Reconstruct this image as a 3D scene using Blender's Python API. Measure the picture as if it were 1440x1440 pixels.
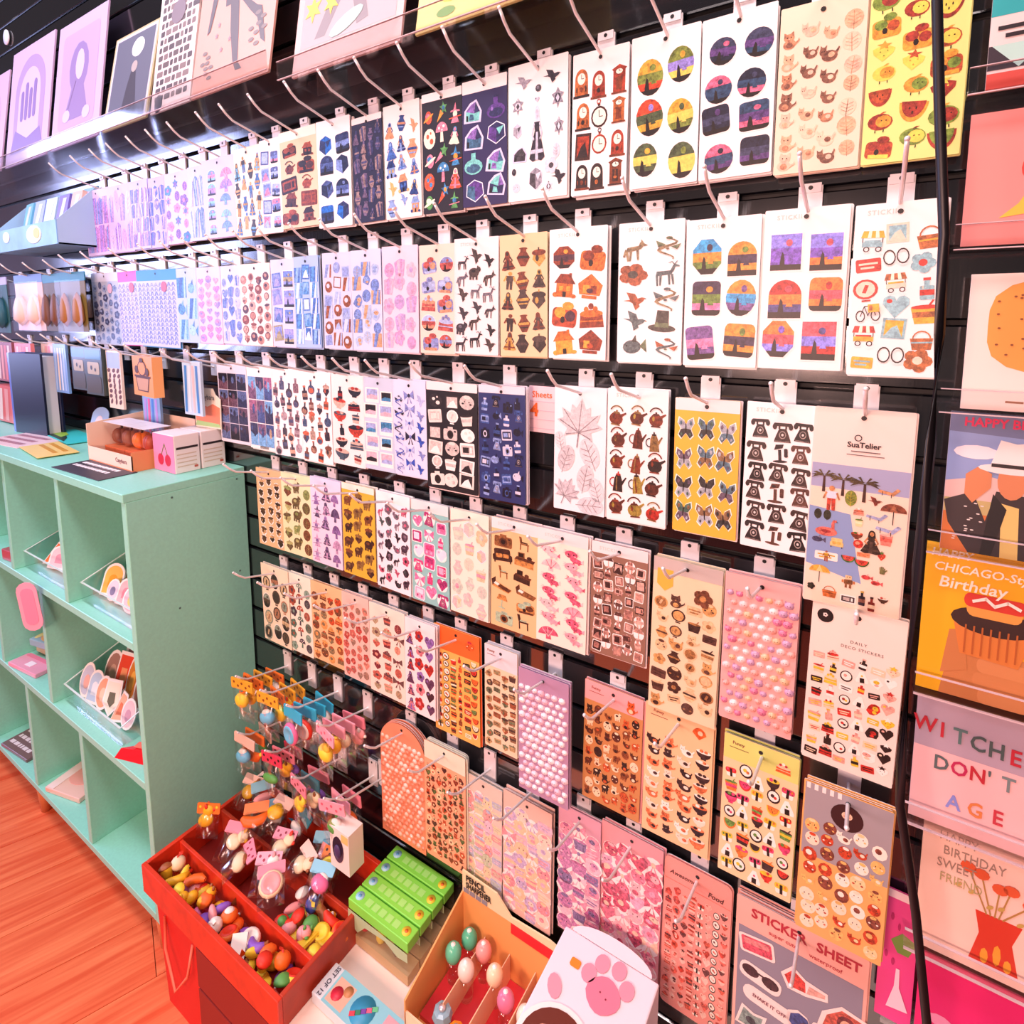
import bpy, bmesh, math, random
from mathutils import Vector, Matrix
for o in list(bpy.data.objects): bpy.data.objects.remove(o, do_unlink=True)
S = bpy.context.scene
COL = S.collection
R = random.Random(7)

# ---------------------------------------------------------------- camera
H = 1.42                 # eye height above the floor
WALL = 0.76827           # distance of the slat wall from the camera
YAW, PITCH = 0.566253, 0.120888
_cy, _sy, _cp, _sp = math.cos(YAW), math.sin(YAW), math.cos(PITCH), math.sin(PITCH)
_f = Vector((-_sy*_cp, _cy*_cp, -_sp)); _r = Vector((_cy, _sy, 0)); _u = _r.cross(_f)
cam = bpy.data.objects.new('camera', bpy.data.cameras.new('camera'))
COL.objects.link(cam)
M4 = Matrix((_r, _u, -_f)).transposed().to_4x4(); M4.translation = Vector((0, 0, H))
cam.matrix_world = M4
cam.data.sensor_width = 36; cam.data.lens = 36*805.4/1440
cam.data.shift_x = 0; cam.data.shift_y = (544.2-720)/1440
cam.data.clip_start = 0.02
S.camera = cam

# ---------------------------------------------------------------- light
S.view_settings.view_transform = 'Standard'
S.view_settings.look = 'None'
S.view_settings.gamma = 1
S.view_settings.use_curve_mapping = False
S.view_settings.exposure = 0.04
try:
    S.cycles.transparent_max_bounces = 24
except Exception: pass
w = bpy.data.worlds.new('shop_air'); S.world = w; w.use_nodes = True
w.node_tree.nodes['Background'].inputs[0].default_value = (1.0, 0.80, 0.80, 1)
w.node_tree.nodes['Background'].inputs[1].default_value = 0.08
def area(name, loc, aim, sx, sy, col, power):
    l = bpy.data.lights.new(name, 'AREA'); l.shape = 'RECTANGLE'; l.size = sx; l.size_y = sy
    l.color = col; l.energy = power
    o = bpy.data.objects.new(name, l); COL.objects.link(o); o.location = loc
    o.rotation_euler = (Vector(aim)-Vector(loc)).to_track_quat('-Z', 'Y').to_euler()
    return o
# cool daylight from the shop window far down the aisle, ceiling panels over the aisle, added warm fill lights behind the camera
area('window_daylight', (-4.8, -0.9, 2.0), (-1.6, 0.7, 1.5), 1.2, 1.8, (0.48, 0.54, 1.0), 76)
area('ceiling_panel', (-1.8, -0.15, 2.85), (-1.8, 0.4, 1.0), 1.4, 0.3, (0.78, 0.80, 1.0), 28)
area('ceiling_panel', (-0.1, 0.0, 2.85), (-0.1, 0.4, 1.0), 1.4, 0.3, (1.0, 0.82, 0.82), 25)
area('warm_fill', (-0.32, -1.35, 1.47), (-0.5, 0.7, 0.8), 0.5, 0.42, (1.0, 0.57, 0.48), 34)
area('warm_fill', (-1.38, -1.5, 1.56), (-1.3, 0.6, 0.4), 0.6, 0.42, (1.0, 0.60, 0.52), 21)

# ---------------------------------------------------------------- helpers
def lin(h):
    if not isinstance(h, str): return tuple(h)
    h = h.lstrip('#'); v = [int(h[i:i+2], 16)/255 for i in (0, 2, 4)]
    return tuple((x/12.92 if x <= .04045 else ((x+.055)/1.055)**2.4) for x in v)
_M = {}
def mat(h, rough=.5, metal=0., bump=0., scale=120, spec=.5, var=0.):
    key = (h, rough, metal, bump, scale, spec, var)
    if key in _M: return _M[key]
    m = bpy.data.materials.new('mat_%d' % len(_M)); m.use_nodes = True
    nt = m.node_tree; b = nt.nodes['Principled BSDF']
    c = lin(h); b.inputs['Base Color'].default_value = (*c, 1)
    b.inputs['Roughness'].default_value = rough; b.inputs['Metallic'].default_value = metal
    b.inputs['Specular IOR Level'].default_value = spec
    if bump or var:
        t = nt.nodes.new('ShaderNodeTexCoord'); n = nt.nodes.new('ShaderNodeTexNoise')
        n.inputs['Scale'].default_value = scale; n.inputs['Detail'].default_value = 4
        nt.links.new(t.outputs['Object'], n.inputs['Vector'])
        if bump:
            bp = nt.nodes.new('ShaderNodeBump'); bp.inputs['Strength'].default_value = bump; bp.inputs['Distance'].default_value = .002
            nt.links.new(n.outputs['Fac'], bp.inputs['Height']); nt.links.new(bp.outputs['Normal'], b.inputs['Normal'])
        if var:
            r = nt.nodes.new('ShaderNodeValToRGB')
            r.color_ramp.elements[0].position = .3; r.color_ramp.elements[1].position = .7
            r.color_ramp.elements[0].color = (*[x*(1-var) for x in c], 1); r.color_ramp.elements[1].color = (*[min(1, x*(1+var*.6)) for x in c], 1)
            nt.links.new(n.outputs['Fac'], r.inputs[0]); nt.links.new(r.outputs[0], b.inputs['Base Color'])
    _M[key] = m; return m
def ink_mat(name, rough, coat=0.):
    m = bpy.data.materials.new(name); m.use_nodes = True; nt = m.node_tree; b = nt.nodes['Principled BSDF']
    a = nt.nodes.new('ShaderNodeAttribute'); a.attribute_name = 'Col'
    nt.links.new(a.outputs['Color'], b.inputs['Base Color']); b.inputs['Roughness'].default_value = rough
    b.inputs['Coat Weight'].default_value = coat; b.inputs['Coat Roughness'].default_value = .08
    return m
def art_mat(name, rough):
    m = ink_mat(name, rough); nt = m.node_tree; b = nt.nodes['Principled BSDF']; at = [n for n in nt.nodes if n.type == 'ATTRIBUTE'][0]
    g = nt.nodes.new('ShaderNodeNewGeometry'); n1 = nt.nodes.new('ShaderNodeTexNoise'); n1.inputs['Scale'].default_value = 230; n1.inputs['Detail'].default_value = 5; n1.inputs['Roughness'].default_value = .7
    r = nt.nodes.new('ShaderNodeValToRGB'); r.color_ramp.elements[0].position = .36; r.color_ramp.elements[1].position = .66
    r.color_ramp.elements[0].color = (.42, .40, .44, 1); r.color_ramp.elements[1].color = (1.5, 1.45, 1.4, 1)
    mx = nt.nodes.new('ShaderNodeMixRGB'); mx.blend_type = 'MULTIPLY'
    bw = nt.nodes.new('ShaderNodeRGBToBW'); fr = nt.nodes.new('ShaderNodeMapRange'); fr.inputs['From Min'].default_value = .25; fr.inputs['From Max'].default_value = .8; fr.inputs['To Min'].default_value = 1; fr.inputs['To Max'].default_value = .06
    nt.links.new(at.outputs['Color'], bw.inputs[0]); nt.links.new(bw.outputs[0], fr.inputs['Value']); nt.links.new(fr.outputs[0], mx.inputs[0])
    nt.links.new(g.outputs['Position'], n1.inputs['Vector']); nt.links.new(n1.outputs['Fac'], r.inputs[0]); nt.links.new(at.outputs['Color'], mx.inputs[1]); nt.links.new(r.outputs[0], mx.inputs[2])
    cl = nt.nodes.new('ShaderNodeMixRGB'); cl.use_clamp = True; cl.inputs[0].default_value = 0; nt.links.new(mx.outputs[0], cl.inputs[1]); nt.links.new(cl.outputs[0], b.inputs['Base Color'])
    return m
INK = ink_mat('printed_ink', .45); ART = art_mat('painted_sticker_print', .42); GLOSSINK = ink_mat('glossy_print', .3, .25); RUBBER = ink_mat('moulded_rubber', .5)
def clear_mat(name, tint=(1, 1, 1), gloss=.1, rough=.06):
    m = bpy.data.materials.new(name); m.use_nodes = True; nt = m.node_tree; nt.nodes.clear()
    o = nt.nodes.new('ShaderNodeOutputMaterial'); t = nt.nodes.new('ShaderNodeBsdfTransparent'); g = nt.nodes.new('ShaderNodeBsdfGlossy'); x = nt.nodes.new('ShaderNodeMixShader')
    t.inputs[0].default_value = (*tint, 1); g.inputs['Roughness'].default_value = rough; g.inputs['Color'].default_value = (1, 1, 1, 1)
    lw = nt.nodes.new('ShaderNodeLayerWeight'); lw.inputs['Blend'].default_value = .25
    ma = nt.nodes.new('ShaderNodeMath'); ma.operation = 'MULTIPLY_ADD'; ma.inputs[1].default_value = .3; ma.inputs[2].default_value = gloss
    nt.links.new(lw.outputs['Fresnel'], ma.inputs[0]); nt.links.new(ma.outputs[0], x.inputs[0])
    nt.links.new(t.outputs[0], x.inputs[1]); nt.links.new(g.outputs[0], x.inputs[2]); nt.links.new(x.outputs[0], o.inputs[0])
    return m
CLEAR = clear_mat('clear_sleeve', (1, 1, 1), .012, .12); ACRYL = clear_mat('clear_acrylic', (.98, .985, .99), .035, .08)
BAG = clear_mat('clear_bag_film', (1, 1, 1), .05, .2)

def tag(o, label=None, cat=None, group=None, kind=None):
    if label: o['label'] = label
    if cat: o['category'] = cat
    if group: o['group'] = group
    if kind: o['kind'] = kind
    return o
def empty(name, loc, rot=(0, 0, 0)):
    o = bpy.data.objects.new(name, None); COL.objects.link(o); o.location = loc; o.rotation_euler = rot
    o.empty_display_size = .02
    return o
def link(name, me, parent=None, loc=None, rot=None, sc=None):
    o = bpy.data.objects.new(name, me); COL.objects.link(o)
    if parent: o.parent = parent
    if loc is not None: o.location = loc
    if rot is not None: o.rotation_euler = rot
    if sc is not None: o.scale = sc if hasattr(sc, '__len__') else (sc, sc, sc)
    return o
class MB:
    """collects vertices and faces (each with a colour) into one mesh"""
    def __init__(s): s.v = []; s.f = []; s.c = []; s.sm = []
    def add(s, vs, fs, col='#ffffff', smooth=False):
        n = len(s.v); s.v += [tuple(v) for v in vs]; c = (*lin(col), 1); s.c += [c]*len(vs)
        s.f += [tuple(i+n for i in f) for f in fs]; s.sm += [smooth]*len(fs); return s
    def box(s, x0, y0, z0, x1, y1, z1, col='#ffffff'):
        v = [(x0,y0,z0),(x1,y0,z0),(x1,y1,z0),(x0,y1,z0),(x0,y0,z1),(x1,y0,z1),(x1,y1,z1),(x0,y1,z1)]
        return s.add(v, [(0,3,2,1),(4,5,6,7),(0,1,5,4),(1,2,6,5),(2,3,7,6),(3,0,4,7)], col)
    def tube(s, pts, r, n=8, col='#ffffff', taper=None):
        pts = [Vector(p) for p in pts]; rings = []
        for i, p in enumerate(pts):
            d = (pts[min(i+1, len(pts)-1)]-pts[max(i-1, 0)]).normalized()
            a = d.cross(Vector((0, 0, 1))); a = a.normalized() if a.length > 1e-4 else Vector((1, 0, 0)); b = d.cross(a)
            rr = r if taper is None else r*taper[i]
            rings.append([p+a*(rr*math.cos(2*math.pi*k/n))+b*(rr*math.sin(2*math.pi*k/n)) for k in range(n)])
        vs = [v for q in rings for v in q]; fs = []
        for i in range(len(pts)-1):
            for k in range(n): fs.append((i*n+k, i*n+(k+1) % n, (i+1)*n+(k+1) % n, (i+1)*n+k))
        fs.append(tuple(range(n))); fs.append(tuple(range((len(pts)-1)*n, len(pts)*n)))
        return s.add(vs, fs, col, True)
    def lathe(s, prof, n=16, col='#ffffff', cx=0, cy=0, sx=1, sy=1):
        vs = []; fs = []
        for (r, z) in prof:
            for k in range(n): vs.append((cx+r*sx*math.cos(2*math.pi*k/n), cy+r*sy*math.sin(2*math.pi*k/n), z))
        for i in range(len(prof)-1):
            for k in range(n): fs.append((i*n+k, i*n+(k+1) % n, (i+1)*n+(k+1) % n, (i+1)*n+k))
        fs.append(tuple(reversed(range(n)))); fs.append(tuple(range((len(prof)-1)*n, len(prof)*n)))
        return s.add(vs, fs, col, True)
    def ball(s, x, y, z, rx, ry=None, rz=None, col='#ffffff', n=12, m=7, rot=None):
        ry = ry or rx; rz = rz or rx; vs = []; fs = []
        for i in range(m+1):
            t = math.pi*i/m
            for k in range(n):
                p = Vector((rx*math.sin(t)*math.cos(2*math.pi*k/n), ry*math.sin(t)*math.sin(2*math.pi*k/n), -rz*math.cos(t)))
                if rot: p = rot @ p
                vs.append((x+p.x, y+p.y, z+p.z))
        for i in range(m):
            for k in range(n): fs.append((i*n+k, i*n+(k+1) % n, (i+1)*n+(k+1) % n, (i+1)*n+k))
        return s.add(vs, fs, col, True)
    def prism(s, poly, y0, y1, col='#ffffff', side=None):
        """polygon given in x,z, extruded along y from y0 (front) to y1"""
        n = len(poly); a = sum(poly[i][0]*poly[(i+1) % n][1]-poly[(i+1) % n][0]*poly[i][1] for i in range(n))
        if a < 0: poly = poly[::-1]
        s.add([(p[0], y0, p[1]) for p in poly], [tuple(range(n))], col)
        vs = [(p[0], y0, p[1]) for p in poly]+[(p[0], y1, p[1]) for p in poly]
        s.add(vs, [(i+n, (i+1) % n+n, (i+1) % n, i) for i in range(n)]+[tuple(range(2*n-1, n-1, -1))], side or col)
        return s
    def flat(s, poly, y, col):
        n = len(poly); a = sum(poly[i][0]*poly[(i+1) % n][1]-poly[(i+1) % n][0]*poly[i][1] for i in range(n))
        if a < 0: poly = poly[::-1]
        return s.add([(p[0], y, p[1]) for p in poly], [tuple(range(n))], col)
    def mesh(s, name='m', material=None):
        me = bpy.data.meshes.new(name); me.from_pydata(s.v, [], s.f); 
        at = me.color_attributes.new('Col', 'FLOAT_COLOR', 'POINT')
        at.data.foreach_set('color', [x for c in s.c for x in c])
        me.polygons.foreach_set('use_smooth', s.sm)
        me.materials.append(material or INK); me.update(); return me
    def build(s, name, material=None, parent=None, loc=None, rot=None, sc=None):
        return link(name, s.mesh(name, material), parent, loc, rot, sc)
def bevel(o, w_=.002, seg=2):
    m = o.modifiers.new('bevel', 'BEVEL'); m.width = w_; m.segments = seg; m.limit_method = 'ANGLE'; return o
_T = {}
def text_mesh(body, bold=0., shear=0., space=1., extr=.0):
    key = (body, bold, shear, space, extr)
    if key in _T: return _T[key]
    c = bpy.data.curves.new('txt', 'FONT'); c.body = body; c.size = 1; c.align_x = 'CENTER'; c.align_y = 'CENTER'
    c.offset = bold; c.shear = shear; c.space_character = space; c.resolution_u = 2; c.extrude = extr
    o = bpy.data.objects.new('txt', c); COL.objects.link(o)
    bpy.context.view_layer.update()
    me = bpy.data.meshes.new_from_object(o.evaluated_get(bpy.context.evaluated_depsgraph_get()))
    bpy.data.objects.remove(o, do_unlink=True); bpy.data.curves.remove(c)
    _T[key] = me; return me
def text(body, size, col, parent, loc, rot=(math.pi/2, 0, 0), name='lettering', bold=.0, shear=0., wx=1., space=1.):
    me = text_mesh(body, bold, shear, space).copy(); me.materials.clear(); me.materials.append(mat(col, .5))
    return link(name, me, parent, loc, rot, (size*wx, size, size))

# ---------------------------------------------------------------- little drawings for the printed stickers
def E(x, y, rx, ry=None, n=14, a=0, b=360, rot=0):
    ry = rx if ry is None else ry; out = []; full = abs(b-a) >= 360; k = n if full else n+1
    cr, sr = math.cos(math.radians(rot)), math.sin(math.radians(rot))
    for i in range(k):
        t = math.radians(a+(b-a)*i/n); u, v = rx*math.cos(t), ry*math.sin(t)
        out.append((x+u*cr-v*sr, y+u*sr+v*cr))
    return out
def B(x0, y0, x1, y1): return [(x0, y0), (x1, y0), (x1, y1), (x0, y1)]
def RB(x0, y0, x1, y1, r=.08):
    return E(x1-r, y0+r, r, r, 3, -90, 0)+E(x1-r, y1-r, r, r, 3, 0, 90)+E(x0+r, y1-r, r, r, 3, 90, 180)+E(x0+r, y0+r, r, r, 3, 180, 270)
def P(*a): return [(a[i], a[i+1]) for i in range(0, len(a), 2)]
def LN(pts, w_, col):
    out = []
    for (x0, y0), (x1, y1) in zip(pts, pts[1:]):
        l = math.hypot(x1-x0, y1-y0) or 1; nx, ny = -(y1-y0)/l*w_/2, (x1-x0)/l*w_/2
        ex, ey = (x1-x0)/l*w_*.3, (y1-y0)/l*w_*.3
        out.append((col, [(x0+nx-ex, y0+ny-ey), (x0-nx-ex, y0-ny-ey), (x1-nx+ex, y1-ny+ey), (x1+nx+ex, y1+ny+ey)]))
    return out
def STAR(x, y, r, k=5, q=.45): return [(x+(r if i % 2 == 0 else r*q)*math.sin(math.pi*i/k), y+(r if i % 2 == 0 else r*q)*math.cos(math.pi*i/k)) for i in range(2*k)]
DK = '#1d1512'
def blob(c, rr=R):
    k = 9; p = [rr.uniform(.3, .5) for _ in range(k)]
    o = [(p[i]*math.cos(2*math.pi*i/k), p[i]*math.sin(2*math.pi*i/k)) for i in range(k)]
    return [(c[0], o), (c[1], E(rr.uniform(-.12, .12), .08, .2, .15, 8)), (c[2], E(rr.uniform(-.1, .1), -.16, .15, .1, 7)), (DK, E(-.1, .1, .03, .03, 5)), (DK, E(.08, .1, .03, .03, 5))]
def _ring(x, y, r0, r1, col, a=0, b=360, n=14, sy=1):
    o = []
    for i in range(n):
        t0, t1 = math.radians(a+(b-a)*i/n), math.radians(a+(b-a)*(i+1)/n)
        o.append((col, [(x+r0*math.cos(t0), y+sy*r0*math.sin(t0)), (x+r1*math.cos(t0), y+sy*r1*math.sin(t0)), (x+r1*math.cos(t1), y+sy*r1*math.sin(t1)), (x+r0*math.cos(t1), y+sy*r0*math.sin(t1))]))
    return o
def scene_in(shape, c):
    """a tiny landscape clipped to a convex outline"""
    ys = [p[1] for p in shape]; lo, hi = min(ys), max(ys)
    def below(y): 
        out = []
        n = len(shape)
        for i in range(n):
            a, b = shape[i], shape[(i+1) % n]
            if a[1] <= y: out.append(a)
            if (a[1]-y)*(b[1]-y) < 0:
                t = (y-a[1])/(b[1]-a[1]); out.append((a[0]+t*(b[0]-a[0]), y))
        return out
    h = hi-lo
    L = [('#fbf4ef', [(x*1.09, y*1.09) for x, y in shape]), (c[0], shape)]
    q = below(lo+h*.62)
    if len(q) > 2: L.append((c[1], q))
    q = below(lo+h*.36)
    if len(q) > 2: L.append((c[2], q))
    q = below(lo+h*.16)
    if len(q) > 2: L.append((DK, q))
    L += [(c[3], E(.08, lo+h*.76, .09, .09, 10)), (DK, P(-.16, lo+h*.16, -.02, lo+h*.16, -.05, lo+h*.44, -.1, lo+h*.52, -.13, lo+h*.4)), (c[1], P(.03, lo+h*.3, .2, lo+h*.3, .12, lo+h*.56))]
    return L
MO = {}
MO['oval'] = lambda c: scene_in(E(0, 0, .38, .48, 18), c)
MO['round'] = lambda c: scene_in(E(0, 0, .46, .46, 18), c)
MO['arch'] = lambda c: scene_in(B(-.4, -.48, .4, .1)[:2]+E(0, .08, .4, .4, 12, 0, 180), c)
MO['square'] = lambda c: scene_in(B(-.42, -.46, .42, .46), c)
MO['plaque'] = lambda c: scene_in(RB(-.46, -.36, .46, .36, .14), c)
MO['tall'] = lambda c: scene_in(RB(-.36, -.5, .36, .5, .12), c)
MO['octagon'] = lambda c: scene_in(E(0, 0, .47, .47, 8, 22.5, 382.5), c)
MO['kettle'] = lambda c: [(c[0], E(0, -.14, .33, .28)), (c[0], P(.2, -.1, .48, .14, .44, .2, .2, .08)), (c[1], P(-.2, .08, .2, .08, .12, .17, -.12, .17)), (c[1], E(0, .2, .05, .05, 8)), (c[2], E(-.12, -.06, .06, .12, 8)), (c[1], B(-.22, -.44, .22, -.38))]+_ring(0, .12, .28, .34, c[1], 20, 160, 10)
MO['teapot'] = lambda c: [(c[0], P(-.26, -.45, .26, -.45, .2, .1, .12, .28, -.12, .28, -.2, .1)), (c[0], P(.2, -.2, .44, .2, .38, .22, .18, 0)), (c[1], E(0, .3, .13, .05, 8)), (c[1], E(0, .38, .04, .06, 8)), (c[2], P(-.1, -.4, -.02, -.4, -.05, .2, -.1, .2))]+_ring(-.24, -.05, .16, .21, c[1], 80, 280, 9)
MO['phone'] = lambda c: [(c[0], P(-.4, -.45, .4, -.45, .38, -.34, .22, .02, .16, .12, -.16, .12, -.22, .02, -.38, -.34)), (c[0], RB(-.44, .22, .44, .36, .07)), (c[0], E(-.38, .2, .11, .13, 10)), (c[0], E(.38, .2, .11, .13, 10)), ('#a89a92', E(0, -.14, .17, .17)), (c[0], E(0, -.14, .13, .13, 12)), ('#d8ccc4', E(0, -.14, .06, .06, 8)), (c[0], B(-.2, .1, -.12, .26)), (c[0], B(.12, .1, .2, .26)), ('#8a7a72', B(-.34, -.42, .34, -.39))]
MO['candle_phone'] = lambda c: [(c[0], E(0, -.42, .24, .07)), (c[0], B(-.05, -.42, .05, .2)), (c[0], P(-.18, .18, .1, .28, .14, .48, -.12, .46)), (c[0], RB(.14, -.2, .26, .26, .05)), (c[1], E(-.05, .34, .07, .07, 8))]
MO['grandclock'] = lambda c: [(c[0], P(-.16, -.5, .16, -.5, .16, .3, .2, .36, 0, .5, -.2, .36, -.16, .3)), (c[1], E(0, .26, .11, .11)), ('#f4ead8', E(0, .26, .09, .09)), (c[1], B(-.08, -.36, .08, .08)), (c[2], E(0, -.2, .05, .05, 8)), (DK, B(-.008, .26, .008, .33)), (DK, B(0, .255, .06, .267)), (c[2], B(-.008, -.18, .008, .06)), (c[1], B(-.2, -.5, .2, -.44))]
MO['mantelclock'] = lambda c: [(c[0], B(-.3, -.4, .3, -.4)[:2]+E(0, .1, .28, .3, 12, 0, 180)), (c[1], B(-.36, -.48, .36, -.4)), ('#f4ead8', E(0, .1, .18, .18)), (DK, B(-.01, .1, .01, .24)), (DK, B(0, .09, .11, .11)), (c[2], E(0, -.22, .08, .08, 8)), (c[1], E(-.2, -.22, .03, .1, 6)), (c[1], E(.2, -.22, .03, .1, 6))]
MO['pocketclock'] = lambda c: [(c[0], E(0, 0, .3, .3)), ('#f4ead8', E(0, 0, .24, .24)), (DK, B(-.012, 0, .012, .18)), (DK, B(0, -.01, .13, .012)), (c[0], E(0, .34, .05, .05, 8))]+_ring(0, .42, .05, .08, c[1], 0, 360, 8)
MO['butterfly'] = lambda c: [('#fff8ea', [(x*1.12, y*1.12) for x, y in P(0, -.2, -.25, -.44, -.44, -.28, -.3, -.02, -.47, .2, -.4, .44, -.1, .3, 0, .1, .1, .3, .4, .44, .47, .2, .3, -.02, .44, -.28, .25, -.44)]), (c[0], P(0, .1, -.1, .3, -.4, .44, -.47, .2, -.3, -.02, 0, -.05)), (c[0], P(0, .1, 0, -.05, .3, -.02, .47, .2, .4, .44, .1, .3)), (c[1], P(0, -.02, -.3, -.04, -.44, -.28, -.25, -.44, 0, -.2)), (c[1], P(0, -.02, 0, -.2, .25, -.44, .44, -.28, .3, -.04)), (c[2], E(-.3, .22, .08, .1, 8)), (c[2], E(.3, .22, .08, .1, 8)), (c[3], E(-.26, -.26, .06, .07, 8)), (c[3], E(.26, -.26, .06, .07, 8)), (DK, E(0, 0, .035, .24, 8))]
def _leaf(c):
    L = [(c[0], E(0, .02, .3, .46, 14)), (c[0], P(-.04, .4, .04, .4, 0, .5))]
    L += LN([(0, -.5), (0, .4)], .02, c[1])
    for y in (-.25, -.08, .1): L += LN([(0, y), (.2, y+.14)], .014, c[1])+LN([(0, y), (-.2, y+.14)], .014, c[1])
    return L
MO['leaf'] = _leaf
def _maple(c):
    pt = P(0, -.5, .08, -.22, .32, -.34, .26, -.16, .5, -.02, .36, .04, .42, .24, .22, .16, .2, .34, .1, .28, 0, .5, -.1, .28, -.2, .34, -.22, .16, -.42, .24, -.36, .04, -.5, -.02, -.26, -.16, -.32, -.34, -.08, -.22)
    L = [(c[0], [pt[i] for i in (1, 2, 3, 4, 5, 6, 7, 8, 9, 10, 11, 12, 13, 14, 15, 16, 17, 18, 19)])]
    for x, y in ((0, .44), (.36, .2), (-.36, .2), (.42, -.02), (-.42, -.02), (.26, -.28), (-.26, -.28)): L += LN([(0, -.2), (x, y)], .018, c[1])
    return L+LN([(0, -.2), (0, -.5)], .025, c[1])
MO['maple'] = _maple
MO['cat'] = lambda c: [(c[0], E(0, -.2, .3, .26)), (c[0], E(0, .16, .25, .22)), (c[0], P(-.24, .2, -.22, .48, -.04, .34)), (c[0], P(.24, .2, .22, .48, .04, .34)), (c[1], E(0, -.24, .16, .16, 9)), (DK, E(-.09, .18, .03, .04, 6)), (DK, E(.09, .18, .03, .04, 6)), (c[2], E(0, .09, .04, .03, 6)), (c[0], P(.24, -.3, .48, -.1, .46, .06, .4, -.08, .22, -.18))]
MO['catlie'] = lambda c: [(c[0], E(.06, -.1, .38, .2)), (c[0], E(-.28, .06, .17, .15)), (c[0], P(-.43, .1, -.42, .28, -.3, .18)), (c[0], P(-.14, .1, -.13, .28, -.26, .18)), (c[1], E(.14, -.06, .16, .1, 8)), (DK, E(-.33, .06, .025, .025, 5)), (DK, E(-.22, .06, .025, .025, 5)), (c[0], P(.36, -.1, .5, .16, .44, .2, .3, .02))]
MO['deer'] = lambda c: [(c[0], P(-.3, -.06, .2, -.06, .26, .12, -.26, .14)), (c[0], P(.14, .05, .26, .05, .36, .32, .26, .34)), (c[0], P(.24, .28, .46, .24, .46, .3, .3, .4)), (c[0], P(-.3, -.05, -.22, -.05, -.24, -.5, -.29, -.5)), (c[0], P(-.18, -.05, -.1, -.05, -.16, -.5, -.2, -.5)), (c[0], P(.08, -.05, .16, -.05, .14, -.5, .09, -.5)), (c[0], P(.18, -.05, .25, -.05, .26, -.5, .21, -.5))]+LN([(.3, .38), (.24, .5), (.14, .46)], .03, c[0])+LN([(.32, .38), (.4, .5)], .03, c[0])
MO['bear'] = lambda c: [(c[0], E(-.02, -.04, .38, .24)), (c[0], E(.32, .12, .16, .14)), (c[0], E(.26, .26, .05, .05, 7)), (c[0], B(-.34, -.4, -.18, -.05)), (c[0], B(-.12, -.4, 0, -.05)), (c[0], B(.12, -.4, .26, -.05)), (c[1], E(.42, .08, .06, .05, 7)), (c[1], E(-.05, .04, .16, .08, 8))]
MO['bird'] = lambda c: [(c[0], P(-.46, .08, -.2, .02, .1, -.16, .34, -.02, .44, .1, .3, .14, .1, .1)), (c[0], P(-.16, .04, -.3, .4, .04, .3, .16, .06)), (c[0], P(-.1, 0, .02, -.34, .2, -.2, .14, -.06)), (c[1], P(.42, .1, .5, .06, .42, .05))]
MO['wolf'] = lambda c: [(c[0], P(-.4, -.04, .16, 0, .22, .18, -.3, .16)), (c[0], P(.1, .02, .22, .02, .4, .2, .3, .34, .2, .3)), (c[0], P(.24, .28, .26, .44, .34, .3)), (c[0], P(.34, .26, .5, .14, .36, .12)), (c[0], P(-.38, 0, -.28, 0, -.26, -.42, -.34, -.42)), (c[0], P(-.22, 0, -.12, 0, -.2, -.42, -.26, -.42)), (c[0], P(.04, 0, .14, 0, .12, -.42, .05, -.42)), (c[0], P(-.38, .12, -.5, -.2, -.42, -.24, -.32, .02))]
def _serp(c):
    pts = [(.32*math.sin(t*1.1)*(1-.04*t)-.02, .45-t*.125) for t in [i*.62 for i in range(13)]]
    L = []
    for i, (a, b) in enumerate(zip(pts, pts[1:])): L += LN([a, b], .11*(1-abs(i-5)/9), c[0])
    return L+[(c[1], E(pts[0][0]+.06, pts[0][1], .11, .07, 8)), (c[1], P(-.05, .15, -.38, .34, -.3, .04)), (c[1], P(.1, .06, .42, .2, .3, -.06)), (c[2], E(0, -.02, .06, .05, 7))]
MO['serpent'] = _serp
MO['house'] = lambda c: [(c[0], B(-.34, -.46, .34, .1)), (c[1], P(-.44, .08, .44, .08, .18, .46, -.2, .46)), (c[2], B(-.22, -.2, -.06, -.02)), (c[2], B(.08, -.2, .24, -.02)), (DK, B(-.06, -.46, .08, -.24)), (c[1], B(.16, .3, .26, .5)), (c[3], E(-.36, -.38, .12, .1, 8)), (c[3], E(.38, -.4, .12, .08, 8))]
MO['lantern'] = lambda c: [(c[0], P(-.3, -.3, .3, -.3, .36, .1, 0, .5, -.36, .1)), (c[1], B(-.2, -.24, -.02, .06)), (c[2], B(.02, -.24, .2, .06)), (c[0], B(-.22, -.44, .22, -.32)), (c[3], E(0, -.14, .1, .1, 8))]
MO['stump'] = lambda c: [(c[0], RB(-.42, -.3, .42, .24, .12)), (c[1], E(-.16, .1, .2, .16, 9)), (c[2], E(.2, .02, .18, .16, 9)), (c[3], B(-.3, -.3, .34, -.18)), (DK, E(-.05, -.1, .08, .1, 8)), (c[1], E(.1, .3, .2, .12, 9))]
MO['cake'] = lambda c: [(c[0], P(-.4, -.3, .4, -.3, .36, .06, -.36, .06)), (c[1], E(0, .08, .38, .1)), (c[2], E(-.16, .2, .08, .08, 8)), (c[2], E(.14, .2, .08, .08, 8)), (c[1], B(-.38, -.14, .38, -.1)), (c[3], E(0, .28, .09, .09, 8))]
MO['mushroom'] = lambda c: [(c[1], P(-.12, -.46, .12, -.46, .08, .05, -.08, .05)), (c[0], E(0, 0, .42, .44, 12, 0, 180)), ('#fff6ec', E(-.18, .18, .07, .06, 8)), ('#fff6ec', E(.14, .24, .08, .07, 8)), ('#fff6ec', E(.02, .08, .05, .04, 7))]
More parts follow.
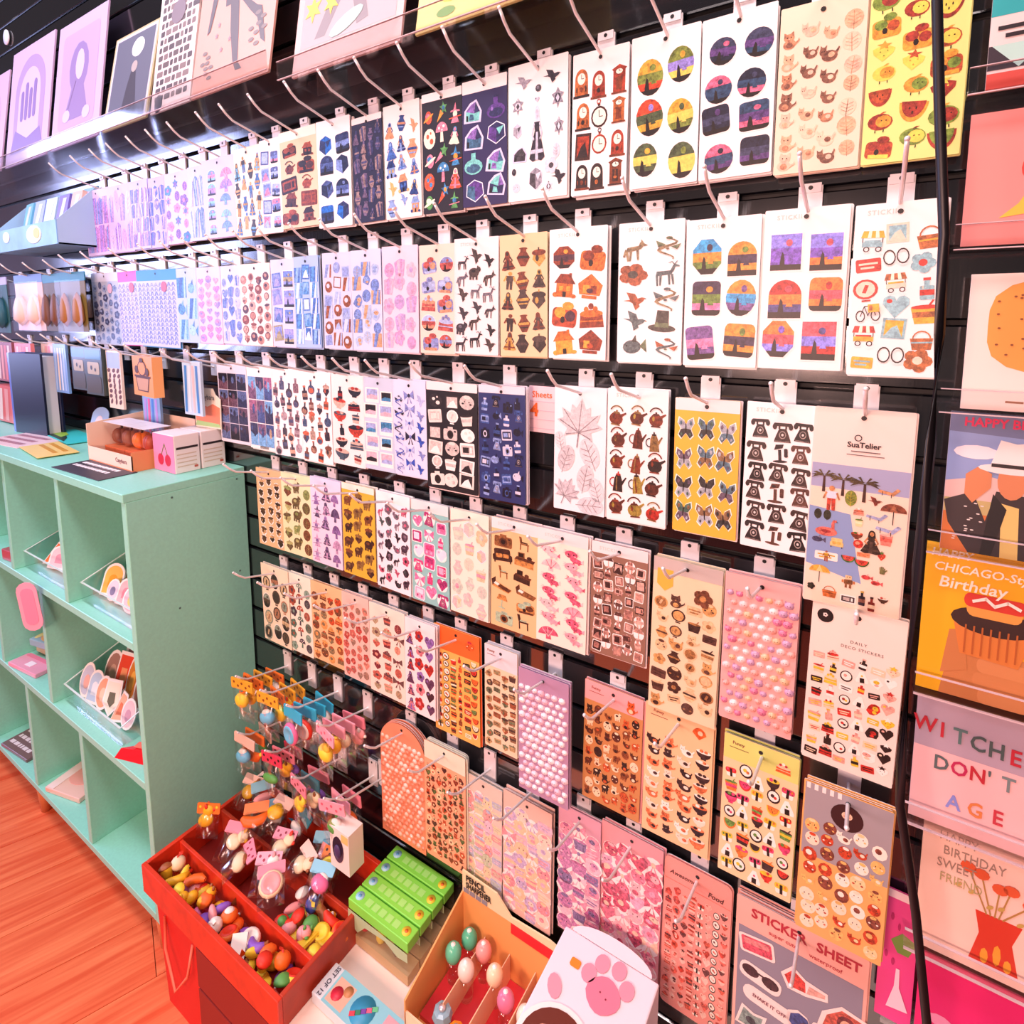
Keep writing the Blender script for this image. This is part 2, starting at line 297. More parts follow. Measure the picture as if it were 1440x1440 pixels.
MO['flower'] = lambda c: [(c[0], E(.24*math.cos(t), .24*math.sin(t), .2, .2, 9)) for t in [i*1.2566 for i in range(5)]]+[(c[1], E(0, 0, .15, .15, 9))]
MO['berry'] = lambda c: [(c[0], P(0, -.48, -.3, -.1, -.34, .14, -.16, .26, .16, .26, .34, .14, .3, -.1)), (c[1], STAR(0, .3, .24, 5)), (c[2], E(-.1, 0, .03, .04, 5)), (c[2], E(.12, .04, .03, .04, 5)), (c[2], E(.02, -.2, .03, .04, 5))]
MO['heart'] = lambda c: [(c[0], P(0, -.44, -.44, .08, -.42, .3, -.24, .42, -.06, .36, 0, .22, .06, .36, .24, .42, .42, .3, .44, .08)), (c[1], E(-.22, .2, .1, .08, 8))]
MO['bottle'] = lambda c: [(c[0], RB(-.18, -.48, .18, .14, .06)), (c[0], B(-.07, .12, .07, .38)), (c[1], B(-.09, .36, .09, .48)), (c[2], B(-.18, -.28, .18, -.04)), (c[3], B(-.12, .0, -.08, .12))]
MO['flask'] = lambda c: [(c[0], E(0, -.16, .34, .3)), (c[0], B(-.08, .08, .08, .4)), (c[1], B(-.11, .38, .11, .46)), (c[2], E(0, -.22, .26, .18, 10)), (c[3], E(-.14, -.06, .05, .08, 6))]
MO['cup'] = lambda c: [(c[0], P(-.26, -.46, .26, -.46, .34, .2, -.34, .2)), (c[1], E(0, .22, .34, .09)), (c[2], B(-.3, -.2, .31, .02)), (c[1], P(.04, .2, .1, .2, .24, .5, .18, .5))]
MO['bowl'] = lambda c: [(c[0], E(0, 0, .44, .42, 12, 180, 360)), (c[1], E(0, .02, .44, .12)), (c[2], E(-.12, .06, .13, .1, 8)), (c[3], E(.14, .06, .12, .09, 8)), (c[0], B(-.16, -.48, .16, -.38))]
MO['polaroid'] = lambda c: [('#fdf8f4', RB(-.4, -.48, .4, .48, .04)), (c[0], B(-.32, -.24, .32, .38)), (c[1], P(-.32, -.24, .32, -.24, .32, -.02, -.05, .06, -.32, -.08))]
MO['photo'] = lambda c: [(c[0], B(-.46, -.48, .46, .48)), (c[1], P(-.46, -.48, .46, -.48, .46, .05, .1, -.08, -.46, .12)), (c[2], E(.08, .1, .14, .22, 9)), (c[3], E(-.24, .26, .1, .1, 8))]
MO['camera'] = lambda c: [(c[0], RB(-.44, -.3, .44, .22, .08)), (c[0], B(-.16, .2, .16, .32)), (c[1], E(0, -.04, .2, .2)), (DK, E(0, -.04, .12, .12, 9)), (c[2], B(.24, .08, .36, .16))]
MO['chair'] = lambda c: [(c[0], P(-.22, -.06, .26, -.06, .3, .04, -.2, .04)), (c[0], P(-.22, .0, -.1, .0, -.16, .5, -.3, .5)), (c[0], B(-.22, -.48, -.16, -.04)), (c[0], B(.2, -.48, .26, -.04)), (c[1], P(-.16, .06, .2, .06, .22, .14, -.14, .16))]
MO['bed'] = lambda c: [(c[0], P(-.46, -.2, .3, -.4, .46, -.22, -.3, .04)), (c[1], P(-.3, .04, -.3, .24, -.5, .08, -.46, -.2)), ('#f6ead8', P(-.3, .02, -.1, -.06, -.2, -.16, -.4, -.08)), (c[2], P(-.08, -.06, .44, -.22, .3, -.36, -.2, -.18))]
MO['sofa'] = lambda c: [(c[0], RB(-.46, -.36, .46, .0, .08)), (c[0], RB(-.38, -.1, .38, .32, .1)), (c[1], RB(-.3, -.18, 0, .04, .05)), (c[1], RB(.02, -.18, .3, .04, .05)), (DK, B(-.4, -.46, -.34, -.34)), (DK, B(.34, -.46, .4, -.34))]
MO['desk'] = lambda c: [(c[0], P(-.46, -.04, .4, -.1, .48, .06, -.36, .12)), (c[1], P(-.46, -.04, .4, -.1, .4, -.4, -.46, -.34)), (c[2], B(-.3, .08, .0, .36)), (c[3], E(.22, .14, .12, .1, 8)), (DK, B(-.26, .12, -.04, .32))]
MO['lamp'] = lambda c: [(c[0], P(-.3, .1, .3, .1, .18, .48, -.18, .48)), (c[1], B(-.03, -.4, .03, .1)), (c[1], E(0, -.42, .2, .06))]
MO['palm'] = lambda c: [('#4a2a1c', P(-.05, -.5, .06, -.5, .04, .14, -.03, .14))]+[(c[0], P(0, .12, .3*math.cos(t), .2+.2*math.sin(t), .46*math.cos(t), .14+.24*math.sin(t))) for t in (0, .5, 1.1, 1.57, 2.05, 2.65, 3.14)]+[(c[0], P(0, .2, .44, .02, .2, .26)), (c[0], P(0, .2, -.44, .02, -.2, .26))]
MO['parasol'] = lambda c: [(c[0], E(0, .02, .44, .34, 10, 0, 180)), (c[1], P(-.14, .02, .14, .02, 0, .36)), (DK, B(-.015, -.5, .015, .04))]
MO['person'] = lambda c: [(c[1], E(0, .38, .1, .11, 9)), (c[0], P(-.16, -.02, .16, -.02, .2, .26, -.2, .26)), (c[2], P(-.14, -.5, -.03, -.5, 0, -.02, -.14, -.02)), (c[2], P(.03, -.5, .14, -.5, .14, -.02, 0, -.02)), (c[1], P(-.2, .24, -.3, -.04, -.24, -.06, -.14, .2)), (c[1], P(.2, .24, .3, -.04, .24, -.06, .14, .2))]
MO['gown'] = lambda c: [(c[2], E(0, .34, .12, .15, 10)), (c[2], P(-.12, .32, .12, .32, .15, .08, -.15, .08)), (c[0], P(-.36, -.44, -.2, -.5, 0, -.47, .2, -.5, .36, -.44, .22, -.16, .1, .06, .14, .2, -.14, .2, -.1, .06, -.22, -.16)), (c[1], E(0, .33, .075, .095, 10)), (c[1], P(-.14, .2, -.1, .16, -.2, -.02, -.12, -.1, -.15, -.13, -.26, -.02)), (c[1], P(.14, .2, .1, .16, .2, -.02, .12, -.1, .15, -.13, .26, -.02)), (c[3], P(-.08, -.47, .06, -.48, .05, .02, -.04, .02)), (c[3], P(-.3, -.36, .3, -.36, .27, -.29, -.27, -.29))]
MO['vase'] = lambda c: [(c[0], P(-.12, -.46, .12, -.46, .32, -.06, .14, .22, .14, .34, -.14, .34, -.14, .22, -.32, -.06)), (c[1], B(-.26, -.1, .26, .02)), (c[0], E(0, .36, .2, .05)), (c[2], B(-.2, -.26, .2, -.2))]
MO['crystal'] = lambda c: [('#d9d4ee', [(x*1.13, y*1.13) for x, y in P(-.44, -.36, .4, -.4, .46, .0, .2, .46, -.12, .36, -.4, .1)]), (c[0], P(-.4, -.34, .36, -.38, .42, .0, .1, -.05, -.36, .08)), (c[1], P(-.36, .08, .1, -.05, .18, .42, -.1, .32)), (c[2], P(.1, -.05, .42, 0, .18, .42)), (c[3], P(-.2, -.3, .1, -.32, .04, -.1, -.14, -.06)), (DK, B(-.34, -.34, -.24, -.1))]
MO['gem'] = lambda c: [('#e8ecf8', [(x*1.1, y*1.1) for x, y in P(-.3, .3, 0, .5, .3, .3, .34, -.2, 0, -.5, -.34, -.2)]), (c[0], P(-.3, .3, 0, .5, .3, .3, .34, -.2, 0, -.5, -.34, -.2)), (c[1], P(-.3, .3, 0, .2, 0, -.5, -.34, -.2)), (c[2], P(0, .2, .3, .3, .12, -.1))]
MO['jewel'] = lambda c: [(c[0], P(0, .5, .12, .28, .34, .2, .2, 0, .3, -.26, .08, -.22, 0, -.5, -.08, -.22, -.3, -.26, -.2, 0, -.34, .2, -.12, .28)), (c[1], E(0, 0, .17, .22)), (c[2], P(0, .2, .1, 0, 0, -.2, -.1, 0)), (c[3], E(0, .36, .05, .06, 7))]
MO['planet'] = lambda c: [(c[0], E(0, 0, .3, .3)), (c[1], E(-.06, .08, .2, .12, 9)), (c[2], E(0, -.02, .48, .07, 14, 0, 360, 20))]
MO['comet'] = lambda c: [(c[0], P(-.46, -.4, -.1, .1, .1, -.1)), (c[1], STAR(.14, .14, .3, 5)), (c[2], E(.14, .14, .1, .1, 8))]
MO['witch'] = lambda c: [(c[0], P(-.4, .04, .4, .04, .34, .12, .1, .14, .02, .5, -.14, .14, -.34, .12)), (c[1], E(0, -.06, .18, .16)), (c[0], P(-.34, -.5, .34, -.5, .14, -.16, -.14, -.16)), (c[2], P(-.5, -.3, .5, -.2, .5, -.15, -.5, -.25))]
MO['moon'] = lambda c: [(c[0], E(0, 0, .42, .42)), (c[1], E(-.12, .1, .1, .1, 8)), (c[1], E(.14, -.12, .13, .12, 8)), (c[1], E(.1, .22, .06, .06, 7))]
MO['sushi'] = lambda c: [('#fff4e4', RB(-.4, -.32, .4, .04, .12)), (c[0], RB(-.46, -.06, .46, .26, .14)), (DK, B(-.1, -.32, .1, .2)), (c[1], B(-.34, .06, -.2, .2)), (c[1], B(.2, .06, .34, .2))]
MO['onigiri'] = lambda c: [('#fff6ec', P(-.42, -.34, .42, -.34, .46, -.2, .12, .38, -.12, .38, -.46, -.2)), (DK, B(-.16, -.34, .16, -.04)), (c[0], E(0, .1, .08, .06, 7))]
MO['roll'] = lambda c: [(DK, E(0, 0, .4, .36)), ('#fff4e6', E(0, .02, .32, .28)), (c[0], E(-.06, .04, .12, .1, 8)), (c[1], E(.1, -.04, .1, .08, 8))]
MO['axolotl'] = lambda c: [(c[0], E(.16, -.22, .3, .15, 12, 0, 360, -10)), (c[1], P(.36, -.24, .5, -.04, .5, -.34))]+[(c[1], P(s*.22-.08, .1+.07*k, s*(.44-.03*k)-.08, .08+.13*k, s*.24-.08, .18+.07*k)) for s in (-1, 1) for k in range(3)]+[(c[0], E(-.08, .1, .3, .23)), (DK, E(-.2, .1, .035, .04, 7)), (DK, E(.04, .1, .035, .04, 7)), (c[1], E(-.26, .02, .055, .035, 7)), (c[1], E(.1, .02, .055, .035, 7)), (c[0], B(.02, -.42, .1, -.26)), (c[0], B(.26, -.42, .34, -.28))]
MO['face'] = lambda c: [(c[0], E(0, 0, .46, .4)), (DK, E(-.14, .04, .035, .045, 6)), (DK, E(.14, .04, .035, .045, 6)), (c[1], E(-.24, -.08, .08, .05, 7)), (c[1], E(.24, -.08, .08, .05, 7)), (c[2], E(0, .28, .22, .1, 9))]
MO['frame'] = lambda c: [(c[0], B(-.42, -.48, .42, .48)), (c[1], B(-.32, -.38, .32, .38)), (c[2], P(-.32, -.38, .32, -.38, .1, .16, -.1, .02))]
MO['mirror'] = lambda c: [(c[0], E(0, .04, .34, .44)), (c[1], E(0, .04, .26, .35)), (c[2], P(-.1, -.1, 0, -.14, .1, .2, .0, .24)), (c[0], B(-.12, -.5, .12, -.42))]
MO['tray'] = lambda c: [(c[0], RB(-.48, -.3, .48, .3, .06)), (c[1], RB(-.4, -.2, .4, .2, .03)), (c[2], B(-.3, -.12, .1, .12)), (c[0], B(.18, -.12, .3, .12))]
MO['shell'] = lambda c: [(c[0], E(0, -.2, .46, .6, 12, 10, 170)), (c[0], P(-.12, -.36, .12, -.36, .1, -.1, -.1, -.1))]+LN([(0, -.2), (0, .36)], .025, c[1])+LN([(0, -.2), (.24, .26)], .025, c[1])+LN([(0, -.2), (-.24, .26)], .025, c[1])
MO['hat'] = lambda c: [(c[0], E(0, -.16, .48, .1)), (c[0], P(-.24, -.16, .24, -.16, .2, .3, -.2, .3)), (c[1], B(-.24, -.14, .24, -.02))]
MO['bow'] = lambda c: [(c[0], P(0, 0, -.46, .3, -.46, -.24)), (c[0], P(0, 0, .46, -.24, .46, .3)), (c[1], E(0, 0, .12, .12, 9)), (c[0], P(-.02, -.04, -.24, -.46, -.12, -.46)), (c[0], P(.02, -.04, .12, -.46, .24, -.46))]
MO['gamepad'] = lambda c: [('#fff3fa', RB(-.5, -.42, .5, .42, .16)), (c[0], RB(-.44, -.36, .44, .36, .12)), (c[1], B(-.3, -.02, .3, .26)), (c[2], E(-.2, -.18, .09, .09, 8)), (c[3], E(.2, -.18, .09, .09, 8))]
MO['tv'] = lambda c: [('#fff6ee', RB(-.48, -.44, .48, .4, .1)), (c[0], RB(-.42, -.38, .42, .34, .08)), (c[1], RB(-.3, -.22, .2, .24, .05)), (c[2], E(.31, .12, .05, .05, 7)), (c[2], E(.31, -.06, .05, .05, 7))]
MO['label'] = lambda c: [(c[0], RB(-.48, -.2, .48, .2, .06)), (c[1], B(-.36, .02, .36, .08)), (c[1], B(-.3, -.1, .22, -.04))]
MO['dot'] = lambda c: [(c[0], E(0, 0, .44, .44, 10)), (c[1], E(-.06, .08, .2, .18, 8))]
MO['nut'] = lambda c: [(c[0], P(0, -.48, -.3, -.1, -.22, .2, .22, .2, .3, -.1)), (c[1], E(0, .22, .32, .16)), (c[2], B(-.03, .34, .03, .48)), (c[2], E(-.08, -.06, .08, .16, 8))]
MO['fruitpal'] = lambda c: [(c[0], E(0, .02, .38, .4)), (c[1], E(.1, .04, .24, .3, 11)), (c[2], P(-.04, .4, .04, .4, .16, .5, .06, .5)), (DK, E(.04, .08, .025, .03, 6)), (DK, E(.18, .08, .025, .03, 6)), (DK, B(-.14, -.5, -.11, -.36)), (DK, B(.11, -.5, .14, -.36))]
MO['cart'] = lambda c: [(c[0], P(-.44, .14, .44, .14, .36, .44, -.36, .44)), ('#fff3d8', P(-.2, .14, -.06, .14, -.05, .44, -.16, .44)), ('#fff3d8', P(.1, .14, .24, .14, .2, .44, .08, .44)), (c[1], B(-.38, -.26, .38, -.04)), (DK, B(-.38, -.05, -.35, .14)), (DK, B(.35, -.05, .38, .14)), (c[2], B(-.3, -.04, .3, .04))]+_ring(-.2, -.36, .08, .12, DK)+_ring(.24, -.36, .08, .12, DK)
MO['bicycle'] = lambda c: _ring(-.3, -.2, .15, .19, DK)+_ring(.3, -.2, .15, .19, DK)+LN([(-.3, -.2), (-.12, .1), (.2, .1), (.3, -.2)], .03, DK)+LN([(-.12, .1), (0, -.2), (.2, .1)], .03, DK)+[(c[0], B(.02, -.1, .46, .16)), (c[1], B(.06, -.04, .2, .12))]
MO['basket'] = lambda c: [(c[0], P(-.34, -.4, .34, -.4, .42, .06, -.42, .06)), (c[1], B(-.38, -.14, .39, -.08))]+_ring(0, .02, .3, .35, c[0], 0, 180, 8)
MO['ring2'] = lambda c: _ring(-.22, 0, .17, .21, DK)+_ring(.22, 0, .17, .21, DK)
MO['float'] = lambda c: [(c[0], E(0, -.14, .46, .22)), (c[1], E(0, -.12, .2, .08)), (c[0], P(.2, -.06, .34, -.06, .32, .34, .42, .36, .4, .46, .26, .46, .2, .3)), (DK, P(.4, .4, .48, .36, .4, .36))]
MO['lounger'] = lambda c: [(c[0], P(-.48, -.2, .2, -.34, .5, .0, .36, .08, .14, -.16, -.44, -.06)), (DK, B(-.3, -.36, -.27, -.14)), (DK, B(.1, -.44, .13, -.26))]
MO['fish'] = lambda c: [(c[0], E(-.05, 0, .34, .2)), (c[1], P(.24, 0, .48, .2, .48, -.2)), (DK, E(-.24, .04, .03, .03, 6)), (c[2], P(-.05, .16, .12, .34, .14, .12))]
MO['melon'] = lambda c: [(c[1], E(0, .14, .44, .46, 12, 180, 360)), (c[0], E(0, .16, .37, .38, 12, 180, 360)), (DK, E(-.1, 0, .025, .04, 5)), (DK, E(.1, 0, .025, .04, 5)), (DK, E(0, -.1, .025, .04, 5))]
MO['robot'] = lambda c: [(c[0], RB(-.26, -.2, .26, .14, .06)), (c[1], RB(-.2, .16, .2, .46, .06)), (DK, E(-.08, .32, .04, .04, 6)), (DK, E(.08, .32, .04, .04, 6)), (c[0], B(-.2, -.46, -.06, -.2)), (c[0], B(.06, -.46, .2, -.2)), (c[2], B(-.4, -.1, -.28, .1)), (c[2], B(.28, -.1, .4, .1))]
MO['blob'] = blob
MO['shard'] = lambda c: [(c[0], P(-.2, -.5, .16, -.5, .24, .4, .02, .5, -.24, .3)), (c[1], P(-.06, -.5, .04, -.5, .0, .44, -.12, .36)), (c[2], P(.08, -.5, .13, -.5, .2, .3, .14, .36))]
MO['stripe'] = lambda c: [(c[0], B(-.5, -.5, .5, .5)), (c[1], P(-.4, -.5, -.1, -.5, .2, .5, -.2, .5)), (c[2], P(.2, -.5, .4, -.5, .46, .5, .3, .5))]
MO['glyph'] = lambda c: [(c[0], P(-.3, -.5, -.05, -.5, .1, .2, .3, -.5, .45, -.5, .2, .5, -.05, .5)), (c[1], B(-.2, -.2, .3, -.08))]
MO['hand'] = lambda c: [(c[0], RB(-.22, -.4, .22, .06, .1))]+[(c[0], RB(-.24+.12*i, -.02, -.14+.12*i, .3+.1*math.sin(i*1.1+.3), .05)) for i in range(4)]+[(c[0], P(.2, -.2, .42, .06, .36, .14, .18, 0))]
MO['fan'] = lambda c: [(c[0], E(0, -.2, .46, .6, 10, 20, 160)+[(0, -.4)]), (c[1], E(.06, .06, .16, .16, 9))]
SHEETS = [  # key, row, left x, right x, top z, bottom z, distance of the front sheet from the slats
 ('fruitpals', 0, -0.0292, 0.0586, 1.7873, 1.583, 0.022), ('peachcats', 0, -0.116, -0.0287, 1.7631, 1.5833, 0.022),
 ('spaceovals', 0, -0.2025, -0.1161, 1.7742, 1.5883, 0.022), ('ovals', 0, -0.2915, -0.2014, 1.7751, 1.5879, 0.022),
 ('clocks', 0, -0.3768, -0.293, 1.7739, 1.5882, 0.022), ('lady', 0, -0.4819, -0.3808, 1.782, 1.5914, 0.022),
 ('crystals', 0, -0.5666, -0.4818, 1.7782, 1.5914, 0.022), ('spaceblack', 0, -0.6485, -0.5653, 1.7761, 1.5891, 0.022),
 ('bluefairy', 0, -0.7346, -0.6506, 1.774, 1.5877, 0.022), ('navyholo', 0, -0.8137, -0.7355, 1.7685, 1.5884, 0.022),
 ('gems', 0, -0.9087, -0.8153, 1.7785, 1.5872, 0.022), ('books', 0, -1.0192, -0.9048, 1.7779, 1.5948, 0.022),
 ('windows', 0, -1.0821, -1.0145, 1.7727, 1.59, 0.022), ('figures', 0, -1.1766, -1.0743, 1.7689, 1.5895, 0.022),
 ('rainbow', 0, -1.2938, -1.1703, 1.7628, 1.5948, 0.022), ('paleblue', 0, -1.3526, -1.2871, 1.7572, 1.5941, 0.022),
 ('tulip', 0, -1.4608, -1.3455, 1.7555, 1.5933, 0.022), ('lavender', 0, -1.542, -1.4511, 1.7553, 1.59, 0.022),
 ('lavstrips', 0, -1.626, -1.5307, 1.7589, 1.5916, 0.022), ('lilac', 0, -1.7459, -1.616, 1.7599, 1.5897, 0.022),
 ('lilacpink', 0, -1.8786, -1.7344, 1.7619, 1.5895, 0.022), ('carts', 1, -0.0295, 0.0555, 1.5414, 1.3564, 0.022),
 ('sunsets', 1, -0.1217, -0.0316, 1.5441, 1.3593, 0.022), ('arches', 1, -0.2132, -0.1217, 1.5413, 1.3587, 0.022),
 ('myth', 1, -0.304, -0.2126, 1.5449, 1.3595, 0.022), ('houses', 1, -0.4113, -0.3175, 1.5455, 1.3605, 0.022),
 ('greek', 1, -0.4972, -0.411, 1.5437, 1.3607, 0.022), ('animals', 1, -0.5864, -0.4976, 1.5443, 1.3609, 0.022),
 ('vignettes', 1, -0.6606, -0.5828, 1.5393, 1.3597, 0.022), ('pinklace', 1, -0.7474, -0.6614, 1.5424, 1.3594, 0.022),
 ('bluetan', 1, -0.8267, -0.7475, 1.5409, 1.3596, 0.022), ('iceblocks', 1, -0.9055, -0.8251, 1.5405, 1.36, 0.022),
 ('icyblue', 1, -0.9921, -0.9135, 1.5389, 1.3603, 0.022), ('bluelines', 1, -1.0659, -0.988, 1.5367, 1.3598, 0.022),
 ('buttons', 1, -1.1734, -1.066, 1.5327, 1.36, 0.022), ('arrows', 1, -1.2475, -1.1676, 1.5325, 1.3613, 0.022),
 ('pinkhearts', 1, -1.346, -1.2451, 1.5334, 1.3605, 0.022), ('tealrows', 1, -1.4348, -1.3399, 1.5352, 1.3602, 0.022),
 ('blueletters', 1, -1.6245, -1.4294, 1.5379, 1.3465, 0.022), ('pinkletters', 1, -1.7285, -1.6146, 1.5398, 1.3477, 0.022),
 ('greyfloral', 1, -1.8802, -1.7216, 1.5413, 1.3458, 0.022), ('beach', 2, -0.0562, 0.0425, 1.3189, 1.0853, 0.03),
 ('phones', 2, -0.1318, -0.0495, 1.3177, 1.1335, 0.022), ('butterflies', 2, -0.2198, -0.1352, 1.3162, 1.1359, 0.022),
 ('kettles', 2, -0.3147, -0.2261, 1.3226, 1.1338, 0.022), ('leaves', 2, -0.4003, -0.3146, 1.3205, 1.1329, 0.022),
 ('navypack', 2, -0.5327, -0.4438, 1.3149, 1.1295, 0.03), ('vanity', 2, -0.6502, -0.5398, 1.3123, 1.126, 0.022),
 ('blueline', 2, -0.7292, -0.648, 1.3109, 1.1372, 0.022), ('polaroids', 2, -0.804, -0.7263, 1.3104, 1.1371, 0.022),
 ('bowls', 2, -0.894, -0.8001, 1.3112, 1.1344, 0.022), ('bottles', 2, -0.9892, -0.8921, 1.3119, 1.1287, 0.022),
 ('smallbottles', 2, -1.0807, -0.9839, 1.3139, 1.1288, 0.022), ('photogrid', 2, -1.1682, -1.0744, 1.3141, 1.1323, 0.022),
 ('darkgrid', 2, -1.2825, -1.1649, 1.3159, 1.135, 0.022), ('foodwhite', 3, -0.0459, 0.0502, 1.0866, 0.8834, 0.03),
 ('pinkpuffy', 3, -0.1453, -0.0566, 1.0972, 0.8974, 0.03), ('honeytan', 3, -0.2434, -0.1484, 1.093, 0.8689, 0.022),
 ('brownout', 3, -0.3363, -0.2482, 1.0958, 0.9227, 0.022), ('axolotl', 3, -0.4286, -0.3401, 1.0969, 0.9111, 0.022),
 ('furniture', 3, -0.5163, -0.4259, 1.0973, 0.9102, 0.022), ('cream', 3, -0.6019, -0.5187, 1.0956, 0.9098, 0.022),
 ('tealpink', 3, -0.6926, -0.6019, 1.0969, 0.907, 0.022), ('bwanimals', 3, -0.7811, -0.6916, 1.0979, 0.9089, 0.022),
 ('bears', 3, -0.8747, -0.7811, 1.0987, 0.9131, 0.022), ('wizard', 3, -0.9697, -0.875, 1.097, 0.914, 0.022),
 ('greenpale', 3, -1.0637, -0.9651, 1.0921, 0.9145, 0.022), ('cones', 3, -1.1527, -1.0606, 1.0895, 0.9128, 0.022),
 ('buns', 4, -0.0397, 0.052, 0.8718, 0.6754, 0.054), ('sushi', 4, -0.1396, -0.0459, 0.8707, 0.6674, 0.022),
 ('catsorange', 4, -0.2496, -0.1509, 0.8715, 0.6676, 0.018), ('pandas', 4, -0.3465, -0.2503, 0.8708, 0.6728, 0.018),
 ('purplepuffy', 4, -0.4476, -0.3553, 0.8706, 0.662, 0.046), ('tandoodle', 4, -0.5309, -0.462, 0.8718, 0.6843, 0.022),
 ('orangesushi', 4, -0.6455, -0.542, 0.8719, 0.6669, 0.018), ('redpurple', 4, -0.7067, -0.6316, 0.8718, 0.6882, 0.03),
 ('beigefood', 4, -0.8056, -0.7104, 0.8707, 0.6865, 0.024), ('redpink', 4, -0.8831, -0.8037, 0.8718, 0.6907, 0.024),
 ('orangetan', 4, -0.9791, -0.8784, 0.8707, 0.697, 0.024), ('whiteteal', 4, -1.0515, -0.9744, 0.8715, 0.6925, 0.026),
 ('cameos', 4, -1.1459, -1.0446, 0.8711, 0.6895, 0.028), ('stickersheet', 5, -0.1126, 0.0438, 0.6428, 0.4302, 0.022),
 ('pinkfood', 5, -0.2142, -0.1168, 0.6432, 0.3986, 0.018), ('decopinkb', 5, -0.3142, -0.2139, 0.6469, 0.4096, 0.018),
 ('decopinka', 5, -0.3871, -0.3102, 0.6424, 0.4152, 0.02), ('decoclearb', 5, -0.4929, -0.3951, 0.6181, 0.3916, 0.024),
 ('decocleara', 5, -0.5751, -0.4919, 0.6127, 0.3792, 0.024), ('coralmotif', 5, -0.6641, -0.5662, 0.6429, 0.4087, 0.03),
 ('coralarch', 5, -0.7805, -0.6636, 0.6433, 0.3951, 0.028),
]
ROWZ = [H+0.3736-0.2286*k for k in range(6)]
WHITE, CREAM, PINKW = '#fbf3f0', '#f7ead8', '#f9e4e2'
BR = ['#6b3b20', '#2c1b15', '#c08a54', '#8c4f2b', '#3a241b']
NV = ['#23285c', '#4a4f96', '#7d6fb8', '#161a3a', '#9fb4e8']
PB = ['#a9c4ee', '#c6d4f5', '#8fa8e0', '#e4d9f4', '#6f8fd0']
PK = ['#f08aa6', '#f6b8c8', '#e05c80', '#fad6de', '#c95d8c']
RD = ['#b5352c', '#d9643f', '#7e2420', '#e99a5c', '#f0c9a8']
GN = ['#6f8a4a', '#a8bf6a', '#3f5a34', '#d8e0a8', '#8a7a4a']
BW = ['#1b1a1e', '#3b383e', '#6a6670', '#8d8a90', '#26242a']
MX = ['#d8503c', '#e9a23a', '#5a86b8', '#7aa05a', '#3a2a26', '#e88aa0']
SK = ['#6f8fe0', '#e8609a', '#f0a050', '#4a3a8a', '#30c0d8', '#f4d060']
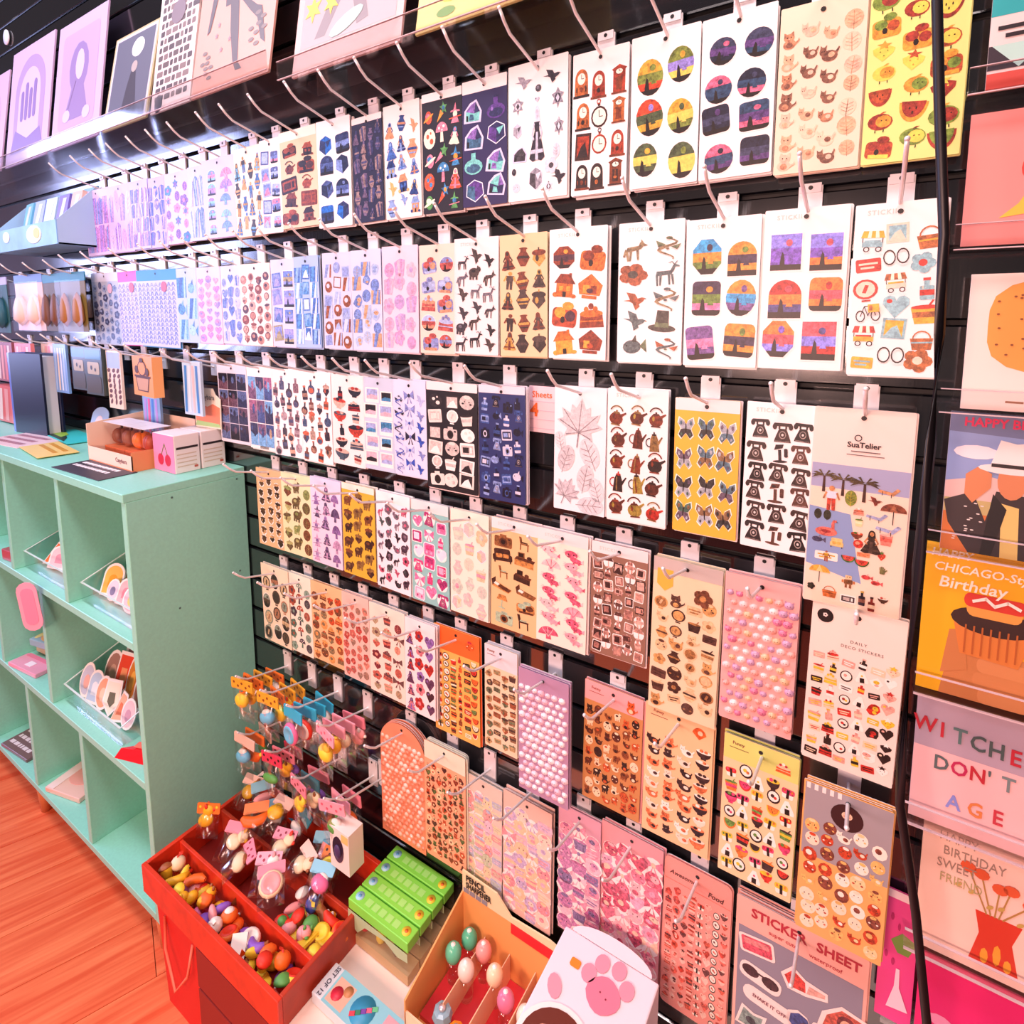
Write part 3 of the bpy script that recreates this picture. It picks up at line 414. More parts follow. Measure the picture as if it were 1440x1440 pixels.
# key: (label, background, motifs, columns, rows, colours, options)
D = {
'fruitpals': ('lime yellow sheet of fruit character stickers, top right by the black cable', '#ece98c', ['fruitpal', 'melon', 'fruitpal', 'berry', 'stump'], 3, 7, ['#b5532f', '#e8a23c', '#7d9a3c', '#a03a2c', '#f2d95a'], {}),
'peachcats': ('peach sheet of sketched calico cat stickers on the top row', '#f8dcc0', ['cat', 'catlie', 'catlie', 'leaf', 'bowl'], 4, 7, ['#e9b892', '#c98d6a', '#f4d3b4', '#8a5f4c', '#f3c4a8'], {}),
'spaceovals': ('white sheet of dark night-sky oval stickers with pink horse', WHITE, ['oval', 'oval', 'round', 'round', 'plaque', 'tall', 'round', 'plaque'], 2, 4, ['#1e2238', '#3a3f5c', '#5a3f7a', '#d86a8a', '#2f4a6a'], {'fill': 1.0}),
'ovals': ('white sheet of yellow and violet landscape oval stickers', WHITE, ['oval', 'round', 'round', 'round', 'oval', 'round'], 2, 3, ['#8f86d0', '#d9a83a', '#7a8a3a', '#4a5a3a', '#e8d060', '#d84a2a'], {'fill': .98}),
'clocks': ('white sheet of antique wooden clock stickers', WHITE, ['mantelclock', 'mantelclock', 'grandclock', 'mantelclock', 'pocketclock', 'grandclock', 'frame', 'pocketclock', 'mantelclock'], 3, 4, ['#7a3a1e', '#3a2018', '#b5652f', '#2a1c1a', '#a03a22'], {'fill': .98}),
'lady': ('white sheet of grey gothic lady and jewel stickers', WHITE, [], 1, 1, [], {'special': 'lady'}),
'crystals': ('navy sheet of violet crystal castle stickers with pale outlines', '#2b2352', ['crystal', 'flask', 'crystal', 'crystal', 'gem'], 2, 4, ['#5a3a8a', '#3f6a8a', '#8a6ab8', '#7ad0c8', '#2a2a5a'], {'hdr': (WHITE, .1), 'fill': 1.0}),
'spaceblack': ('black sheet of colourful witch and planet stickers', '#191520', ['planet', 'comet', 'witch', 'moon', 'mushroom', 'gown'], 3, 5, ['#e8603c', '#f0a23c', '#3f8ac0', '#e88aa0', '#5aa05a', '#f6ead0'], {'hdr': (WHITE, .07)}),
'bluefairy': ('white sheet of blue fairy tale figure stickers', WHITE, ['gown', 'vase', 'bird', 'house', 'gown'], 3, 5, ['#4a78c8', '#8fb0e8', '#e0a27a', '#2f4a8a', '#d8c07a'], {'sleeve': 1}),
'navyholo': ('dark navy glittering figure sticker sheet with a white flare', '#2a2d4a', ['gown', 'shard', 'vase'], 4, 6, ['#4a5080', '#7a6a8a', '#3a3f6a', '#a08a8a'], {'hdr': (WHITE, .06), 'sleeve': 1}),
'gems': ('white sheet of dark blue gemstone plaque stickers', WHITE, ['gem', 'tall', 'gem', 'arch'], 2, 4, ['#2c3868', '#4a5f9a', '#1f2848', '#7a94d0', '#1f6ac8'], {'fill': 1.0}),
'books': ('tan sheet of dark book stack and teapot stickers', '#eccba6', ['stump', 'house', 'tray', 'kettle'], 2, 5, ['#4a2a22', '#7a3a26', '#2c1f20', '#9a4a2c'], {'hdr': (CREAM, .1)}),
'windows': ('white sheet of blue window and street lamp stickers', WHITE, ['frame', 'tall', 'lamp'], 2, 5, ['#7a94d8', '#5a6aa8', '#a9c0f0', '#e08ab0'], {}),
'figures': ('cream sheet of tall blue and ochre costume figure stickers', '#f3e3d2', ['gown', 'person', 'vase'], 4, 4, ['#4a78b8', '#b58a3c', '#6fb0d8', '#3f3a3a', '#d8a86a'], {}),
'rainbow': ('pale lilac sheet of rainbow and cloud stickers', '#d9ccf0', ['arch', 'shell', 'heart'], 2, 5, ['#7aa0ec', '#e890b8', '#8ac8ec', '#b090e8'], {}),
'paleblue': ('narrow pale blue ribbon sticker sheet on the top row', '#c8d0f4', ['shard'], 3, 2, PB, {'sleeve': 1}),
'tulip': ('pale pink sheet with blue tulip and twig stickers', '#e6cdea', ['flower', 'jewel', 'leaf'], 3, 5, ['#4a90e0', '#c878b8', '#8a6ad0', '#e090c0'], {}),
'lavender': ('lavender crystal sticker sheet with deep violet shards', '#c4baf0', ['shard', 'gem'], 3, 4, ['#7a6ad8', '#a090ec', '#4a58c8', '#d0b0f0'], {'sleeve': 1}),
'lavstrips': ('lavender striped sticker sheet with periwinkle patterns', '#c2c2f2', ['stripe', 'shard'], 4, 4, ['#8a80e8', '#6a78d8', '#b890e0', '#e4d8f8'], {'sleeve': 1}),
'lilac': ('lilac sheet of long pale feather stickers', '#d0c0f0', ['shard', 'leaf'], 4, 2, ['#a888e8', '#d8a8e8', '#8a94ec', '#ecd0f4'], {'sleeve': 1}),
'lilacpink': ('pinkish lilac striped sticker sheet, farthest on the top row', '#dfc2ea', ['shard', 'stripe'], 4, 2, ['#cc90dc', '#a888e0', '#eab0d8', '#8a98e8'], {'sleeve': 1}),
'carts': ('white sheet of street market cart and bicycle stickers behind the black cable', WHITE, ['cart', 'frame', 'basket', 'label', 'ring2', 'flower', 'mirror', 'cart', 'bottle', 'bicycle', 'heart', 'cup'], 3, 6, ['#c8362c', '#e8b23a', '#b56a3a', '#f4d9c0', '#8fc0c8'], {'text': 'STICKII'}),
'sunsets': ('white sheet of square sunset scene stickers', WHITE, ['square', 'square', 'arch', 'plaque', 'octagon', 'square'], 2, 3, ['#7a5ac8', '#e85a6a', '#f0863a', '#c8302c', '#4a4a8a', '#8a8af0'], {'text': 'STICKII', 'fill': .92}),
'arches': ('white sheet of violet, sky blue and orange arch scene stickers', WHITE, ['octagon', 'arch', 'tall', 'round', 'tall', 'plaque'], 2, 3, ['#7a5a9a', '#e88ab8', '#3aa8e0', '#e8963a', '#3a2f4a', '#6a8a3a'], {'text': 'STICKII', 'fill': .94}),
'myth': ('white sheet of grey-green mythical creature stickers', WHITE, ['wolf', 'serpent', 'flower', 'deer', 'bird', 'serpent', 'bird', 'hat', 'fish', 'serpent'], 2, 5, ['#4a4a42', '#6a7a5a', '#8a7a5a', '#5a6a6a', '#a05a3a'], {'text': 'STICKII'}),
'houses': ('white sheet of glowing autumn house and lantern stickers', WHITE, ['octagon', 'stump', 'house', 'lantern', 'stump', 'cake', 'house', 'lantern'], 2, 4, ['#d8702a', '#8a3a22', '#f0a23a', '#b54a2a', '#4a2a3a'], {'text': 'STICKII', 'fill': .95}),
'greek': ('tan sheet of ancient statue and vase stickers', '#ecc99c', ['gown', 'vase', 'nut', 'person', 'vase', 'gown'], 3, 5, ['#2f2420', '#7a3a26', '#c89a4a', '#4a3a34'], {'fill': .95}),
'animals': ('white sheet of black forest animal silhouette stickers', PINKW, ['deer', 'bird', 'bird', 'wolf', 'bear', 'wolf', 'bird', 'deer'], 3, 6, BW[:3]+['#4a3f3a'], {'text': 'STICKII'}),
'vignettes': ('cream sheet of small blue and red landscape vignettes', '#f6e0d0', ['stump', 'round', 'cake', 'stump'], 2, 5, ['#8a98d0', '#c0605a', '#b5c8f0', '#d8a080'], {'sleeve': 1}),
'pinklace': ('pale pink sticker sheet of fine lace lines', '#f4dcec', ['leaf', 'shard', 'flower'], 3, 5, ['#e8b8d8', '#d8a8d8', '#f0c8dc', '#c8b0e4'], {'sleeve': 1}),
'bluetan': ('pale blue scribbled sticker sheet with a tan left edge', '#d8e0f8', ['leaf', 'stripe', 'blob'], 3, 6, ['#9ab8f0', '#b8d0f4', '#d8b08a', '#7a9ae0'], {'sleeve': 1}),
'iceblocks': ('pale blue sheet of block stickers with brown dots', '#d4def6', ['stripe', 'dot', 'frame'], 3, 6, ['#9ab0ec', '#b0c8f4', '#a0603c', '#dce4fa'], {'sleeve': 1}),
'icyblue': ('icy blue sticker sheet with white crossing lines', '#a8c4ee', ['stripe', 'frame'], 3, 5, ['#5a9ae0', '#8ab8f0', '#e0ecfc', '#4a78c8'], {'sleeve': 1}),
'bluelines': ('blue sheet of violet clouds over olive landscape stickers', '#c8d4f4', ['frame', 'square', 'stripe'], 2, 4, ['#8a9ae8', '#a8a8f0', '#a8a07a', '#6a88d8'], {'sleeve': 1}),
'buttons': ('cream sheet of brown button and pendant stickers', '#f8e8e0', ['dot', 'mirror', 'nut', 'dot'], 4, 7, ['#8a4a3a', '#c08a7a', '#5a3f4a', '#d8b0a0'], {}),
'arrows': ('pale blue sheet of arrow and feather stickers', '#d4d8f8', ['leaf', 'heart', 'shard'], 3, 6, ['#7a90e0', '#9aa8ec', '#c0c8f6', '#5a78d0'], {'sleeve': 1}),
'pinkhearts': ('pale pink sheet of heart row stickers', '#eed4ee', ['heart', 'dot', 'heart'], 3, 8, ['#e090c0', '#c890dc', '#f0a8c0', '#a898e4'], {'sleeve': 1}),
'tealrows': ('blue sheet of teal wave stickers in three bands', '#b8d0f0', ['stripe', 'fish'], 2, 3, ['#4a90d0', '#7ab8e8', '#3a6ab8', '#a8d8f0'], {'sleeve': 1}),
'blueletters': ('wide periwinkle sheet of alphabet stickers with blue header', '#ccd2f6', ['glyph'], 9, 14, ['#8a94e0', '#7a88d8', '#a0a8ea'], {'hdr': ('#3f9ad8', .14), 'seal': '#e8607a'}),
'pinkletters': ('periwinkle sheet of alphabet stickers with hot pink header', '#d4d4f6', ['glyph'], 5, 13, ['#9a98e2', '#8890dc', '#b0b0ee'], {'hdr': ('#ec5ab8', .14), 'seal': '#e8607a'}),
'greyfloral': ('grey-blue blue rose sticker sheet beside the toy packs', '#b4bed4', ['flower', 'leaf', 'flower', 'blob'], 5, 7, ['#5a6ea0', '#7a90b8', '#4a5680', '#9ab0d8'], {'hdr': ('#d4d8ea', .12), 'seal': '#dca8b8'}),
'beach': ('clear-sleeved beach holiday sticker sheet with palms and blue sea', '#fae6dc', [], 1, 1, MX, {'sleeve': 1, 'special': 'beach'}),
'phones': ('white sheet of black antique telephone stickers', WHITE, ['phone', 'phone', 'phone', 'phone', 'candle_phone', 'phone'], 3, 6, ['#1c1716', '#3a2a26', '#5a3a2e', '#2a2426'], {'text': 'STICKII', 'fill': .98}),
'butterflies': ('amber yellow sheet of butterfly stickers', '#eeb53c', ['butterfly'], 3, 4, ['#3a3a3a', '#5a7a88', '#8a6a4a', '#a8b0b8', '#6a5a6a', '#4a6a5a'], {'hdr': (PINKW, .09), 'fill': 1.0}),
'kettles': ('white sheet of copper kettle and coffee pot stickers', WHITE, ['kettle', 'kettle', 'kettle', 'kettle', 'teapot', 'teapot', 'kettle', 'teapot', 'kettle', 'teapot', 'teapot', 'kettle'], 3, 5, ['#7a3520', '#5a2a1c', '#a08a3a', '#2a1c18', '#b52f22', '#8a6a3a'], {'text': 'STICKII', 'fill': .95}),
'leaves': ('white sheet of grey translucent leaf skeleton stickers', '#f4eef0', [], 1, 1, [], {'special': 'leaves'}),
'navypack': ('navy blue sleeved stationery sticker sheet', '#26346e', ['bottle', 'phone', 'camera', 'bottle', 'tray', 'fish'], 4, 7, ['#16204a', '#3a5aa0', '#8fa8e0', '#d8d8ee', '#0f1636'], {'hdr': ('#ece4f0', .07), 'sleeve': 1}),
'vanity': ('black sheet of white vanity table object stickers', '#17161a', ['moon', 'frame', 'face', 'tray', 'mirror', 'cup', 'frame', 'camera'], 3, 6, ['#f6efe8', '#e9ddd2', '#cfc4bc', '#2a2628'], {'hdr': (PINKW, .08), 'fill': 1.0}),
'blueline': ('pale blue sheet of ink line horseshoe and figure stickers', '#dfe3fa', ['serpent', 'bow', 'bird', 'shell'], 3, 6, ['#3a5ac0', '#8a98d8', '#2a2f4a', '#b8c4f0'], {'sleeve': 1}),
'polaroids': ('pale blue sheet of rounded instant photo stickers', '#c9d8ee', ['polaroid'], 2, 5, ['#26282e', '#e8a0a8', '#a8b8e8', '#4a90c0', '#e0c0d0'], {'sleeve': 1}),
'bowls': ('white sheet of red and dark bowl stickers', WHITE, ['bottle', 'bowl', 'bowl', 'cake', 'bowl', 'cup'], 2, 6, ['#9a2c2c', '#2a2e3a', '#c84a3a', '#4a5a6a', '#e0c0b0'], {'sleeve': 1}),
'bottles': ('white sheet of tall potion bottle stickers', WHITE, ['bottle', 'flask', 'bottle', 'nut'], 4, 5, ['#7a4a3a', '#4a5a78', '#a8806a', '#3a3038', '#b89a8a', '#d06a4a'], {'sleeve': 1}),
'smallbottles': ('white sheet of small grey-pink bottle stickers', WHITE, ['bottle', 'bottle', 'flask'], 4, 5, ['#8a6a70', '#5a5a78', '#b09aa0', '#4a4048', '#e0a890'], {'sleeve': 1}),
'photogrid': ('white sheet of nine small photograph stickers in a grid', WHITE, ['photo'], 3, 3, ['#7a5a78', '#4a5a90', '#a86a8a', '#c8a888', '#3a3a5a', '#7ab0e0'], {'fill': 1.08, 'bar': 1}),
'darkgrid': ('dark photo collage sticker sheet beside the white boxes', '#e4dce8', ['photo'], 3, 4, ['#3a2a38', '#2a2a48', '#6a4a5a', '#5a6a98', '#1f1a26'], {'fill': 1.1, 'sleeve': 1}),
'foodwhite': ('clear-sleeved white sheet of tiny food stickers with round black logo', '#fae6da', ['label', 'cake', 'label', 'bottle', 'label', 'berry', 'cup', 'bottle', 'roll', 'onigiri', 'blob', 'heart'], 6, 9, ['#c8342c', '#f4d8b8', '#e8c83a', '#2a201e', '#f0b0a0', '#fff6ee'], {'sleeve': 1, 'special': 'foodwhite', 'top': .27}),
'pinkpuffy': ('pink sheet crowded with raised bear puffy stickers', '#f4b8b4', [], 1, 1, ['#f4c8c4', '#f0a89c', '#e8b890', '#f8dcd8', '#d87a9a', '#c89ab8'], {'puffy': (7, 14, .0055), 'top': .1, 'sleeve': 1}),
'honeytan': ('beige sleeved sheet of vintage cat stamp stickers with yellow ribbon', '#f3dcb8', ['mirror', 'cat', 'label', 'face', 'catlie', 'mirror', 'cup', 'flower', 'vase'], 4, 8, ['#3a2a26', '#a87a4a', '#5a4038', '#d8a868', '#e8c89a'], {'sleeve': 1, 'special': 'ribbon', 'top': .22}),
'brownout': ('brown sheet of white-outlined retro furniture stickers', '#8f6a58', ['tv', 'lamp', 'frame', 'robot', 'tv', 'tray', 'bottle'], 5, 8, ['#a8766a', '#5a3a34', '#d8b0a0', '#3a2624', '#c89484'], {'hdr': (PINKW, .1), 'text': 'STICKII', 'outline': 1}),
'axolotl': ('cream sheet of pink axolotl stickers', '#f8ead8', ['axolotl', 'axolotl', 'axolotl', 'shell', 'axolotl'], 2, 7, ['#f4a8b4', '#e0607e', '#f8c8c8'], {'hdr': (PINKW, .1), 'text': 'STICKII', 'fill': 1.05}),
'furniture': ('tan sheet of brown wooden furniture stickers', '#ecc08a', ['camera', 'chair', 'sofa', 'desk', 'chair', 'desk', 'bed', 'bed', 'lamp', 'stump'], 2, 6, ['#5a3422', '#8a5a34', '#3a241c', '#c88a4a', '#a8c0a0'], {'hdr': (PINKW, .1), 'text': 'STICKII'}),
'cream': ('cream sheet of pale pastel ornament stickers', '#f6ead6', ['cup', 'gem', 'flower', 'vase', 'leaf'], 3, 5, ['#f0d8c0', '#e8a0b0', '#d8c8a0', '#c8d0c0', '#f4c4c0'], {}),
'tealpink': ('teal sheet of pink retro gadget stickers', '#8cc4c0', ['heart', 'phone', 'gamepad', 'tv', 'bow', 'bottle', 'heart', 'gamepad'], 3, 6, ['#f078a8', '#e84a88', '#f8b0cc', '#b03a78', '#f4e0ee'], {'hdr': (PINKW, .1), 'outline': 1}),
'bwanimals': ('white sheet of small dark jungle animal stickers', '#f2ecf2', ['wolf', 'flower', 'catlie', 'bear', 'bird', 'blob'], 4, 7, ['#2a2630', '#4a3a4a', '#7a6a7a', '#c05a78', '#4a5a5a'], {'hdr': (WHITE, .1)}),
'bears': ('mustard yellow sheet of brown bear stickers', '#dfb33c', ['bear', 'nut', 'bear'], 3, 6, ['#5a3a2a', '#7a4a2c', '#3f2a24', '#8a6a3a'], {'hdr': (CREAM, .07)}),
'wizard': ('lilac sheet of violet wizard hat stickers', '#e8d8ee', ['witch', 'gown', 'shell', 'hat'], 3, 5, ['#8a6aa8', '#a88ac0', '#5a4a70', '#c8a0c8'], {}),
'greenpale': ('pale green sheet of mossy acorn and hedgehog stickers', '#e8e6b8', ['nut', 'bear', 'leaf', 'mushroom'], 3, 5, ['#8a9a5a', '#6a5a3a', '#b8b878', '#7a4a34'], {}),
'cones': ('tan sheet of dark pinecone stickers beside the mint cabinet', '#dfb98a', ['nut'], 3, 7, ['#4a3222', '#5a4028', '#3a2a1e', '#c8a070'], {'outline': 1}),
'buns': ('grey and orange sheet of chubby animal bun stickers', '#f2b268', ['face', 'face', 'catlie', 'face', 'dot', 'face'], 5, 8, ['#f8e4c8', '#f4d8a0', '#c84a2c', '#fff2e0', '#8a4a3a', '#f0c070'], {'special': 'buns', 'top': .2}),
'sushi': ('cream sheet of sushi stickers with yellow-green header', '#f8d4a4', ['sushi', 'roll', 'onigiri', 'bowl', 'sushi', 'cup', 'melon'], 5, 8, ['#d8382c', '#f0863a', '#e8c83a', '#6a9a4a', '#e84a7a', '#3a2a2a'], {'hdr': ('#d8dc7a', .17), 'htext': 'Funny', 'icon': 'cake'}),
'catsorange': ('peach sheet of black and white cat stickers with paper fan', '#f8c795', ['catlie', 'cat', 'catlie', 'bowl', 'cat'], 4, 9, ['#2a2226', '#fff2e2', '#f6e0c8', '#e87a4a', '#3a2a2a'], {'htext': 'Funny', 'icon': 'fan', 'top': .2}),
'pandas': ('pink and brown sheet of red panda stickers', '#c98a52', ['cat', 'face', 'catlie', 'bear'], 6, 9, ['#5a2a1e', '#f6dcb8', '#8a4a2a', '#2a1c1a', '#c8582c'], {'hdr': ('#f4a8a8', .16), 'htext': 'Funny', 'icon': 'cat'}),
'purplepuffy': ('violet sheet crowded with white bunny puffy stickers', '#b493b4', [], 1, 1, ['#f4e4ec', '#eed4de', '#f8eef0', '#e8c0d0'], {'puffy': (7, 15, .0058), 'top': .12, 'sleeve': 1}),
'tandoodle': ('tan sheet of tiny scrap stickers with white cat header', '#ecd4b0', ['blob', 'label', 'nut', 'cup', 'flower'], 4, 9, ['#8a6a4a', '#4a3a34', '#b89a6a', '#6a7a5a', '#a05a3a'], {'hdr': ('#e4dce0', .2), 'htext': 'Funny'}),
'orangesushi': ('thick stack of orange-headed amber sushi sticker sheets', '#f0b55c', ['sushi', 'roll', 'cup', 'bottle', 'label', 'melon'], 6, 10, ['#c8342a', '#2a2420', '#6a8a4a', '#f6e4c0', '#e8642c', '#8a4a2a'], {'hdr': ('#ee6a2c', .22), 'icon': 'face', 'special': 'thick'}),
'redpurple': ('white sheet of red and violet gown figure stickers', '#f6e8e8', ['gown', 'flower', 'heart', 'gown'], 3, 6, ['#b52f2c', '#5a3a5a', '#8a6ab0', '#3a2430', '#d8808a'], {}),
'beigefood': ('cream sheet of teapot and fruit stickers', '#f6e2d2', ['berry', 'cup', 'leaf', 'flower', 'cake', 'bow'], 3, 7, ['#c86a5a', '#6a4a4a', '#b0a080', '#e8a088', '#7a2f3a'], {}),
'redpink': ('dusty pink sheet of crowded rose red stickers', '#eac4b8', ['flower', 'heart', 'leaf', 'blob'], 4, 8, ['#b84a44', '#c86a60', '#a08070', '#d88a78'], {}),
'orangetan': ('orange tan sheet of round berry tart stickers', '#f0c090', ['dot', 'cake', 'nut', 'face'], 4, 7, ['#a05a34', '#c8502c', '#7a4a34', '#e8a05a', '#8a7a5a'], {}),
'whiteteal': ('white sheet of teal and red folk ornament stickers', '#f0ead8', ['flower', 'mushroom', 'leaf', 'dot'], 3, 6, ['#5a7a6a', '#a8503c', '#4a3a4a', '#8aa898'], {}),
'cameos': ('tan sheet of oval cameo portrait stickers', '#eedcc0', ['mirror', 'round', 'mirror'], 3, 4, ['#5a4a3c', '#8a9a8a', '#3a322c', '#c8b088', '#a8785a'], {}),
'stickersheet': ('pink and grey STICKER SHEET pack with heart and sunglasses stickers', '#f6b4a4', [], 1, 1, [], {'special': 'stickersheet'}),
'pinkfood': ('coral pink rounded sheet of tiny food stickers on the bottom row', '#f2a094', ['cake', 'blob', 'berry', 'cup', 'sushi', 'heart', 'roll', 'bowl'], 8, 13, ['#e86a5a', '#f8d0c0', '#c8402f', '#6a3a3a', '#f4b8a8', '#d8604a'], {'special': 'pinkfood', 'top': .17, 'round': 1, 'sleeve': 1}),
'decopinkb': ('rose clear pouch of layered character deco stickers', '#e8a0a6', ['face', 'blob', 'heart', 'bow', 'cat', 'flower'], 4, 9, ['#f088a0', '#f8c0c4', '#e8b0c8', '#d8607a', '#f4d0b8'], {'sleeve': 1, 'outline': 1, 'big': 1.3}),
'decopinka': ('mauve clear pouch of pink and violet deco stickers', '#d9a4b8', ['face', 'bow', 'blob', 'heart', 'cup', 'label'], 3, 9, ['#c88ab8', '#f0a0b8', '#8a7aa8', '#f4c8d4', '#b86a9a'], {'sleeve': 1, 'outline': 1, 'big': 1.3}),
'decoclearb': ('clear pouch of peach and pink pastel deco stickers', '#ecc4b4', ['blob', 'face', 'bow', 'label', 'cup', 'flower'], 4, 9, ['#f4a0a8', '#f8d0a8', '#e8c0d0', '#c8b8d8', '#f6dcc8'], {'sleeve': 1, 'outline': 1, 'big': 1.3}),
'decocleara': ('clear pouch of pale green and lilac deco stickers', '#dccfc0', ['blob', 'cup', 'face', 'label', 'heart'], 4, 9, ['#c8d0b0', '#e8c8d8', '#f4d8b0', '#b8c0d8', '#f0a8a8'], {'sleeve': 1, 'outline': 1, 'big': 1.3}),
'coralmotif': ('coral sheet of tiny dark figure stickers with mint header', '#f6ac84', ['gown', 'blob', 'cat', 'heart', 'flower'], 7, 14, ['#c8502f', '#4a2a26', '#8a3a2a', '#f8d8a8', '#5a6a3a'], {'hdr': ('#dfe2c8', .15), 'round': 1}),
'coralarch': ('stack of arch-topped coral bead sticker sheets', '#f0916e', [], 1, 1, ['#f6c0a8', '#f4a488', '#fad4c4', '#e88a6a'], {'puffy': (9, 20, .0052), 'top': .14, 'arch': 1}),
}

# ---------------------------------------------------------------- the setting
FL_Y0, FL_X0, FL_X1 = -2.6, -5.2, 2.2
def wood_floor():
    root = empty('floor', (0, 0, 0)); tag(root, kind='structure')
    m = bpy.data.materials.new('wood_plank'); m.use_nodes = True; nt = m.node_tree; b = nt.nodes['Principled BSDF']
    t = nt.nodes.new('ShaderNodeTexCoord'); mp = nt.nodes.new('ShaderNodeMapping'); mp.inputs['Scale'].default_value = (1.6, 26, 1)
    n = nt.nodes.new('ShaderNodeTexNoise'); n.inputs['Scale'].default_value = 2.2; n.inputs['Detail'].default_value = 7; n.inputs['Distortion'].default_value = .5
    oi = nt.nodes.new('ShaderNodeObjectInfo'); ad = nt.nodes.new('ShaderNodeVectorMath'); ad.operation = 'ADD'
    r = nt.nodes.new('ShaderNodeValToRGB'); r.color_ramp.elements[0].position = .32; r.color_ramp.elements[1].position = .72
    r.color_ramp.elements[0].color = (*lin('#e05a32'), 1); r.color_ramp.elements[1].color = (*lin('#fb8a58'), 1)
    nt.links.new(t.outputs['Object'], mp.inputs['Vector']); nt.links.new(mp.outputs['Vector'], ad.inputs[0]); nt.links.new(oi.outputs['Random'], ad.inputs[1])
    nt.links.new(ad.outputs[0], n.inputs['Vector']); nt.links.new(n.outputs['Fac'], r.inputs[0]); nt.links.new(r.outputs[0], b.inputs['Base Color'])
    b.inputs['Roughness'].default_value = .38
    sub = MB().box(FL_X0, FL_Y0, -.05, FL_X1, WALL+.05, -.006).build('subfloor', mat('#9c3a1c', .8), root)
    w_, l_ = .15, 1.25
    me = MB().box(0, 0, -.006, l_-.0015, w_-.0015, 0).mesh('plank', m)
    ang = math.radians(68); ca, sa = math.cos(ang), math.sin(ang); u0 = (-2.2, -.3)
    for j in range(-12, 13):
        x = -2.6-R.uniform(0, l_)
        while x < 2.2:
            px, py = u0[0]+x*ca-j*w_*sa, u0[1]+x*sa+j*w_*ca
            qx, qy = px+l_*ca-w_*sa, py+l_*sa+w_*ca
            if max(py, qy) < WALL-.01 and min(px, qx) > FL_X0 and min(py, qy) > FL_Y0: link('plank', me, root, (px, py, 0), (0, 0, ang))
            elif max(py, qy) >= WALL-.01 and min(py, qy) < WALL-.1:   # cut to meet the wall
                l2 = (WALL-.012-py-w_*ca)/sa
                if l2 > .05: MB().box(0, 0, -.006, l2, w_-.0015, 0).build('plank', m, root, (px, py, 0), (0, 0, ang))
            x += l_
wood_floor()
def slat_mat():
    m = bpy.data.materials.new('gloss_black_laminate'); m.use_nodes = True; nt = m.node_tree; b = nt.nodes['Principled BSDF']
    b.inputs['Base Color'].default_value = (.006, .006, .009, 1); b.inputs['Roughness'].default_value = .11; b.inputs['IOR'].default_value = 2.5
    t = nt.nodes.new('ShaderNodeTexCoord'); mp = nt.nodes.new('ShaderNodeMapping'); mp.inputs['Scale'].default_value = (60, 1, 4)
    n = nt.nodes.new('ShaderNodeTexNoise'); n.inputs['Scale'].default_value = 6; n.inputs['Detail'].default_value = 3
    bp = nt.nodes.new('ShaderNodeBump'); bp.inputs['Strength'].default_value = .05; bp.inputs['Distance'].default_value = .001
    nt.links.new(t.outputs['Object'], mp.inputs[0]); nt.links.new(mp.outputs[0], n.inputs['Vector']); nt.links.new(n.outputs['Fac'], bp.inputs['Height']); nt.links.new(bp.outputs['Normal'], b.inputs['Normal'])
    return m
def slat_wall():
    root = empty('wall_back', (0, WALL, 0)); tag(root, kind='structure')
    x0, x1 = -5.2, 2.2
    MB().box(x0, .014, 0, x1, .05, 2.95).build('groove_backing', mat('#08080b', .6), root)
    m = slat_mat()
    p = .0762; zz = ROWZ[0]+.002; zs = []
    while zz-p > 0: zz -= p
    # slats between neighbouring grooves, with chamfered lips
    h = p-.0095; g = .006
    prof = [(0, .0), (.0, h), (.004, h+.002), (.014, h+.002), (.014, -.002), (.004, -.002)]
    vs = [(x, q[0], q[1]) for x in (x0, x1) for q in prof]; k = len(prof)
    fs = [(i, (i+1) % k, (i+1) % k+k, i+k) for i in range(k)]+[tuple(range(k-1, -1, -1)), tuple(range(k, 2*k))]
    mb = MB().add(vs, fs); me = mb.mesh('slat', m)
    z = zz
    while z < 2.95:
        link('slat', me, root, (0, 0, z+.0048)); z += p
slat_wall()
tag(MB().box(-5.25, FL_Y0, 0, -5.2, WALL, 2.95).build('wall_left', mat('#cfcadb', .8, 0, .1)), kind='structure')

# ---------------------------------------------------------------- display hooks
PLATE = MB().box(-.0125, -.004, -.05, .0125, -.0005, .006).box(-.011, -.0065, -.002, .011, -.0035, .0085).mesh('bracket', mat('#e9e4e6', .35, .1))
HOLE = MB().flat(E(0, .0035, .0026, .0026, 8), -.0069, '#08080a').mesh('screw_hole')
_w = [(0, -.002-q, -.030+q*.25) for q in (0, .03, .06, .095)]+[(0, -.110, .003), (0, -.122, .015)]
WIRE = MB().tube(_w, .0021, 8).ball(0, -.122, .015, .0026, n=8, m=5).mesh('wire_arm', mat('#ebe6e6', .28, .25))
def hook(x, row, label, zoff=0., length=1., tilt=0., z=None):
    o = empty('display_hook', (x, WALL, (ROWZ[row] if z is None else z)+zoff)); tag(o, label, 'hook', 'display hooks on the slat wall')
    link('bracket', PLATE, o); link('screw_hole', HOLE, o); wv = link('wire_arm', WIRE, o); wv.scale = (1, length, 1); wv.rotation_euler = (0, 0, tilt)
    return o

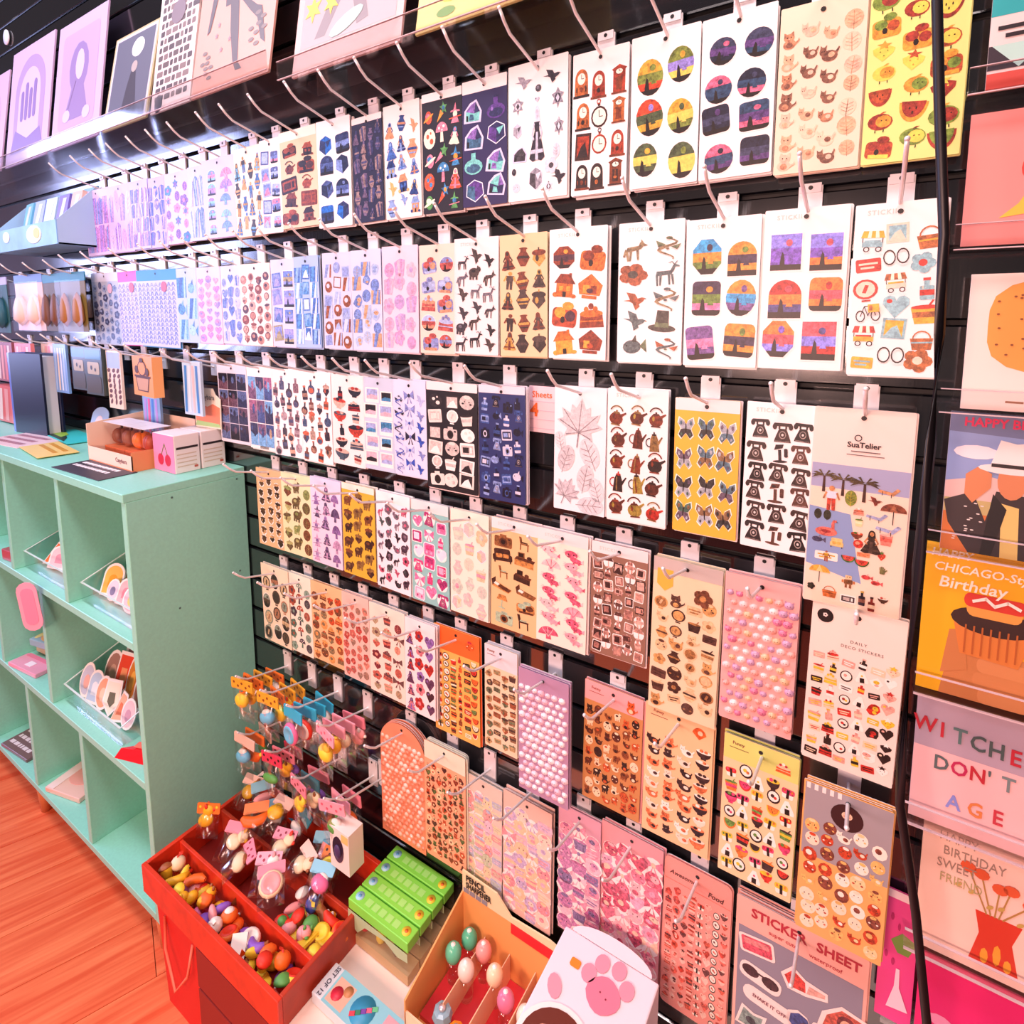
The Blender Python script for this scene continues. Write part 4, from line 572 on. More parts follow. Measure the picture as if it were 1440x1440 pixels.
# ---------------------------------------------------------------- sticker sheets
PUFF = {}
def puff_mesh(col, r):
    if (col, r) in PUFF: return PUFF[(col, r)]
    mb = MB(); n = 8
    vs = [(r*math.cos(2*math.pi*k/n), 0, .85*r*math.sin(2*math.pi*k/n)) for k in range(n)]+[(.75*r*math.cos(2*math.pi*k/n), -.45*r, .62*r*math.sin(2*math.pi*k/n)) for k in range(n)]+[(0, -.62*r, 0)]
    fs = [((k+1) % n, k, n+k, n+(k+1) % n) for k in range(n)]+[(n+(k+1) % n, n+k, 2*n) for k in range(n)]
    mb.add(vs, fs, col, True)
    for sx in (-1, 1):
        mb.add([(sx*.5*r, -.1*r, .6*r), (sx*.95*r, -.1*r, .55*r), (sx*.75*r, -.2*r, 1.05*r)], [(0, 1, 2) if sx > 0 else (1, 0, 2)], col)
        mb.flat(E(sx*.25*r, .12*r, .09*r, .1*r, 5), -.6*r, '#4a2f2c')
    PUFF[(col, r)] = mb.mesh('puffy_sticker', GLOSSINK); return PUFF[(col, r)]
def art(mb, polys, cx, cz, s, y0, dy=.00006, ang=0., sx=1.):
    ca, sa = math.cos(ang), math.sin(ang)
    for i, (col, pts) in enumerate(polys):
        mb.flat([(cx+s*(p[0]*sx*ca-p[1]*sa), cz+s*(p[0]*sx*sa+p[1]*ca)) for p in pts], y0-dy*(i+1), col)
    return mb
def paper_poly(w_, h_, o):
    if o.get('arch'): return B(-w_/2, -h_/2, w_/2, -h_/2)[:2]+E(0, h_/2-w_*.42, w_/2, w_*.42, 16, 0, 180)
    if o.get('round'): return RB(-w_/2, -h_/2, w_/2, h_/2, .008)
    return RB(-w_/2, -h_/2, w_/2, h_/2, .0015)
def stickers(root, key, w_, h_, motifs, nc, nr, cols, o, y0, near, top=.1, bot=.03, gloss=False, dark=False):
    rr = random.Random(key); jn = MB(); cw, ch = w_*.94/nc, h_*(1-top-bot)/nr
    for r in range(nr):
        for c in range(nc):
            mname = motifs[(r*nc+c+(r if len(motifs) < 6 else 0)) % len(motifs)]
            pc = [rr.choice(cols) for _ in range(4)]
            if pc[1] == pc[0]: pc[1] = cols[(cols.index(pc[0])+1) % len(cols)]
            polys = MO[mname](pc) if mname != 'blob' else blob(pc, rr)
            vr = rr.uniform(.92, 1.02) if o.get('fill', 0) > .9 else rr.uniform(.84, 1.06)
            xs = [p[0] for q in polys for p in q[1]]; zs = [p[1] for q in polys for p in q[1]]
            bx, bz, bw, bh = (min(xs)+max(xs))/2, (min(zs)+max(zs))/2, max(xs)-min(xs), max(zs)-min(zs)
            fx, fz = cw*.93/bw, ch*.92/bh
            if mname in ('shard', 'stripe', 'photo', 'glyph'): fx, fz, vr = cw*.96/bw, ch*.96/bh, 1
            else:
                lim = 1.45
                if fx > fz*lim: fx = fz*lim
                if fz > fx*lim: fz = fx*lim
            s = o.get('big', 1)*vr; st = (fx, fz)
            polys = [(q[0], [(p[0]-bx, p[1]-bz) for p in q[1]]) for q in polys]
            x = -w_*.47+cw*(c+.5)+rr.uniform(-.09, .09)*cw; z = h_/2-h_*top-ch*(r+.5)+rr.uniform(-.09, .09)*ch+(ch*.16*(1 if c % 2 else -1) if nc > 2 and o.get('fill', 0) < .9 else 0)
            if mname in ('shard', 'stripe', 'photo', 'glyph'): x, z = -w_*.47+cw*(c+.5), h_/2-h_*top-ch*(r+.5)
            ang = rr.uniform(-.12, .12) if mname not in ('photo', 'square', 'arch', 'glyph', 'stripe', 'polaroid', 'grandclock', 'mantelclock') else 0
            polys = [(q[0], [(p[0]*st[0], p[1]*st[1]) for p in q[1]]) for q in polys]
            if o.get('outline'):
                polys = [('#fdf3ee', E(0, 0, .54*bw*st[0], .54*bh*st[1], 12))]+polys if mname not in ('tv', 'gamepad') else polys
            if near:
                m1 = MB(); art(m1, polys, 0, 0, s, 0, .00006)
                m1.build('sticker', ART, root, (x, y0, z), (0, -ang, 0))
            else: art(jn, polys, x, z, s, y0, .00006, ang)
    if not near:
        j = jn.build('printed_stickers', ART, root); tag(j, kind='stuff')
SPARE = {}
def make_sheet(key, row, xl, xr, zt, zb, off):
    label, bg, motifs, nc, nr, cols, o = D[key]
    w_, h_ = xr-xl-.003, zt-zb; cx, cz = (xl+xr)/2, (zt+zb)/2
    rr = random.Random(key+'t')
    root = empty('sticker_sheet', (cx, WALL-off, cz), (0, rr.uniform(-.012, .012), rr.uniform(-.02, .02)))
    tag(root, label, 'sticker sheet', 'sticker sheets hanging on the slat wall')
    near = xl > -.96
    gloss = False
    poly = paper_poly(w_, h_, o); t = .0008
    y0 = -t/2
    MB().prism(poly, -t/2, t/2, bg).build('paper', GLOSSINK if gloss else INK, root)
    top = o.get('top', .1)
    if o.get('hdr'):
        hc, hf = o['hdr']; MB().flat(RB(-w_/2+.0002, h_/2-h_*hf, w_/2-.0002, h_/2-.0002, .0014), y0-.0001, hc).build('header', INK, root); top = hf+.01
    if o.get('text'):
        text(o['text'], .007, '#e6cfc9', root, (-w_*.2, y0-.0003, h_/2-.0095), bold=.02, space=1.2)
    if o.get('htext'):
        text(o['htext'], .0062, '#8a4a3c', root, (-w_*.3, y0-.0004, h_/2-.010), bold=.02)
        MB().flat(B(-w_*.42, h_/2-.0172, -w_*.16, h_/2-.0164), y0-.0004, '#8a4a3c').build('small_print_line', INK, root)
    if o.get('icon'):
        mb = MB(); art(mb, MO[o['icon']](['#e8632c', '#f6d0a8', '#d83a4a', '#fff2e0']), 0, 0, .022, 0); mb.build('sticker', ART, root, (w_*.3, y0-.0003, h_/2-h_*.1))
    if o.get('seal'): MB().flat(E(w_*.2, h_*.28, .013, .013, 14), y0-.0012, o['seal']).build('round_seal', INK, root)
    if o.get('bar'):
        b = MB()
        for i in range(14): b.flat(B(-w_*.1+i*.0022, -h_*.49, -w_*.1+i*.0022+.0012, -h_*.42), y0-.0003, DK)
        tag(b.build('barcode', INK, root), kind='stuff')
    MB().flat(E(0, h_/2-.010, .0028, .0028, 8), y0-.0006, '#1a1516').build('hang_hole', INK, root)
    sp = o.get('special')
    if o.get('puffy'):
        pc, pr, rad = o['puffy']; cw, ch = w_*.93/pc, h_*(1-top-.03)/pr
        for r in range(pr):
            for c in range(pc):
                x = -w_*.465+cw*(c+.5+(.25 if r % 2 else -.25))+rr.uniform(-.0006, .0006); z = h_/2-h_*top-ch*(r+.5)
                link('puffy_sticker', puff_mesh(rr.choice(cols), round(rad*rr.choice((.85, 1., 1.1)), 5)), root, (x, y0, z), (0, rr.uniform(-.3, .3), 0))
    elif motifs: stickers(root, key, w_, h_, motifs, nc, nr, cols, o, y0-.0002, near, top+.015, .035, gloss)
    if sp: SPECIAL.get(sp, lambda *a: None)(root, w_, h_, y0)
    if o.get('sleeve') and near:
        MB().flat(B(-w_/2-.002, -h_/2-.002, w_/2+.002, h_/2+.004), -.0016, '#ffffff').build('clear_sleeve', CLEAR, root)
    # spare copies on the same hook
    n = {'thick': 9}.get(sp, 5 if key in ('coralarch', 'stickersheet') else 3)
    if off < .021: n = 2
    if not near: n = 2
    short = label.split(' with ')[0]
    ordw = ['second', 'third', 'fourth', 'fifth', 'sixth', 'seventh', 'eighth', 'ninth', 'tenth']
    dy = .0036 if n < 6 else .0044
    for i in range(n):
        me = SPARE.get((key,))
        if me is None: me = SPARE[(key,)] = MB().prism(poly, -t/2, t/2, bg if not o.get('hdr') else o['hdr'][0], '#f1e6e4').mesh('paper')
        s_ = link('sticker_sheet', me, None, (cx+rr.uniform(-.0015, .0028), WALL-off+dy*(i+1), cz+rr.uniform(-.0035, .001)), root.rotation_euler)
        tag(s_, ' '.join((ordw[i]+' copy from the front behind the '+short).split()[:16]), 'sticker sheet', 'spare sheets behind the '+key+' sheet')
    hx = cx+rr.uniform(-.002, .002)
    lw = ('wire display hook holding the '+short).split()
    hook(hx, row, ' '.join(lw[:16]), length=1+max(0, off-.03)*3)
SPECIAL = {}
def sp_beach(root, w_, h_, y):
    mb = MB().flat(B(-w_/2+.0005, h_*.1, w_/2-.0005, h_*.22), y-.0002, '#a9aed0').flat(B(-w_/2+.0005, -h_*.5+.001, w_/2-.0005, h_*.1), y-.0002, '#f9e2cc')
    mb.flat([(-w_/2+.0005, -h_*.3), (w_*.1, -h_*.36), (w_*.02, -h_*.2), (-w_*.06, -h_*.02), (-w_/2+.0005, h_*.0)], y-.0003, '#8fa6d2'); mb.build('printed_scene', INK, root)
    c = MO['cloud'] if 'cloud' in MO else None
    text('SuaTelier', .0085, '#2a2024', root, (.002, y-.0006, h_*.325), bold=.03)
    fl = MB(); art(fl, _ring(0, 0, .3, .42, '#2a2024'), 0, 0, .009, 0); fl.build('cloud_logo', INK, root, (-.004, y-.0005, h_*.36))
    MB().flat(B(-.010, h_*.292, .018, h_*.297), y-.0006, '#6a5a5a').build('small_print_line', INK, root); MB().flat(B(-.014, h_*.275, .022, h_*.279), y-.0006, '#6a5a5a').build('small_print_line', INK, root)
    items = [('palm', -.36, .14, .036, ['#5a4a2a']*4), ('palm', -.16, .13, .036, ['#5a4a2a']*4), ('palm', .06, .12, .04, ['#4a3a24']*4), ('lounger', .3, .13, .026, ['#d89a6a', '#a05a3a', '#fff', '#a86a4a']),
      ('person', -.27, .05, .036, ['#dfe4f4', '#c88a5a', '#c84a34', '#222222']), ('leaf', -.07, .06, .024, ['#8a9a3a', '#e8c83a']), ('cake', .02, -.0, .016, ['#e8a08a', '#c86a4a', '#e8b8a0', '#fff4e8']), ('bird', .17, .06, .018, ['#8a3a2a', '#5a2a22']), ('parasol', .36, .02, .034, ['#8a4a34', '#a86a4a']),
      ('lounger', .2, -.0, .026, ['#aab4d8', '#fff']), ('lounger', .32, -.05, .03, ['#aab4d8', '#fff']), ('float', -.3, -.11, .03, ['#ee7a6a', '#a83a3a']), ('leaf', -.4, -.04, .016, ['#3a3a2a', '#222222']), ('leaf', -.3, -.04, .016, ['#3a3a2a', '#222222']), ('fish', -.38, -.17, .02, ['#4a4a6a', '#5a5a7a', '#8a8aa8']), ('sofa', -.18, -.17, .018, ['#f0d08a', '#e8b85a']), ('cup', .03, -.05, .014, ['#f4e0a8', '#6a8a3a', '#fff0c8']), ('bowl', .02, -.11, .016, ['#7a3a26', '#c84a2a', '#5a8a3a', '#f0d0b0']), ('gown', .17, -.14, .034, ['#3a2a22', '#c88a5a', '#2a1c1a', '#5a4438']), ('cup', .31, -.11, .022, ['#f08a7a', '#f8c0b0', '#e86a5a']), ('dot', .04, -.16, .014, ['#c83a2c', '#f0a080']),
      ('label', -.28, -.25, .03, ['#fdf4ea', '#e0b03a']), ('person', -.28, -.25, .016, ['#e8b83a', '#a05a3a', '#a05a3a', '#222222']), ('melon', -.05, -.24, .02, ['#e05a4a', '#4a7a3a']), ('melon', .09, -.25, .02, ['#d84a3a', '#3a6a34']), ('label', .1, -.21, .016, ['#f0a070', '#c85a34']), ('berry', .28, -.2, .014, ['#d84a34', '#5a7a3a', '#f8d0a0']), ('hand', .3, -.27, .014, ['#7a7a4a']),
      ('parasol', -.34, -.34, .03, ['#e8b04a', '#f6d890']), ('basket', -.22, -.43, .022, ['#c8743a', '#8a4a2a']), ('robot', -.03, -.36, .02, ['#8a5a34', '#e8c89a', '#d88a4a']), ('flower', -.42, -.42, .012, ['#2a2a22', '#3a3a2a']), ('fish', .15, -.32, .016, ['#d84a4a', '#e86a6a', '#f8a8a0']), ('fish', .25, -.34, .016, ['#d84a4a', '#e86a6a', '#f8a8a0']), ('tray', -.02, -.45, .02, ['#fdf6ee', '#3a3034', '#c8bab4']), ('bottle', .12, -.43, .022, ['#26202e', '#c8a84a', '#8a5a4a', '#444']), ('bottle', .22, -.45, .022, ['#8a2c22', '#3a2422', '#e8d0b0', '#444']), ('bowl', .33, -.41, .014, ['#5a3a26', '#f4e8d8', '#c84a3a', '#f0d0b0'])]
    rr = random.Random(3)
    for nme, fx, fz, s, c in items:
        c = [('#ffffff' if q == '#fff' else '#444444' if q == '#444' else q) for q in c]
        while len(c) < 4: c.append(c[-1])
        m1 = MB(); art(m1, MO[nme](c), 0, 0, s*.82, 0); m1.build('sticker', ART, root, (fx*w_, y-.0006, fz*h_))
    MB().box(-w_/2-.003, -.0022, h_/2-.002, w_/2+.003, -.0006, h_/2+.022).build('sleeve_flap', CLEAR, root)
SPECIAL['beach'] = sp_beach
def sp_lady(root, w_, h_, y):
    G = ['#4a484e', '#9a98a4', '#c4c6d6', '#34303a', '#dcd8e2']; rr = random.Random(12)
    L = [('gown', 0, -.02, .26, .40), ('bird', -.24, .36, .3, .1), ('bird', .24, .36, .3, .1), ('jewel', -.33, .2, .2, .13), ('jewel', .34, .2, .2, .15), ('gem', -.34, .02, .16, .12), ('jewel', .36, .0, .16, .14), ('crystal', -.3, -.16, .26, .12), ('leaf', .32, -.17, .12, .12), ('dot', -.4, -.28, .08, .05), ('face', -.36, -.4, .14, .07), ('gem', -.02, -.35, .24, .18), ('flower', .24, -.27, .22, .12), ('bird', .36, -.36, .26, .12), ('jewel', .2, -.42, .14, .09), ('dot', .02, .3, .1, .05), ('heart', 0, .22, .08, .04)]
    for nm, fx, fz, fw, fh in L:
        pc = [rr.choice(G) for _ in range(4)]; polys = MO[nm](pc)
        xs = [p[0] for q in polys for p in q[1]]; zs = [p[1] for q in polys for p in q[1]]
        kx, kz = fw*w_/(max(xs)-min(xs)), fh*h_/(max(zs)-min(zs))
        m1 = MB(); art(m1, [(q[0], [(p[0]*kx, p[1]*kz) for p in q[1]]) for q in polys], 0, 0, 1, 0); m1.build('sticker', ART, root, (fx*w_, y-.0004, fz*h_))
SPECIAL['lady'] = sp_lady
def sp_leaves(root, w_, h_, y):
    for nme, fx, fz, s, a, c in [('maple', .0, .22, .074, .1, '#d4ced0'), ('leaf', -.26, -.08, .045, .3, '#cfc9cc'), ('leaf', .2, -.02, .05, -.4, '#ded9dc'), ('leaf', .12, -.22, .045, .2, '#d8d3d6'), ('maple', -.24, -.34, .045, .4, '#c9c3c8'), ('leaf', .34, -.3, .04, -.3, '#e2dde0'), ('leaf', .22, -.43, .045, 1.5, '#d9d4d8'), ('leaf', -.38, .06, .03, -.2, '#e0dcde')]:
        m1 = MB(); art(m1, MO[nme]([c, '#948c90', '#ffffff', '#ffffff']), 0, 0, s, 0); m1.build('sticker', ART, root, (fx*w_, y-.0004, fz*h_), (0, a, 0))
SPECIAL['leaves'] = sp_leaves
def sp_food(root, w_, h_, y):
    m = MB().flat(E(-w_*.36, h_*.42, .0085, .0085, 16), y-.0004, '#161214'); art(m, MO['flower'](['#f4e4dc', '#161214']), -w_*.36, h_*.425, .006, y-.0005); m.build('round_logo', INK, root)
    text('DAILY', .005, '#3a2a2a', root, (w_*.02, y-.0004, h_*.3), space=1.3); text('DECO STICKERS', .005, '#3a2a2a', root, (w_*.06, y-.0004, h_*.265), space=1.2)
    MB().box(-w_/2-.003, -.0022, h_/2-.002, w_/2+.003, -.0006, h_/2+.014).build('sleeve_flap', CLEAR, root)
SPECIAL['foodwhite'] = sp_food
def sp_ribbon(root, w_, h_, y):
    MB().flat(P(-w_*.44, h_*.33, -w_*.32, h_*.29, -w_*.2, h_*.33, -w_*.2, h_*.43, -w_*.44, h_*.43), y-.0004, '#eebb4c').build('yellow_ribbon', INK, root)
    m1 = MB(); art(m1, MO['flower'](['#7a4a34', '#c8925a']), 0, 0, .03, 0); m1.build('sticker', ART, root, (w_*.24, y-.0004, h_*.3))
    MB().flat(B(-w_/2, h_/2-.02, w_/2, h_/2), y-.0003, '#c9beb8').build('grey_header', INK, root)
SPECIAL['ribbon'] = sp_ribbon
def sp_buns(root, w_, h_, y):
    MB().flat(B(-w_/2+.0004, h_*.02, w_/2-.0004, h_/2-.0004), y-.0001, '#a39a9e').build('grey_upper', INK, root)
    mb = MB()
    for i in range(5): mb.flat(B(-w_*.48+i*.008, h_/2-.008, -w_*.48+i*.008+.004, h_/2-.0005), y-.0003, '#f4e8e2')
    tag(mb.build('awning_stripes', INK, root), kind='stuff')
    m = MB().flat(E(0, h_*.355, .0165, .0165, 20), y-.0003, '#3a1c1e'); art(m, MO['face'](['#e8c8a8', '#e08a7a', '#8a4a3a']), 0, h_*.37, .012, y-.0004); m.build('round_badge', INK, root)
SPECIAL['buns'] = sp_buns
def sp_pinkfood(root, w_, h_, y):
    text('Awesome', .009, '#5a2422', root, (-w_*.22, y-.0004, h_*.41), shear=.3, bold=.02); text('Food', .010, '#5a2422', root, (w_*.27, y-.0004, h_*.385), shear=.2, bold=.03)
    MB().flat(B(-w_/2+.001, h_*.355, w_/2-.001, h_*.358), y-.0003, '#e8705e').build('red_rule', INK, root)
SPECIAL['pinkfood'] = sp_pinkfood
def sp_ss(root, w_, h_, y):
    MB().flat(B(-w_/2+.004, -h_/2+.003, w_/2-.004, h_*.3), y-.0002, '#8f8796').build('grey_panel', INK, root)
    text('STICKER', .0185, '#b5283a', root, (-w_*.16, y-.0006, h_*.42), bold=.03, wx=.95); text('SHEET', .0185, '#b5283a', root, (w_*.29, y-.0006, h_*.42), bold=.03, wx=.95)
    text('super cute', .008, '#b5283a', root, (-w_*.12, y-.0006, h_*.345), bold=.01); text('waterproof', .008, '#b5283a', root, (w_*.2, y-.0006, h_*.34), bold=.01)
    def st(polys, fx, fz, s, a=0.):
        m1 = MB(); art(m1, polys, 0, 0, s, 0); return m1.build('sticker', ART, root, (fx*w_, y-.0006, fz*h_), (0, a, 0))
    W2 = '#fbe4dc'
    st([(W2, RB(-.55, -.34, .55, .34, .1)), ('#e2556a', RB(-.47, -.26, .47, .26, .06)), ('#f08a8a', RB(-.4, .0, .4, .2, .05))], -.32, .2, .04, -.15)
    st([(W2, RB(-.58, -.3, .58, .26, .2)), ('#4a2630', E(-.28, 0, .24, .18)), ('#4a2630', E(.28, 0, .24, .18)), ('#4a2630', B(-.1, .04, .1, .1))], -.28, -.0, .045, .15)
    st([(W2, P(-.55, -.1, -.3, -.42, .1, -.3, .56, -.02, .5, .2, .0, .16, -.36, .3)), ('#d8443c', P(-.46, -.1, -.28, -.32, .08, -.2, .0, .08, -.32, .2)), ('#f0b0a0', P(.1, -.2, .48, .02, .46, .12, .1, .06))], .06, .12, .05, .2)
    st([(W2, RB(-.55, -.2, .55, .2, .18))], -.2, -.16, .06, .12); text('SHAKE IT OFF', .0068, '#7a3a4a', root, (-w_*.2, y-.0016, -h_*.16), (math.pi/2, .12, 0), bold=.02)
    st([(W2, [(p[0]*1.15, p[1]*1.15) for p in MO['heart'](['a', 'b'])[0][1]]), ('#3f4a86', MO['heart'](['a', 'b'])[0][1]), ('#e0a080', E(0, 0, .2, .24)), ('#6a3a2a', E(0, .1, .22, .16))], .12, -.2, .055)
    st([(W2, P(-.5, -.3, .5, -.44, .42, .5, -.12, .52, -.46, .1)), ('#c85a48', P(-.4, -.24, .42, -.34, .34, .42, -.1, .42, -.36, .08)), ('#7a2f34', E(.04, .1, .2, .24)), ('#f0b898', E(.04, .06, .13, .17))], .36, -.02, .055, .1)
    st([(W2, P(-.5, -.4, .5, -.4, .44, .1, .5, .4, .1, .3, -.3, .44)), ('#8aa09a', P(-.4, -.32, .4, -.32, .34, .08, .38, .28, .08, .2, -.24, .32)), ('#4a4a52', E(0, -.05, .16, .14))], -.34, -.34, .04)
SPECIAL['stickersheet'] = sp_ss
for a_ in SHEETS: make_sheet(*a_)
# ---------------------------------------------------------------- mint cabinet
MINT = mat('#93dcc6', .42, 0, .06, 160, .4, .05)
CX1, CX0, CY0, CY1, CT, CB = -1.227, -2.56, .512, .7655, 1.075, .13
cab = empty('cube_cabinet', ((CX0+CX1)/2, (CY0+CY1)/2, 0)); tag(cab, 'mint green open cube cabinet standing against the slat wall', 'cabinet')
def cpart(name, x0, y0, z0, x1, y1, z1, m=MINT):
    cx, cy = (CX0+CX1)/2, (CY0+CY1)/2
    o = MB().box(x0-cx, y0-cy, z0, x1-cx, y1-cy, z1).build(name, m, cab); bevel(o, .0012, 1); return o
tk = .018
cpart('top_board', CX0, CY0-.004, CT-tk, CX1, CY1, CT)
cpart('bottom_board', CX0+tk, CY0, CB-tk, CX1-tk, CY1, CB)
side_r = cpart('side_panel', CX1-tk, CY0, CB-tk, CX1, CY1, CT-tk); cpart('side_panel', CX0, CY0, CB-tk, CX0+tk, CY1, CT-tk)
SHZ = [CB, .443, .758]
for z in SHZ[1:]: cpart('shelf_board', CX0+tk, CY0, z-tk, CX1-tk, CY1-.006, z)
cpart('back_panel', CX0+tk, CY1-.006, CB, CX1-tk, CY1, CT-tk)
DVX = [-1.56, -1.893, -2.226]
for x in DVX:
    for z0, z1 in ((CB, SHZ[1]-tk), (SHZ[2], CT-tk)): cpart('divider', x-tk/2, CY0+.001, z0, x+tk/2, CY1-.006, z1)
for x in (-1.72, -2.05, -2.38): cpart('divider', x-tk/2, CY0+.001, SHZ[1], x+tk/2, CY1-.006, SHZ[2]-tk)   # the middle tier is staggered
for y_, z_ in ((.60, 1.045), (.745, 1.05), (.60, .80), (.74, .83)):
    q = MB(); q.ball(0, 0, 0, .0022, n=8, m=5); q.build('screw_head', mat('#3f5f58', .5), cab, (CX1-(CX0+CX1)/2, y_-(CY0+CY1)/2, z_))
for x in (-1.28, -1.95, -2.5):
    for y in (.545, .735):
        MB().lathe([(.013, 0), (.021, CB-tk)], 12).build('leg', mat('#d98a58', .5), cab, (x-(CX0+CX1)/2, y-(CY0+CY1)/2, 0))
# storage box behind the cabinet's far end
bx = empty('storage_box', (-2.86, .56, 0)); tag(bx, 'terracotta storage box on the floor beyond the mint cabinet', 'box')
MB().box(-.2, -.16, 0, .2, .16, .3).build('body', mat('#d97a62', .7), bx); MB().box(-.21, -.17, .27, .21, .17, .31).build('lid', mat('#e08c74', .7), bx)

# ---------------------------------------------------------------- low bench, box and gift bag below the tray
bench = empty('low_table', (-.25, .58, 0)); tag(bench, 'low white display table under the wall, holding small boxed goods', 'table')
MB().box(-.505, -.21, .235, .55, .184, .26).build('table_top', mat('#f4dfd0', .45), bench)
for sx in (-.47, .5):
    for sy in (-.18, .15): MB().box(sx-.018, sy-.018, 0, sx+.018, sy+.018, .235).build('leg', mat('#e8cfc0', .5), bench)
rb = empty('storage_crate', (-.88, .61, 0)); tag(rb, 'dark red wooden crate on the floor under the red tray', 'crate')
for z in (.0, .088, .176): MB().box(-.115, -.14, z, .115, .14, z+.082, '#8a1f14').build('board', mat('#8c2014', .6, 0, .1, 40), rb)
MB().box(-.105, -.13, .004, .105, .13, .2585).build('inner_frame', mat('#5f140c', .7), rb)
gb = empty('gift_bag', (-1.085, .525, 0)); tag(gb, 'bright red paper gift bag with cord handle beneath the red tray', 'bag')
v = [(-.075, -.035, 0), (.075, -.035, 0), (.075, .035, 0), (-.075, .035, 0), (-.08, -.042, .235), (.08, -.042, .235), (.08, .042, .235), (-.08, .042, .235)]
MB().add(v, [(0, 3, 2, 1), (0, 1, 5, 4), (1, 2, 6, 5), (2, 3, 7, 6), (3, 0, 4, 7)]).build('paper_body', mat('#d51f18', .5, 0, .08, 60), gb)
MB().tube([(-.05, -.042, .225), (-.035, -.052, .17), (0.005, -.058, .105), (.045, -.052, .16), (.052, -.042, .225)], .0028, 8).build('cord_handle', mat('#ef7a5e', .6), gb)

# ---------------------------------------------------------------- red divided tray
TX0, TX1, TY0, TY1, TZ0, TZ1 = -1.188, -.747, .470, .735, .2605, .322
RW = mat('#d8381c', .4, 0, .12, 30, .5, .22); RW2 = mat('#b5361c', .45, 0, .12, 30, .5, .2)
tr = empty('divided_tray', ((TX0+TX1)/2, (TY0+TY1)/2, TZ0)); tag(tr, 'red-stained wooden divided tray full of novelty erasers', 'tray')
def tpart(name, x0, y0, z0, x1, y1, z1, m=RW):
    cx, cy = (TX0+TX1)/2, (TY0+TY1)/2
    return bevel(MB().box(x0-cx, y0-cy, z0-TZ0, x1-cx, y1-cy, z1-TZ0).build(name, m, tr), .0012, 1)
tpart('bottom', TX0+.009, TY0+.009, TZ0, TX1-.009, TY1-.009, TZ0+.006, mat('#8c1a10', .5))
tpart('front_wall', TX0, TY0, TZ0, TX1, TY0+.009, TZ1); tpart('back_wall', TX0, TY1-.009, TZ0, TX1, TY1, TZ1)
tpart('end_wall', TX0, TY0+.009, TZ0, TX0+.009, TY1-.009, TZ1); tpart('end_wall', TX1-.009, TY0+.009, TZ0, TX1, TY1-.009, TZ1, RW2)
tpart('divider', TX0+.009, .541, TZ0+.006, TX1-.009, .548, TZ1-.004); tpart('divider', TX0+.009, .632, TZ0+.006, TX1-.009, .639, TZ1-.004, RW2)
for x, y0, y1 in ((-1.031, .548, .632), (-1.10, .639, .726), (-.93, .639, .726)): tpart('cross_divider', x-.003, y0, TZ0+.006, x+.003, y1, TZ1-.01, RW2)

# novelty erasers: every kind is a body plus a contrasting detail
def er_parts(kind, c1, c2):
    a, b = MB(), MB()
    if kind == 'bun': a.ball(0, 0, .008, .0115, .0115, .0085, c1); b.ball(0, 0, .0135, .007, .007, .0045, c2, 10, 5)
    elif kind == 'banana':
        a.tube([(-.015, .004, .006), (-.009, -.001, .006), (0, -.003, .006), (.009, -.001, .006), (.015, .005, .006)], .0062, 8, c1, [.5, 1, 1.05, 1, .45]); b.tube([(.014, .004, .006), (.0185, .0085, .006)], .0022, 6, c2)
    elif kind == 'block': a.box(-.0135, -.0095, 0, .0135, .0095, .011, c1); b.box(-.0138, -.0098, .0035, .0138, .0098, .0075, c2)
    elif kind == 'donut':
        n = 14; m = 7; vs = []; fs = []
        for i in range(n):
            for k in range(m):
                t, u = 2*math.pi*i/n, 2*math.pi*k/m; r = .0085+.0048*math.cos(u); vs.append((r*math.cos(t), r*math.sin(t), .005+.0048*math.sin(u)))
        for i in range(n):
            for k in range(m): fs.append((i*m+k, ((i+1) % n)*m+k, ((i+1) % n)*m+(k+1) % m, i*m+(k+1) % m))
        a.add(vs, fs, c1, True); b.lathe([(.0115, .0075), (.0098, .0102), (.0072, .0102), (.0052, .008)], 14, c2)
    elif kind == 'pet':
        a.ball(0, 0, .008, .010, .008, .008, c1).ball(.006, 0, .0175, .0072, .007, .0065, c1)
        for s in (-1, 1): b.ball(.006, s*.005, .0235, .0022, .0022, .0032, c2, 8, 5)
        b.ball(.0125, 0, .0165, .0028, .003, .0022, c2, 8, 5)
    elif kind == 'fruit': a.ball(0, 0, .0098, .0105, .0105, .0098, c1); b.add([(0, 0, .019), (.007, .003, .0215), (.011, 0, .020), (.007, -.003, .0195)], [(0, 1, 2, 3), (3, 2, 1, 0)], c2).tube([(0, 0, .018), (.001, 0, .0225)], .0011, 6, c2)
    elif kind == 'cup': a.lathe([(.0065, 0), (.009, .014), (.0092, .0145)], 12, c1); b.lathe([(.0098, .0145), (.0098, .0165), (.004, .0205)], 12, c2)
    elif kind == 'mushroom': a.lathe([(.005, 0), (.0055, .009), (.004, .0095)], 10, c1); b.lathe([(.0115, .009), (.0105, .0125), (.006, .0165), (.001, .018)], 14, c2)
    elif kind == 'fish': a.ball(0, 0, .006, .013, .0055, .0065, c1); b.add([(-.011, 0, .006), (-.019, .0, .0125), (-.019, 0, -.0005)], [(0, 1, 2), (2, 1, 0)], c2).ball(.008, -.0045, .008, .0012, n=6, m=4, col='#201818')
    return a, b
KN = {'bun': 'bun', 'banana': 'banana', 'block': 'block', 'donut': 'doughnut', 'pet': 'animal', 'fruit': 'fruit', 'cup': 'cup', 'mushroom': 'mushroom', 'fish': 'fish'}
